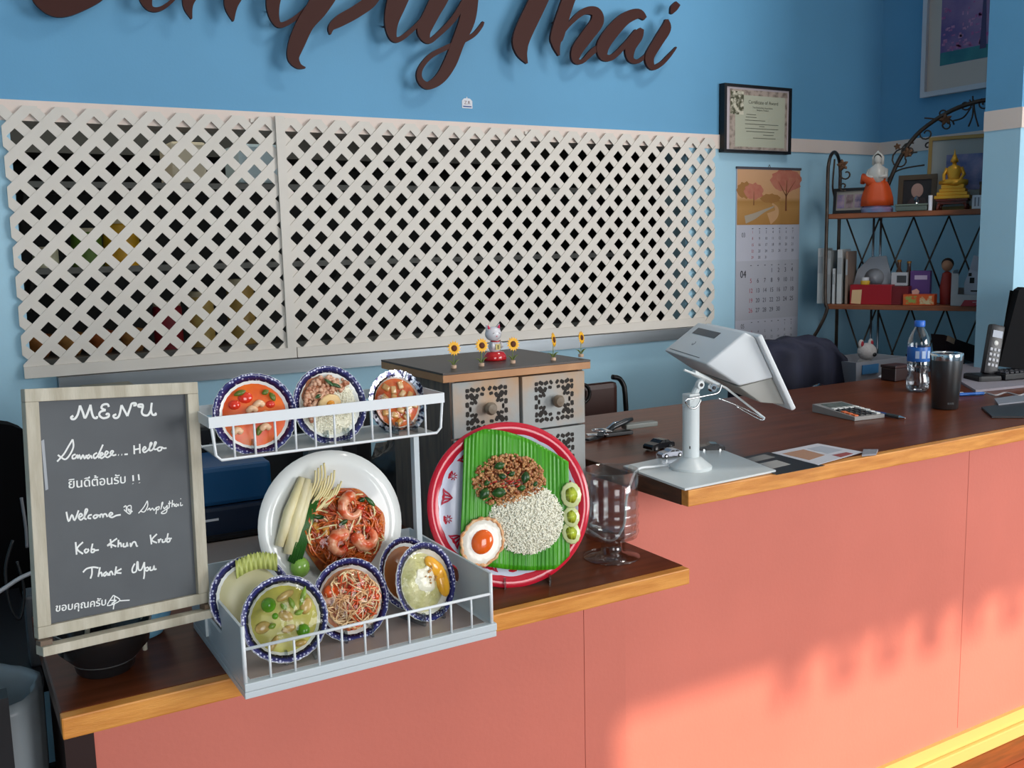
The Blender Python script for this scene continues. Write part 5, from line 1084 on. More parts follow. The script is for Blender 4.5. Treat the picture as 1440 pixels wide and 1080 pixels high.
Mt = Matrix.Translation((0, YW-.0058, 0)) @ Matrix.Rotation(R_(90), 4, 'X')
def month(lbl, ztop, rowh, size, start, days, bold, xs0, nm, lsz, ztl):
    m_ = MB(); mr = MB()
    for k in range(2 if bold else 1): put_text(m_, lbl, x0+W_*.11+k*.0008, ztl, lsz, 0, Mt, sx=.8)
    for d in range(1, days+1):
        i = d-1+start; r, c = divmod(i, 7); xx = x0+W_*(xs0+c*(.93-xs0)/6.4); zz = ztop-r*rowh
        put_text(mr if c == 0 else m_, str(d), xx, zz, size, 0, Mt, sx=.85)
        if bold: put_text(mr if c == 0 else m_, str(d), xx+.0006, zz, size, 0.00001, Mt, sx=.85)
    for c in range(7): m_.box((x0+W_*(xs0+c*(.93-xs0)/6.4), YW-.0059, ztop+rowh*.75), (.008, .0002, .003))
    m_.build(nm, mat('calendar_ink', '4A4A50', .8), pgm, world=True, kind='stuff'); mr.build('sunday_numbers', mat('calendar_red', 'A85058', .8), pgm, world=True, kind='stuff')
zz = lambda y: PY(1080, y, YW-.005).z
month('03', zz(328), .0275, .017, 0, 31, False, .25, 'month_numbers', .028, zz(333))
m_ = MB(); m_.mm(x0+.001, x1-.001, YW-.0056, YW-.0050, zz(448), zz(366)); m_.build('month_band', mat('band_grey', 'AFAFB8', .7), pgm, world=True)
month('04', zz(383), .0435, .028, 3, 30, True, .23, 'month_numbers', .045, zz(389))
month('05', zz(458), .0275, .017, 5, 31, False, .25, 'month_numbers', .028, zz(459))

# ================================================================== FRAMED PAINTING ON THE RIGHT WALL
def PR(x, y, d=.02): return PX(x, y, XW-d)
p0 = PR(1295, 138); p1 = PR(1302, 0); zb = p0.z; ya = p0.y
pt = thing('framed_painting', 'large pale-framed purple and teal landscape print high on the right wall', 'painting', (XW, ya, zb))
y1_ = 2.30; zt_ = zb+.62
def wx(nm, m, ya_, yb_, za_, zb_, d0, d1, par=pt): m_ = MB(); m_.mm(XW-d1, XW-d0, yb_, ya_, za_, zb_); return m_.build(nm, m, par, world=True)
FRP = mat('frame_pale', 'CFCCD0', .5)
wx('frame_rail', FRP, ya, y1_, zb, zb+.022, .001, .028); wx('frame_rail', FRP, ya, y1_, zt_-.022, zt_, .001, .028); wx('frame_stile', FRP, ya, ya-.022, zb+.022, zt_-.022, .001, .028); wx('frame_stile', FRP, y1_+.022, y1_, zb+.022, zt_-.022, .001, .028)
wx('mount_board', mat('mount_taupe', 'CDBBAE', .7), ya-.022, y1_+.022, zb+.022, zt_-.022, .001, .012)
ip = PR(1320, 93)
art = wx('landscape_print', mat('print_purple', '6E5488', .4, col2='B084A0', vscale=5, lo=.35, hi=.7), ip.y, y1_+.09, ip.z, zt_-.09, .0121, .0128)
wx('teal_foreground', mat('print_teal', '2F6E78', .35, col2='3E7F80', vscale=14), ip.y-.001, y1_+.091, ip.z+.001, ip.z+.055, .0128, .0131, art)
m_ = MB()
rr = random.Random(5)
for i in range(150):
    yy = rr.uniform(y1_+.10, ip.y-.01); zz_ = ip.z+.06+rr.random()**1.5*.18; m_.box((XW-.0133, yy, zz_), (.0004, rr.uniform(.006, .02), rr.uniform(.005, .016)))
m_.build('painted_blossom', mat('print_rose', 'A84E84', .4, col2='C88AA8', vscale=30), art, world=True, kind='stuff')
m_ = MB(); m_.prism([(ip.y-.19, ip.z+.04), (ip.y-.22, ip.z+.04), (ip.y-.212, ip.z+.24), (ip.y-.198, ip.z+.24)], XW-.0138, XW-.0132, Matrix(((0, 0, 1, 0), (1, 0, 0, 0), (0, 1, 0, 0), (0, 0, 0, 1)))); m_.build('painted_tree', mat('print_trunk_dark', '4A3A5E', .4), art, world=True)

# ================================================================== IRON CORNER RACK
Dr = ray(-1465, 298); Dr.z = 0; Dr = -Dr.normalized()
if Dr.x < 0: Dr = -Dr
Nr = Vector((-Dr.y, Dr.x, 0)).normalized()
if Nr.y < 0: Nr = -Nr
RA = PY(1168, 299, 2.93)
def onR(x, y, d=0): return PP(x, y, RA+Nr*d, Nr)
RM = Matrix(((Dr.x, Nr.x, 0, RA.x), (Dr.y, Nr.y, 0, RA.y), (0, 0, 1, 0), (0, 0, 0, 1))); RI = RM.inverted()
def rl(x, y, d=0): return RI @ onR(x, y, d)       # rack-local: x along, y depth, z height
rk = thing('iron_rack', 'wrought iron baker\'s rack with arched top and wooden shelves in the corner', 'rack', M=RM)
zA, zB = rl(1168, 301).z, rl(1160, 428).z
LEN = rl(1412, 298).x+.10; DEP = .20
RWOOD = mat('rack_wood', '9A5A38', .45, col2='7A4428', vscale=8, stretch=(1, 8, 8))
for z in (zA, zB): b = MB(); b.mm(-.012, LEN, 0, DEP, z-.020, z, bev=.002); b.build('shelf', RWOOD, rk)
zT = rl(1190, 210).z
xl, xr_ = rl(1163, 300).x, rl(1232, 300).x
def arch(xa, xb, zc, n=16, yy=0): return [((xa+xb)/2-(xb-xa)/2*math.cos(math.pi*i/n), yy, zc+(zT-zc)*math.sin(math.pi*i/n)) for i in range(n+1)]
sa = [(xl, DEP/2-DEP/2*math.cos(math.pi*i/14), zT-.09+.09*math.sin(math.pi*i/14)) for i in range(15)]
q = [(rl(1150, 480).x-.03, 0, zB-.16), (rl(1152, 470).x, 0, zB-.10), (rl(1163, 436).x, 0, zB-.02), (xl, 0, zB+.05), (xl, 0, zT-.12)]
b = MB(); b.tube(cr(q, 4)+sa+[(xl, DEP, .02)], .0075, 8); b.build('side_arch', IRON, rk, smooth=True)
b = MB(); b.tube([(rl(1150, 480).x-.03, 0, zB-.16), (xl-.02, 0, .01)], .0075, 8); b.build('rack_leg', IRON, rk, smooth=True)
for yy, zz0 in ((DEP*.5, zT-.03),): b = MB(); b.tube(cr([(xl, yy, zA), (xl, yy+.02, zA+.06), (xl, yy-.02, zA+.12), (xl, yy, zz0)], 5), .004, 6); b.build('iron_branch', IRON, rk, smooth=True)
# big arch
pA = [rl(*p) for p in ((1233, 262), (1250, 222), (1275, 185), (1310, 158), (1345, 141), (1385, 132), (1425, 134))]; big = [(p.x, DEP-.01, p.z) for p in pA]
top_x = big[-2][0]; big = big[:-1]; mir = [(2*top_x-x, y, z) for x, y, z in big[::-1]][1:]
b = MB(); b.tube(cr(big+mir, 4), .009, 8); b.build('top_arch', IRON, rk, smooth=True)
for p in (0, -1):
    q = (big+mir)[p]; b = MB(); b.tube([(q[0], q[1], q[2]), (q[0], q[1], zA)], .007, 8); b.build('arch_post', IRON, rk, smooth=True)
b = MB(); b.tube([((big+mir)[-1][0]+.0, DEP-.01, zA), ((big+mir)[-1][0], DEP-.01, .01)], .0075, 8); b.build('rack_leg', IRON, rk, smooth=True)
def scroll(px, py, r, a0, turns, s=1, d=DEP-.012, tail=None):
    c = rl(px, py, d); pts = []
    for i in range(int(turns*12)+1):
        u = i/(turns*12); a = a0+s*u*turns*6.283; q = r*(1-u*.75); pts.append((c.x+q*math.cos(a), c.y, c.z+q*math.sin(a)))
    if tail: t_ = [rl(*p, d) for p in tail]; pts = [tuple((p.x, p.y, p.z)) for p in t_]+pts
    b = MB(); b.tube(pts, .0035, 6); b.build('iron_scroll', IRON, rk, smooth=True)
scroll(1303, 188, .030, 2, 1.2); scroll(1278, 212, .035, 1, 1.2); scroll(1332, 176, .026, 0, 1.3); scroll(1358, 148, .024, 1, 1.3, -1); scroll(1385, 146, .024, 2, 1.3); scroll(1412, 152, .028, 3, 1.2, -1); scroll(1325, 160, .022, 4, 1.2); scroll(1305, 205, .02, 5, 1)
scroll(1268, 225, .055, .5, 1.0, 1); scroll(1190, 245, .03, 1.5, 1.1, 1, .01); scroll(1186, 262, .02, -1, 1, -1, .01)
for pts in (((1362, 178), (1368, 160), (1368, 135)), ((1376, 178), (1371, 160), (1369, 140)), ((1340, 170), (1355, 165), (1366, 150)), ((1300, 166), (1318, 168), (1328, 174)), ((1258, 236), (1268, 218), (1290, 214)), ((1240, 262), (1262, 240), (1300, 232))):
    P_ = [rl(*p, DEP-.012) for p in pts]; b = MB(); b.tube(cr([tuple(p) for p in P_], 5), .0035, 6); b.build('iron_branch', IRON, rk, smooth=True)
IL = mat('iron_leaf', '6A4A34', .45, metal=.5)
for px, py, s_ in ((1330, 168, .026), (1276, 215, .024), (1410, 158, .026), (1185, 232, .026), (1262, 206, .016)):
    c = rl(px, py, DEP-.02 if px > 1200 else .008)
    for k in range(5): 
        a = k*1.2566+.5; o = leaf(rk, 0, 0, 0, s_, s_*.6, 0, IL, 'iron_leaf', bend=.3); o.matrix_local = Matrix.Translation((c.x+s_*.45*math.cos(a), c.y, c.z+s_*.45*math.sin(a))) @ Matrix.Rotation(R_(90), 4, 'X') @ Matrix.Rotation(a, 4, 'Z')
# crossed bars behind the open spaces
for (za, zb2) in ((zB+.0, zA-.02), (zB-.42, zB-.02)):
    n = 5; L0 = LEN-.02
    for i in range(n):
        xa = .02+i*(L0-.05)/n; xb = xa+(L0-.05)/n
        for (u, v) in ((xa, xb), (xb, xa)): b = MB(); b.tube([(u, DEP-.008, za), (v, DEP-.008, zb2)], .0038, 6); b.build('cross_bar', IRON, rk, smooth=True)
    b = MB(); b.tube([(.135, DEP-.01, za), (.135, DEP-.01, zb2)], .005, 8); b.build('back_rod', mat('rod_steel', '8A8E96', .25, metal=.9), rk, smooth=True)
    b = MB(); b.tube([(.165, DEP-.01, za), (.165, DEP-.01, zb2)], .005, 8); b.build('back_rod', MATS['rod_steel'], rk, smooth=True)
def rthing(name, label, cat, px, py, d, z, yaw=0, group=None, sc=1):
    """thing standing on a rack shelf at pixel px and depth d"""
    q = onR(px, py, d); q = RI @ q; P_ = RM @ Vector((q.x, d, z)); ang = math.atan2(Dr.y, Dr.x)+yaw
    return thing(name, label, cat, M=Matrix.Translation(P_) @ Matrix.Rotation(ang, 4, 'Z') @ Matrix.Scale(sc, 4), group=group)
def photo_frame(label, px, d, z, w_, h, fm, mount, picm, bw=.012, tilt=.15, yaw=0, py=280):
    t = rthing('photo_frame', label, 'photo frame', px, py, d, z+.001, yaw); T = Matrix.Rotation(-tilt, 4, 'X')
    for nm, a, b_, c, e in (('frame_rail', -w_/2, w_/2, h-bw, h), ('frame_rail', -w_/2, w_/2, 0, bw), ('frame_stile', -w_/2, -w_/2+bw, bw, h-bw), ('frame_stile', w_/2-bw, w_/2, bw, h-bw)):
        b = MB(); b.mm(a, b_, -.010, .004, c, e, M=T); b.build(nm, fm, t)
    b = MB(); b.mm(-w_/2+bw, w_/2-bw, -.004, .003, bw, h-bw, M=T); p = b.build('mount', mount, t)
    return t, p, T
# top shelf
t, p, T = photo_frame('dark framed photo with three small pictures at the left of the top shelf', 1195, .035, zA, .135, .105, mat('frame_black', '1B1718', .4), mat('mount_pale', '8E8880', .6), None, .012, .12, .0)
for i, c in enumerate(('6A5E8E', '5C4A48', '4A4668')): b = MB(); b.mm(-.052+i*.036, -.022+i*.036, -.0052, -.0045, .022, .078, M=T); b.build('picture', mat('pic_'+c, c, .4, col2='A08A90', vscale=30), p)
t = rthing('white_robed_statue', 'white porcelain figure of a seated deity with orange robe on the top shelf', 'statue', 1233, 280, .06, zA+.001, sc=1.22)
WP = mat('statue_white', 'C9C4BC', .25, coat=.3)
b = MB(); b.lathe([(0, 0), (.052, 0), (.054, .012), (.044, .022), (0, .022)], 28); b.build('statue_base', mat('statue_blue', '6A86A8', .3, col2='8E7AA0', vscale=30), t, smooth='auto')
b = MB(); b.lathe([(.052, .022), (.050, .05), (.040, .085), (.024, .115), (0, .118)], 28, wob=lambda a: 1+.05*math.sin(6*a)); b.build('orange_robe', mat('robe_orange', 'D2501E', .5), t, smooth=True)
b = MB(); b.tube([(.022, 0, .10), (-.02, -.02, .105), (-.042, -.012, .12), (-.048, -.005, .10)], [.02, .018, .014, .008], 10); b.build('robe_sleeve', MATS['robe_orange'], t, smooth=True)
b = MB(); b.lathe([(.030, .10), (.033, .125), (.026, .148), (.012, .160), (.009, .166)], 24, wob=lambda a: 1+.06*math.sin(4*a)); b.build('torso', WP, t, smooth=True)
b = MB(); b.ball((0, -.002, .178), (.0125, .0135, .017), seg=18, rings=12); hd = b.build('head', WP, t, smooth=True)
b = MB(); b.ball((0, .002, .186), (.0135, .0135, .012), seg=16, rings=10); b.build('dark_hair', mat('hair_black', '1A1614', .5), hd, smooth=True)
b = MB(); b.tube([(-.014, .004, .160), (-.015, .002, .186), (0, .0, .203), (.015, .002, .186), (.014, .004, .160)], .0055, 8); b.build('white_hood', WP, hd, smooth=True)
for s in (-1, 1): b = MB(); b.tube([(s*.026, 0, .142), (s*.030, -.018, .120), (s*.010, -.030, .118)], [.009, .008, .005], 8); b.build('arm', WP, t, smooth=True)
t, p, T = photo_frame('dark gilt framed portrait of a bald man behind the green box', 1289, .11, zA, .150, .150, mat('frame_gilt_dark', '4A3A28', .4), mat('pic_dark', '1E181A', .5), None, .02, .12)
b = MB(); b.ball((0, -.005, .085), (.024, .002, .03), T, seg=20, rings=12); b.build('portrait_head', mat('portrait_skin', '9A7A70', .6), p, smooth=True)
b = MB(); b.prism([(-.045, .022), (.045, .022), (.03, .055), (-.02, .058)], .0042, .0052, T @ Matrix(((1, 0, 0, 0), (0, 0, -1, 0), (0, 1, 0, 0), (0, 0, 0, 1)))); b.build('portrait_clothes', mat('portrait_cloth', '3A2C2E', .6), p)
t = rthing('green_box', 'flat grey-green box lying on the top shelf beside the orange-robed figure', 'box', 1283, 290, .035, zA+.001)
b = MB(); b.box((0, 0, .011), (.120, .06, .02), bev=.003); b.build('box_body', mat('box_green', '5E6A62', .5), t); b = MB(); b.box((0, 0, .025), (.124, .064, .007), bev=.002); b.build('box_lid', mat('box_green_lid', '6E7A6E', .5), t)
t = rthing('crystal_ornament', 'small clear crystal ornament on the green box', 'ornament', 1289, 280, .03, zA+.0305)
b = MB(); b.lathe([(0, 0), (.008, 0), (.006, .004), (.012, .014), (.009, .026), (0, .032)], 8); b.build('crystal', thin_glass('crystal', 'C8D0D8', k=1.4), t)
t = rthing('white_candle', 'short white glowing-bright candle beside the gold statue', 'candle', 1308, 292, .02, zA+.0005)
b = MB(); b.lathe([(0, 0), (.008, 0), (.008, .060), (0, .060)], 16); b.build('candle_body', mat('candle_white', 'F2F2FA', .5), t, smooth='auto'); b = MB(); b.tube([(0, 0, .06), (0, 0, .064)], .0008, 5); b.build('wick', BLACK, t); t['label'] = 'short white candle just left of the gold statue'
t, p, T = photo_frame('gilt framed picture with white mount standing behind the gold statue', 1352, .13, zA, .27, .30, mat('frame_gilt', '9A7A44', .35, metal=.4), mat('mount_white', '9A9C98', .6), None, .014, .1)
b = MB(); b.mm(-.065, .075, -.0052, -.0045, .08, .225, M=T); b.build('picture', mat('pic_blue', '4A5A8A', .4, col2='8A86A8', vscale=14), p)
# gold seated statue on a wooden stand
t = rthing('carved_stand', 'small dark red wooden stand under the gold statue', 'stand', 1340, 292, .045, zA+.001, sc=1.12)
RWD = mat('stand_redwood', '5E2416', .35)
b = MB(); b.box((0, 0, .034), (.105, .07, .008), bev=.002); b.build('stand_top', RWD, t); b = MB(); b.box((0, 0, .025), (.094, .06, .010)); b.build('apron', RWD, t)
for x in (-.045, .045):
    for y in (-.028, .028): b = MB(); b.tube([(x*.92, y*.9, .022), (x*1.05, y, .010), (x, y, 0)], [.006, .005, .006], 8); b.build('leg', RWD, t, smooth=True)
GO = mat('statue_gold', 'DDA030', .38, metal=.45)
t = rthing('seated_statue', 'golden seated meditating statue on a stepped golden throne', 'statue', 1340, 285, .045, zA+.0440, sc=1.32)
b = MB()
for z, w_, h in ((0, .098, .010), (.010, .086, .010), (.020, .074, .010), (.030, .064, .012)): b.box((0, 0, z+h/2), (w_, w_*.62, h), bev=.002)
b.build('throne', GO, t, kind='stuff')
b = MB(); b.tube([(-.038, -.004, .049), (-.012, -.018, .050), (.020, -.014, .050), (.038, -.002, .049)], [.006, .010, .011, .007], 10); b.build('crossed_leg', GO, t, smooth=True)
b = MB(); b.tube([(.036, .002, .047), (.010, -.020, .046), (-.022, -.014, .047)], [.008, .009, .006], 10); b.build('crossed_leg', GO, t, smooth=True)
b = MB(); b.lathe([(0, .042), (.020, .045), (.017, .060), (.021, .085), (.017, .096), (.0065, .101), (.006, .107), (0, .108)], 20, Matrix.Diagonal((1, .72, 1, 1))); b.build('torso', GO, t, smooth=True)
b = MB(); b.ball((0, -.001, .116), (.009, .0095, .0115), seg=18, rings=12); hd = b.build('head', GO, t, smooth=True)
b = MB(); b.lathe([(.0072, .123), (.0055, .129), (.0025, .133), (.0015, .142), (0, .150)], 14); b.build('topknot', GO, hd, smooth=True)
for s in (-1, 1):
    b = MB(); b.tube([(s*.019, 0, .092), (s*.028, -.002, .072), (s*.024 if s < 0 else .02, -.020, .054)], [.0065, .0055, .004], 10); b.build('arm', GO, t, smooth=True)
    b = MB(); b.tube([(s*.0092, 0, .118), (s*.0095, 0, .109)], [.0015, .002], 6); b.build('ear', GO, hd, smooth=True)
t, p, T = photo_frame('pale gold framed picture at the far right of the top shelf', 1420, .10, zA, .14, .26, mat('frame_pale_gold', '8E7E5E', .4, metal=.3), mat('mount_grey', '7A8078', .6), None, .016, .05)
t = rthing('wooden_plaque', 'brown wooden plaque leaning right of the gold statue', 'plaque', 1400, 280, .07, zA+.001)
b = MB(); T = Matrix.Rotation(-.12, 4, 'X'); b.mm(-.06, .06, -.008, .002, 0, .105, M=T, bev=.002); b.build('plaque_board', mat('plaque_wood', '6E4A34', .45, col2='5A3A28', vscale=9), t); b = MB(); b.mm(-.062, .062, -.010, -.006, .095, .107, M=T); b.build('plaque_rail', IRON, t)
t = rthing('note_card', 'white note card with rows of writing propped on the top shelf', 'card', 1380, 292, .02, zA+.001, .1)
T = Matrix.Rotation(-.25, 4, 'X'); b = MB(); b.mm(-.034, .034, -.0012, 0, 0, .055, M=T); pc2 = b.build('card_sheet', PAPER, t)
for k in range(5): b = MB(); b.mm(-.026+k*.012, -.020+k*.012, -.0016, -.0012, .010, .046, M=T); b.build('written_row', mat('faint_ink', '8E8E96', .8), pc2)
t = rthing('dark_roll', 'dark ring-shaped roll of tape at the right end of the top shelf', 'tape', 1408, 292, .04, zA+.001)
b = MB(); b.lathe([(.022, -.012), (.036, -.012), (.036, .012), (.022, .012)], 32, Matrix.Translation((0, 0, .036)) @ Matrix.Rotation(R_(90), 4, 'X'), close=True); b.build('tape_ring', BLACK, t, smooth='auto'); b = MB(); b.lathe([(.015, -.009), (.0218, -.009), (.0218, .009), (.015, .009)], 32, Matrix.Translation((0, 0, .036)) @ Matrix.Rotation(R_(90), 4, 'X'), close=True); b.build('core', mat('core_grey', '7E828A', .5), t, smooth='auto')
# middle shelf
for i, (px, h, th, c, tl_) in enumerate(((1153, .190, .018, 'B9BCBC', 'leftmost white binder on the middle shelf, behind the iron upright'), (1165, .182, .012, '8E9294', 'second binder from the left, greyer and thin'), (1172, .120, .008, 'C4C6C8', 'short thin white booklet third from the left on the middle shelf'), (1180, .185, .016, 'C2C5C6', 'fourth white binder from the left on the middle shelf'), (1190, .178, .008, '8A7466', 'thin tan-edged folder beside the white binders'))):
    t = rthing('binder', tl_, 'binder', px, 400, .03, zB+.001, 0, 'binders and folders on the middle shelf', 1.25); b = MB(); b.mm(-th/2, th/2, 0, .12, 0, h, bev=.001); b.build('cover', mat('binder_'+c, c, .5), t); b = MB(); b.mm(-th/2+.001, th/2-.001, -.0006, 0, h*.55, h*.85); b.build('spine_label', mat('spine_pale', 'A0A4A8', .6), t)
t = rthing('plastic_cover', 'translucent grey domed plastic cover leaning behind the red box', 'cover', 1224, 395, .11, zB+.001, sc=1.2)
b = MB(); b.prism([(-.075, .0), (.075, .0), (.070, .09), (.045, .17), (-.01, .165), (-.05, .12)], -.004, .004, Matrix.Rotation(-.2, 4, 'X') @ Matrix(((1, 0, 0, 0), (0, 0, -1, 0), (0, 1, 0, 0), (0, 0, 0, 1)))); b.build('lid_sheet', mat('lid_grey', '8C9098', .3), t)
b = MB(); b.lathe([(.03, 0), (.034, .003), (.0, .012)], 24, Matrix.Rotation(-.2, 4, 'X') @ Matrix.Translation((.01, -.004, .09)) @ Matrix.Rotation(R_(90), 4, 'X')); b.build('lid_dome', mat('lid_grey', '8C9098', .3), t, smooth=True)
t = rthing('red_box', 'long red cardboard box with a cream sticky note on the middle shelf', 'box', 1230, 410, .055, zB+.001)
b = MB(); b.mm(-.093, .075, -.035, .04, 0, .082, bev=.0015); b.build('box_body', mat('box_red', '9E1420', .4), t); b = MB(); b.mm(.0755, .14, -.03, .04, .0, .075); b.build('box_end', mat('box_dark_red', '6A1018', .5), t)
b = MB(); b.prism([(-.088, .004), (-.048, .001), (-.044, .062), (-.084, .060)], .0355, .0362, Matrix(((1, 0, 0, 0), (0, 0, -1, 0), (0, 1, 0, 0), (0, 0, 0, 1)))); b.build('sticky_note', mat('note_cream', 'D8B488', .7), t)
t = rthing('pill_bottle', 'small white-capped jar with yellow label on the red box', 'jar', 1217, 390, .05, zB+.0835)
b = MB(); b.lathe([(0, 0), (.018, 0), (.019, .002), (.019, .014), (.014, .017), (0, .017)], 24); b.build('jar_body', mat('jar_yellow', 'D8B03A', .35), t, smooth='auto'); b = MB(); b.lathe([(0, .017), (.015, .017), (.015, .030), (0, .030)], 24); b.build('cap', mat('cap_white', 'D4D6DA', .4), t, smooth='auto')
for i, (px, dd, h, c, lb) in enumerate(((1264, .12, .150, '4A2A18', 'taller brown glass bottle behind the boxes on the middle shelf'), (1278, .13, .145, '40241A', 'right-hand brown glass bottle behind the boxes on the middle shelf'))):
    t = rthing('brown_bottle', lb, 'bottle', px, 390, dd, zB+.001, 0, 'brown bottles on the middle shelf', 1.22); b = MB(); b.lathe([(0, 0), (.014, 0), (.015, .003), (.015, h*.65), (.006, h*.8), (.006, h*.95), (0, h*.95)], 20); b.build('bottle_body', mat('glass_'+c, c, .15), t, smooth='auto'); b = MB(); b.lathe([(0, h*.95), (.0075, h*.95), (.0075, h), (0, h)], 16); b.build('cap', mat('gold_cap', '9A6A2E', .4, metal=.5), t)
t = rthing('purple_box', 'purple and white carton behind the red and orange boxes', 'box', 1294, 390, .09, zB+.001, sc=1.1)
b = MB(); b.mm(-.035, .035, 0, .04, 0, .125, bev=.001); b.build('carton', mat('carton_purple', '5A3A78', .5), t); b = MB(); b.mm(-.02, .025, -.0006, 0, .092, .108); b.build('carton_label', mat('carton_pale', 'B8A8C4', .6), t)
t = rthing('white_box', 'white carton with dark picture left of the purple carton', 'box', 1266, 390, .088, zB+.0765+.001)
b = MB(); b.mm(-.034, .030, -.008, .02, 0, .055, bev=.001); b.build('carton', mat('carton_white', 'B4B6BC', .5), t); b = MB(); b.mm(-.012, .026, -.0088, -.008, .012, .042); b.build('carton_picture', mat('carton_pic', '3E4044', .5), t)
t = rthing('tissue_box', 'orange and green patterned tissue box on the middle shelf', 'box', 1294, 420, .03, zB+.001)
b = MB(); b.mm(-.062, .058, -.025, .04, 0, .044, bev=.001); tbx = b.build('carton', mat('tissue_orange', 'C8501E', .5), t); b = MB(); b.mm(-.060, -.008, -.0258, -.025, .004, .038); b.build('printed_panel', mat('tissue_print', 'C85A2A', .5, col2='8A9A4A', vscale=45, lo=.45, hi=.55), tbx)
b = MB(); b.mm(.002, .056, -.0258, -.025, .004, .038); b.build('printed_panel', mat('tissue_print2', 'C8581E', .5, col2='C8B48A', vscale=40, lo=.5, hi=.6), tbx); b = MB(); b.prism([(-.024, 0), (0, 0), (.003, .012), (-.008, .022), (-.026, .014)], -.004, .004, Matrix.Translation((-.008, .005, .044)) @ Matrix(((1, 0, 0, 0), (0, 0, -1, 0), (0, 1, 0, 0), (0, 0, 0, 1)))); b.build('tissue', mat('tissue_pink', 'C89A8E', .7), t)
t = rthing('doll_figurine', 'small doll figurine in red clothes between the cartons and the white letter tray', 'figurine', 1332, 380, .10, zB+.001, sc=1.2)
b = MB(); b.lathe([(0, 0), (.020, 0), (.022, .06), (.015, .105), (.006, .112), (0, .112)], 18); b.build('red_clothes', mat('doll_red', '8E2A22', .5), t, smooth='auto'); b = MB(); b.ball((0, -.002, .132), (.018, .017, .020), seg=18, rings=12); hd = b.build('head', mat('doll_skin', 'A87A5E', .5), t, smooth=True); b = MB(); b.ball((0, .004, .138), (.020, .017, .020), seg=16, rings=10); b.build('hair', mat('doll_hair', '2E1C14', .6), hd, smooth=True)
t = rthing('letter_tray', 'white plastic letter tray with upright side holding papers', 'tray', 1375, 420, .03, zB+.001, sc=1.12)
LT = mat('tray_white', 'A8A8AA', .5)
b = MB(); b.mm(-.085, .11, -.028, .09, 0, .004); b.build('tray_bottom', LT, t); b = MB(); b.mm(-.085, -.062, -.028, -.024, 0, .115); b.mm(-.062, .11, -.028, -.024, 0, .040); b.build('tray_front', LT, t, kind='stuff'); b = MB(); b.mm(-.085, -.081, -.024, .09, .004, .125); b.build('tray_side', LT, t)
b = MB(); b.mm(-.08, .11, .086, .09, .004, .06); b.build('tray_back', LT, t)
for i, (x, zt2, rot, lb) in enumerate(((.03, .125, -.02, 'white printed form with barcode print standing in the letter tray'), (.04, .175, -.30, 'white envelope tilted behind the printed form in the letter tray'), (.055, .150, .12, 'grey-white paper at the back of the letter tray'))):
    t = rthing('paper_sheet', lb, 'paper', 1375, 420, .03+.014*i, zB+.0062, sc=1.12); T = Matrix.Translation((x, 0, 0)) @ Matrix.Rotation(rot*.0, 4, 'Y'); b = MB()
    P_ = [(-.075, 0), (.075, 0), (.075, zt2-(.05 if rot < 0 else 0)), (-.062, zt2), (-.078, zt2*.6)]; b.prism(P_, -.0008*(i+1), 0, T @ Matrix.Rotation(-.12, 4, 'X') @ Matrix(((1, 0, 0, 0), (0, 0, -1, 0), (0, 1, 0, 0), (0, 0, 0, 1)))); s_ = b.build('sheet', mat('sheet_%d' % i, ('B4B6C0', 'A4A6B2', '8E9098')[i], .7), t)
    if i == 0:
        for (a, c, e, f_) in ((-.06, -.045, .075, .095), (-.055, -.02, .045, .050), (-.03, -.01, .09, .10), (-.065, -.055, .10, .112)): b = MB(); b.mm(a+x, c+x, -.0012, -.0004, e, f_, M=Matrix.Rotation(-.12, 4, 'X')); b.build('printed_mark', INK, s_)
t = rthing('red_booklet', 'red booklet lying at the front edge of the middle shelf under the letter tray', 'booklet', 1372, 436, -.004, zB+.001)
b = MB(); T = Matrix.Rotation(.0, 4, 'X'); b.prism([(-.055, -.0), (.055, 0), (.045, .024), (-.042, .024)], .026, .0275, Matrix.Translation((0, .022, 0)) @ Matrix(((1, 0, 0, 0), (0, 0, -1, 0), (0, 1, 0, 0), (0, 0, 0, 1)))); s_ = b.build('cover', mat('booklet_red', '9A2A34', .5), t)
b = MB(); b.mm(-.012, .036, -.0058, -.0055, .014, .018); b.mm(.0, .02, -.0058, -.0055, .007, .011); b.build('cover_print', mat('booklet_print', 'B48A8E', .6), s_, kind='stuff')

# ================================================================== BEHIND THE COUNTERS
dk = thing('work_desk', 'grey-brown work desk standing behind the low display counter', 'desk', (.3, 2.0, 0))
DSK = mat('desk_taupe', '877C76', .5)
b = MB(); b.prism([(.26, 1.95), (.69, 1.95), (.69, 2.145), (1.28, 2.145), (1.28, 2.80), (.26, 2.80)], .83, .86); b.build('desk_top', DSK, dk, world=True)
for x, y in ((.29, 1.98), (.29, 2.77), (1.25, 2.17), (1.25, 2.77)): b = MB(); b.mm(x-.02, x+.02, y-.02, y+.02, 0, .83); b.build('desk_leg', mat('leg_dark', '2A2A2C', .5), dk, world=True)
q = PZ(318, 745, .79)
t = thing('label_printer', 'dark blue and black printer on the work desk between board and white plate', 'printer', (.58, 2.48, .86), R_(-2)); grow(t, .93)
b = MB(); b.mm(-.15, .16, -.10, .16, 0, .085, bev=.01); b.build('printer_body', mat('printer_navy', '15243A', .4), t); b = MB(); b.mm(-.15, .13, -.09, .14, .086, .19, bev=.012); b.build('printer_lid', mat('printer_blue', '14507E', .4), t)
b = MB(); b.mm(-.10, -.02, -.1012, -.1, .05, .056); b.build('printer_stripe', PAPER, t); b = MB(); b.mm(-.11, .11, -.13, -.10, .004, .012); b.build('output_tray', BLACK, t)
t = thing('grey_till_box', 'grey slanted screen terminal standing beside the blue printer', 'terminal', (.86, 2.46, .86))
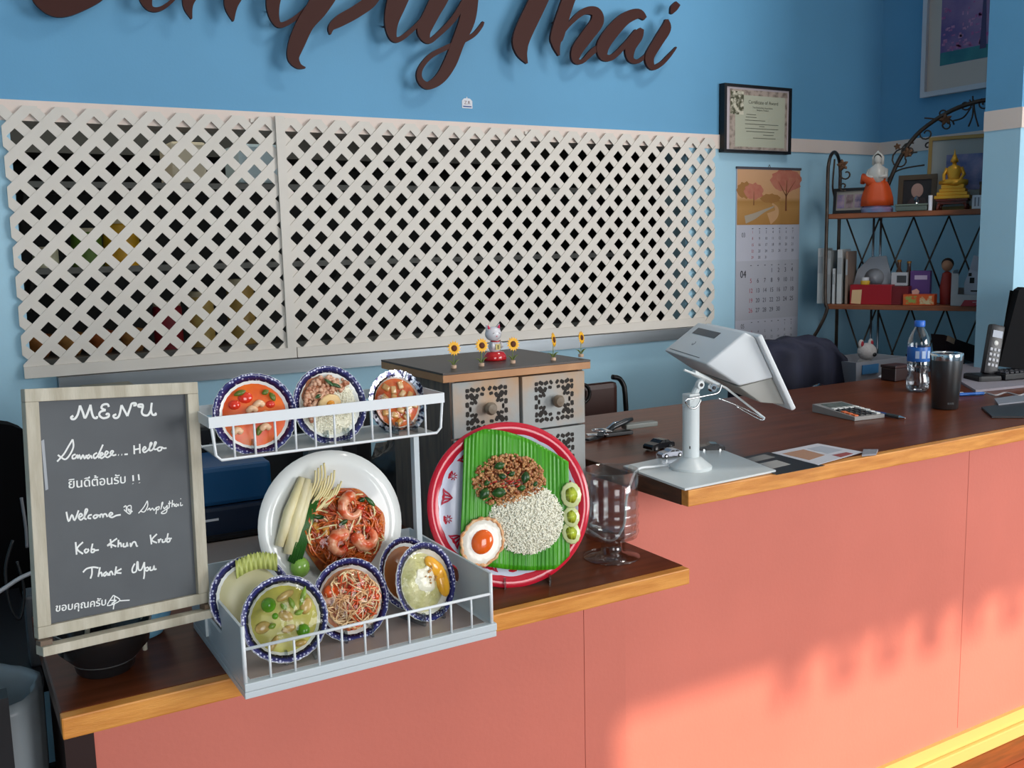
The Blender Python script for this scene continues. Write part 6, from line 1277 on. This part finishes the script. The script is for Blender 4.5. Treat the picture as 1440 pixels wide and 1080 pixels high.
b = MB(); b.prism([(-.06, 0), (.06, 0), (.035, .30), (-.04, .30)], -.02, .02, Matrix(((1, 0, 0, 0), (0, 0, -1, 0), (0, 1, 0, 0), (0, 0, 0, 1)))); b.build('terminal_body', mat('terminal_grey', '5C6468', .4), t); b = MB(); b.mm(-.07, .07, -.07, .08, 0, .012, bev=.003); b.build('terminal_foot', mat('terminal_foot', '6E6A68', .5), t)
t = thing('black_bag', 'crumpled black plastic bag behind the display stand', 'bag', (1.09, 2.34, .86)); grow(t, .8)
b = MB(); b.ball((0, 0, .16), (.17, .13, .165), seg=32, rings=20); b.v = [tuple(Vector(v)*(1+.22*noise.noise(Vector(v)*14))) for v in b.v]; b.v = [(x, y, max(z, 0)) for x, y, z in b.v]; b.build('bag_body', mat('bag_black', '2A2C2E', .25, bump=.5, bscale=25), t, smooth=True)
b = MB(); b.tube([(-.02, 0, .30), (-.05, -.02, .36), (-.02, -.01, .40), (.03, 0, .36), (.02, 0, .30)], [.02, .012, .01, .012, .02], 8); b.build('bag_knot', MATS['bag_black'], t, smooth=True)
t = thing('leather_box', 'small dark wooden box glimpsed above the upper basket behind the plates', 'box', (.37, 2.70, .86)); grow(t, .85)
b = MB(); b.mm(-.07, .07, -.05, .05, 0, .40, bev=.004); b.build('box_body', mat('box_olive', '5C5A4A', .5), t); b = MB(); b.mm(-.072, .072, -.052, .052, .401, .43, bev=.003); b.build('box_lid', mat('box_olive_lid', '6A6856', .5), t); t['label'] = 'tall olive-grey box glimpsed between the board and the upper basket'
t = thing('black_case', 'large black equipment case standing behind the blue printer', 'case', (.78, 2.70, .86)); grow(t, 1.0)
b = MB(); b.mm(-.26, .30, -.04, .09, 0, .235, bev=.01); b.build('case_body', mat('case_black', '17181A', .4), t); b = MB(); b.mm(-.17, .25, -.046, -.0405, .03, .14, bev=.002); b.build('front_panel', mat('case_panel', '26282B', .3), t); b = MB(); b.tube([(-.06, 0, .235), (-.06, 0, .26), (.14, 0, .26), (.14, 0, .235)], .006, 8); b.build('handle', BLACK, t); b = MB(); b.mm(-.17, .25, -.046, -.0405, .16, .19); b.build('steel_strip', STEEL, t)
# chairs behind the counters
def iron_chair(x, y, rz, label, top):
    t = thing('iron_chair', label, 'chair', (x, y, 0), rz)
    b = MB(); b.mm(-.2, .2, -.2, .2, .43, .46, bev=.01); b.build('seat', mat('seat_brown', '3A1E16', .4), t)
    for sx in (-.18, .18):
        for sy in (-.18, .18): b = MB(); b.tube([(sx, sy, 0), (sx, sy, .43)], .011, 8); b.build('leg', IRON, t, smooth=True)
    bb2 = mat('iron_black', '1C1A1A', .35, metal=.6)
    for sx in (-1, 1): b = MB(); b.tube(cr([(sx*.18, .18, .46), (sx*.18, .20, top-.12), (sx*.17, .21, top-.02), (sx*.13, .21, top)], 4), .009, 8); b.build('back_post', bb2, t, smooth=True)
    b = MB(); b.box((.06, .21, top-.09), (.17, .03, .15), bev=.02); b.build('back_panel', mat('chair_leather', '3A211B', .4), t)
    for sx in (-1,):
        pts = [(-.02+.045*(1-u*.7)*math.cos(a), .180, top-.045+.045*(1-u*.7)*math.sin(a)) for u, a in [(i/22, 3.6-i*.42) for i in range(23)]]; b = MB(); b.tube([(-.07, .180, top-.13)]+pts, .006, 8); b.build('back_scroll', bb2, t, smooth=True)
    return t
q = PY(850, 543, 2.55); iron_chair(q.x+.02, q.y-.05, 0, 'dark chair with an iron scroll back seen just right of the chest', q.z)
q = PY(1113, 473, 2.62)
t = thing('draped_chair', 'chair back draped with a dark navy jacket behind the counter', 'chair', (q.x, q.y, 0))
b = MB(); b.mm(-.22, .22, -.22, .18, .43, .47, bev=.015); b.build('seat', BLACK, t)
for sx in (-.19, .19):
    for sy in (-.19, .16): b = MB(); b.tube([(sx, sy, 0), (sx, sy, .43)], .014, 8); b.build('leg', BLACK, t, smooth=True)
b = MB(); n1 = 36; n2 = 14; vs = []; fs = []; TH = q.z
for i in range(n1+1):
    u = i/n1*2-1; hh = TH-.10*abs(u)**3.2-.004*math.sin(u*17)
    for j in range(n2+1):
        v = j/n2; ph = v*math.pi; yy = -.055*math.cos(ph)*(1+.0*u); zz_ = hh-.055+.055*math.sin(ph) if 0 < v < 1 else hh-.055
        if v == 0: pass
        vs.append((u*.27+.01*math.sin(j*.9+u*4), yy+.010*math.sin(u*11+j), zz_))
rows = []
for i in range(n1+1):
    u = i/n1*2-1; a = vs[i*(n2+1)]; c = vs[i*(n2+1)+n2]; rows.append(((a[0]*1.04, a[1]-.012+.016*math.sin(u*13), .62), (c[0]*1.04, c[1]+.012+.016*math.sin(u*9), .62)))
base = len(vs)
for a, c in rows: vs += [a, c]
for i in range(n1):
    for j in range(n2): a = i*(n2+1)+j; fs.append((a, a+n2+1, a+n2+2, a+1))
    a = i*(n2+1); fs.append((base+2*i, base+2*i+2, a+n2+1, a)); fs.append((a+n2, a+2*n2+1, base+2*i+3, base+2*i+1))
b.add(vs, fs); b.build('navy_jacket', mat('jacket_navy', '191B2E', .8, var=.2, vscale=10, bump=.4, bscale=18), t, smooth=True)
for sx in (-.16, .16): b = MB(); b.tube([(sx, 0, .47), (sx, 0, TH-.10)], .012, 8); b.build('back_post', BLACK, t, smooth=True)
t = thing('glass_dome', 'clear plastic dome just showing over the counter back edge by the jacket', 'cover', (PY(1158, 545, 2.40).x, 2.42, .985))
b = MB(); b.lathe([(.05, 0), (.048, .03), (.034, .055), (0, .066)], 24, cap=False); b.build('dome', thin_glass('dome_clear', 'C8D0D4', k=1.4), t, smooth=True)
b = MB(); b.lathe([(0, -.06), (.052, -.06), (.052, 0), (0, 0)], 24); b.build('dome_base', mat('dome_base', '2C2C30', .5), t, smooth='auto')
# low shelf unit / file desk behind the counter on the right
sd = thing('side_desk', 'dark side desk behind the counter under the iron rack', 'desk', (2.95, 2.6, 0))
DK2 = mat('desk_dark', '3A1E18', .45)
b = MB(); b.mm(3.03, 3.62, 2.40, 2.70, .86, .89); b.build('desk_top', DK2, sd, world=True)
for x in (3.05, 3.58):
    b = MB(); b.mm(x, x+.02, 2.42, 2.68, 0, .86); b.build('desk_side', DK2, sd, world=True)
q = PY(1205, 530, 2.62)
t = thing('storage_basket', 'pale plastic basket with a blue label behind the counter', 'basket', (q.x, 2.60, .891))
hB = PY(1205, 506, 2.56).z-.891
b = MB(); b.add([(-.12, -.08, 0), (.12, -.08, 0), (.12, .08, 0), (-.12, .08, 0), (-.15, -.10, hB), (.15, -.10, hB), (.15, .10, hB), (-.15, .10, hB), (-.143, -.094, hB), (.143, -.094, hB), (.143, .094, hB), (-.143, .094, hB), (-.115, -.075, .006), (.115, -.075, .006), (.115, .075, .006), (-.115, .075, .006)],
 [(3, 2, 1, 0), (0, 1, 5, 4), (1, 2, 6, 5), (2, 3, 7, 6), (3, 0, 4, 7), (4, 5, 9, 8), (5, 6, 10, 9), (6, 7, 11, 10), (7, 4, 8, 11), (8, 9, 13, 12), (9, 10, 14, 13), (10, 11, 15, 14), (11, 8, 12, 15), (12, 13, 14, 15)]); b.build('basket_body', mat('basket_pale', '8E9098', .5), t)
b = MB(); b.box((-.07, -.1005, hB-.03), (.09, .004, .035)); b.build('basket_label', mat('basket_blue', '3A6E9A', .5), t)
q = PY(1216, 500, 2.60)
t = thing('plush_toy', 'small white plush toy with red ears and black nose in the basket', 'toy', (q.x, 2.60, .90))
hT = PY(1216, 478, 2.6).z-.90
PL = mat('plush_white', 'B4AEAC', .9, bump=.5, bscale=200)
b = MB(); b.ball((0, 0, hT*.38), (.045, .04, hT*.38), seg=16, rings=10); b.build('body', PL, t, smooth=True)
b = MB(); b.ball((0, -.01, hT-.045), (.040, .034, .034), seg=20, rings=12); hd = b.build('head', PL, t, smooth=True); b = MB(); b.ball((.004, -.044, hT-.055), (.010, .006, .008)); b.build('nose', BLACK, hd, smooth=True)
for s in (-1, 1):
    b = MB(); b.ball((s*.028, -.004, hT-.014), (.014, .008, .018)); b.build('ear', PL, hd, smooth=True); b = MB(); b.ball((s*.028, -.010, hT-.014), (.008, .005, .011)); b.build('ear_inside', mat('plush_red', 'A02030', .7), hd, smooth=True)
# dark slanted binders/laptop lid behind the tumbler
t = thing('leather_case', 'long dark leather case with a pale tag leaning behind the bottle', 'case', (3.35, 2.50, .892))
P1, P2 = PY(1318, 470, 2.50), PY(1410, 500, 2.50); b = MB(); d = P2-P1; nrm = Vector((d.z*-1, 0, d.x)).normalized()
hh_ = .075; B_ = [(P1.x, P1.z+.0), (P2.x+.12, P2.z-.04), (P2.x+.12, P2.z-.04-hh_), (P1.x+.02, P1.z-hh_)]
b.prism(B_, 2.47, 2.53, Matrix(((1, 0, 0, 0), (0, 0, 1, 0), (0, 1, 0, 0), (0, 0, 0, 1)))); b.build('case_body', mat('case_dark', '241214', .35), t, world=True)
b = MB(); c_ = PY(1337, 478, 2.469); T = Matrix.Translation(c_) @ Matrix.Rotation(.35, 4, 'Y'); b.box((0, 0, 0), (.05, .003, .022), T); b.build('case_tag', mat('tag_tan', 'A88E78', .5), t, world=True)
b = MB(); b.mm(3.30, 3.36, 2.47, 2.53, .892, 1.10); b.build('case_stand', mat('case_dark', '241214', .35), t, world=True)
b = MB(); b.mm(3.50, 3.56, 2.47, 2.53, .892, 1.06); b.build('case_stand', mat('case_dark', '241214', .35), t, world=True)
# monitor, phone, papers at the right end of the counter
q = PZ(1402, 536, ZU+.001)
t = thing('monitor', 'black computer monitor seen from behind at the right edge of the counter', 'monitor', (q.x+.04, q.y, ZU+.001), R_(-12)); MT = Matrix.Rotation(.16, 4, 'Y')
ztp = PY(1420, 403, q.y).z-ZU; BKM = mat('monitor_black', '121214', .7, spec=.1)
T = Matrix.Rotation(.10, 4, 'Y')
b = MB(); b.prism([(-.045, .045), (.33, .045), (.33, ztp-.012), (.31, ztp), (.0, ztp), (-.016, ztp-.012)], -.012, .012, MT @ Matrix(((1, 0, 0, 0), (0, 0, -1, 0), (0, 1, 0, 0), (0, 0, 0, 1)))); b.build('monitor_shell', BKM, t)
b = MB(); b.mm(-.03, .32, .0121, .0128, .06, ztp-.015, M=MT); b.build('screen', mat('screen_black', '0A0B0D', .1), t)
b = MB(); b.mm(.12, .17, -.02, .012, .0, .05); b.build('monitor_neck', BKM, t); b = MB(); b.mm(.03, .26, -.07, .08, 0, .006, bev=.002); b.build('monitor_foot', BKM, t)
q = PY(1381, 536, 2.05)
t = thing('phone_handset', 'black cordless phone standing upright in its cradle by the monitor', 'phone', (q.x, 2.05, ZU+.001), R_(-25)); grow(t, 1.12)
b = MB(); b.box((0, 0, .012), (.075, .09, .024), bev=.008); b.build('cradle', BLACK, t); zt3 = PY(1400, 447, q.y).z-ZU; T = Matrix.Translation((.02, .0, .022)) @ Matrix.Rotation(.22, 4, 'Y') @ Matrix.Rotation(-.15, 4, 'X'); Lh = .155
b = MB(); b.box((0, 0, Lh/2), (.046, .024, Lh), T, bev=.008); hs = b.build('handset', mat('handset_black', '1C1C20', .35), t, smooth='auto')
b = MB(); b.box((0, -.0125, Lh-.030), (.032, .002, .022), T); b.build('handset_screen', mat('lcd_blue', '6E7A8E', .2), hs); b = MB(); b.ball((0, -.0125, Lh-.058), (.008, .003, .008), T); b.build('dial_button', mat('key_white', 'D6D6D2', .4), hs, smooth=True)
for i in range(4):
    for j in range(3): b = MB(); b.box((-.012+j*.012, -.0125, Lh-.078-i*.016), (.008, .003, .009), T, bev=.001); b.build('phone_key', mat('key_pale', 'A8AAB0', .4), hs)
sheet('paper_pile', [(1352, 540), (1352, 515), (1440, 508), (1440, 545), (1372, 552)], ZU+.0009, .008, mat('pile_grey', '8E8890', .7), 'untidy pile of pale papers on the counter right of the tumbler', 'papers')
sheet('dark_folder', [(1380, 575), (1440, 566), (1440, 588), (1395, 588)], ZU+.0009, .006, mat('folder_dark', '1E1C20', .4), 'dark folder at the right edge of the counter', 'folder')
sheet('grey_notebook', [(1398, 562), (1440, 556), (1440, 566), (1404, 570)], ZU+.0075, .004, mat('notebook_grey', '7E8088', .5), 'grey notebook lying on the dark folder', 'notebook')
q = PZ(1405, 530, ZU+.0105); t = thing('adding_machine', 'black desktop keyboard machine on the paper pile by the phone', 'keyboard', (q.x, q.y-.02, ZU+.0105), R_(-10))
b = MB(); b.mm(-.06, .12, -.06, .05, 0, .022, bev=.004); b.build('machine_body', BLACK, t)
for i in range(6):
    for j in range(4): b = MB(); b.box((-.045+i*.022, -.045+j*.022, .0245), (.015, .015, .005), bev=.001); b.build('machine_key', mat('key_charcoal', '34343A', .5), t)
sheet('loose_paper', [(1235, 530), (1248, 521), (1262, 525), (1255, 534)], ZU+.0009, .0008, PAPER, 'small white slip of paper at the counter back edge left of the bottle', 'paper')
q = PZ(1266, 535, ZU+.001); t = thing('red_dark_box', 'small dark box at the counter back edge just left of the bottle', 'box', (q.x+.01, q.y+.02, ZU+.001)); b = MB(); b.mm(-.05, .03, -.03, .03, 0, .045, bev=.003); b.build('box_body', mat('dark_maroon', '2A1616', .4), t); b = MB(); b.mm(-.052, .032, -.032, .032, .0455, .055, bev=.002); b.build('box_lid', mat('dark_maroon_lid', '341C1C', .4), t)
# floral cloth strip? (leopard-grey cable on the pile)
pts = [PZ(x, y, ZU+.012) for x, y in ((1388, 553), (1400, 556), (1415, 552), (1432, 556), (1440, 554))]; b = MB(); b.tube(cr([tuple(p) for p in pts], 4), .003, 6); single('trailing_cable', b, mat('cord_grey', '9A9698', .5), 'pale grey cord trailing over the papers at the right edge', 'cord', pts[0], smooth=True)

# ================================================================== LEFT EDGE: CHAIR, POWER STRIP, CABLES, BIN
q = PY(10, 590, 2.62)
t = thing('office_chair', 'black office chair with rounded high back at the far left', 'chair', (q.x-.09, 2.62, 0), R_(183))
BF = mat('fabric_black', '070709', .95, spec=.1)
b = MB(); n = 20; b.prism([(.17*math.copysign(abs(math.cos(a))**.55, math.cos(a)), .30*math.copysign(abs(math.sin(a))**.55, math.sin(a))) for a in [2*math.pi*i/36 for i in range(36)]], -.035, .035, Matrix.Translation((0, 0, q.z-.30)) @ Matrix(((1, 0, 0, 0), (0, 0, -1, 0), (0, 1, 0, 0), (0, 0, 0, 1)))); b.build('backrest', BF, t, smooth='auto')
b = MB(); b.mm(-.24, .24, -.50, -.05, .44, .52, bev=.03); b.build('seat', BF, t); b = MB(); b.mm(-.03, .03, -.01, .02, .48, q.z-.55); b.build('back_bar', BLACK, t); b = MB(); b.tube([(0, -.27, .10), (0, -.27, .44)], .025, 12); b.build('gas_column', BLACK, t, smooth=True)
for k in range(5):
    a = k*1.2566; b = MB(); b.tube([(0, -.27, .11), (.26*math.cos(a), -.27+.26*math.sin(a), .06)], [.022, .014], 8); lg_ = b.build('base_arm', BLACK, t, smooth=True); b = MB(); b.ball((.26*math.cos(a), -.27+.26*math.sin(a), .028), .027); b.build('castor', BLACK, lg_, smooth=True)
P_ = PY(14, 960, 1.45)
t = thing('black_partition', 'black panel of a low partition cut off by the left edge of the photo', 'partition', (-.15, 1.62, 0)); xx = PY(2, 930, 1.56).x
b = MB(); b.mm(-.32, .045, 1.60, 1.64, 0, .90); b.build('partition_panel', mat('cabinet_black', '121216', .45), t, world=True); b = MB(); b.mm(-.32, -.16, 1.641, 1.90, 0, .03); b.build('partition_foot', MATS['cabinet_black'], t, world=True); b = MB(); b.mm(-.32, -.28, 1.641, 1.90, .03, .86); b.build('partition_end', MATS['cabinet_black'], t, world=True)
q = PY(45, 965, 1.80)
t = thing('waste_bin', 'dark waste bin with a translucent grey plastic liner at bottom left', 'bin', (-.018, 1.795, 0)); hbn = .845
b = MB(); b.lathe([(0, 0), (.09, 0), (.115, hbn-.03), (.11, hbn-.03), (.085, .01), (0, .01)], 28); b.build('bin_body', mat('bin_dark', '3A3C3C', .5), t, smooth='auto')
b = MB(); b.lathe([(.112, hbn-.25), (.119, hbn-.16), (.121, hbn-.02), (.117, hbn), (.108, hbn-.01), (.102, hbn-.12)], 40, wob=lambda a: 1+.03*math.sin(7*a)+.02*math.sin(13*a), cap=False); b.build('bin_liner', mat('liner_grey', '8E979C', .3, alpha=.75, bump=.6, bscale=20), t, smooth=True)
q = PY(38, 790, 1.98)
t = thing('power_strip', 'grey power adaptor with plugs standing behind the menu board', 'adaptor', (q.x+.02, 2.0, .79))
b = MB(); b.mm(-.03, .03, -.02, .04, 0, .14, bev=.006); b.build('adaptor_body', mat('adaptor_grey', '3E4044', .5), t); b = MB(); b.mm(-.012, .014, -.022, -.02, .10, .125); b.build('adaptor_label', mat('adaptor_label', '6E7074', .6), t); b = MB(); b.tube([(0, 0, .14), (0, 0, .16), (.004, 0, .175)], [.010, .008, .005], 8); b.build('plug', mat('plug_grey', '8A8C90', .5), t, smooth=True)
for i, (pts, r, m, lb) in enumerate((
    (((-30, 850), (5, 828), (30, 812), (60, 800)), .004, mat('cable_pale', 'A8AAAE', .5), 'pale grey cable crossing from the left edge to the menu board'),
    (((18, 760), (8, 800), (14, 850), (28, 870), (34, 830), (24, 790)), .003, BLACK, 'black looped cable hanging at the left edge'),
    (((30, 700), (36, 740), (38, 770)), .003, mat('cable_mid', '6E7074', .5), 'short grey charging lead rising beside the menu board'))):
    P3 = [tuple(PY(x, y, 1.97+.01*i)) for x, y in pts]; b = MB(); b.tube(cr(P3, 6), r, 6); single('cable', b, m, lb, 'cable', P3[0], smooth=True, group='cables at the left edge')
t = thing('side_cabinet', 'closed black side cabinet at the far left behind the counter', 'cabinet', (-.1, 2.2, 0))
b = MB(); b.mm(-.30, .115, 1.93, 2.50, .77, .79); b.build('cabinet_top', MATS['cabinet_black'], t, world=True)
b = MB(); b.mm(-.29, .11, 1.96, 2.49, 0, .769); b.build('cabinet_body', MATS['cabinet_black'], t, world=True)
for i in range(2): b = MB(); b.mm(-.285+i*.2, -.093+i*.2, 1.942, 1.959, .02, .76); d_ = b.build('door', MATS['cabinet_black'], t, world=True); b = MB(); b.tube([(-.11+i*.04, 1.935, .60), (-.11+i*.04, 1.935, .68)], .004, 6); b.build('handle', BLACK, d_, world=True)
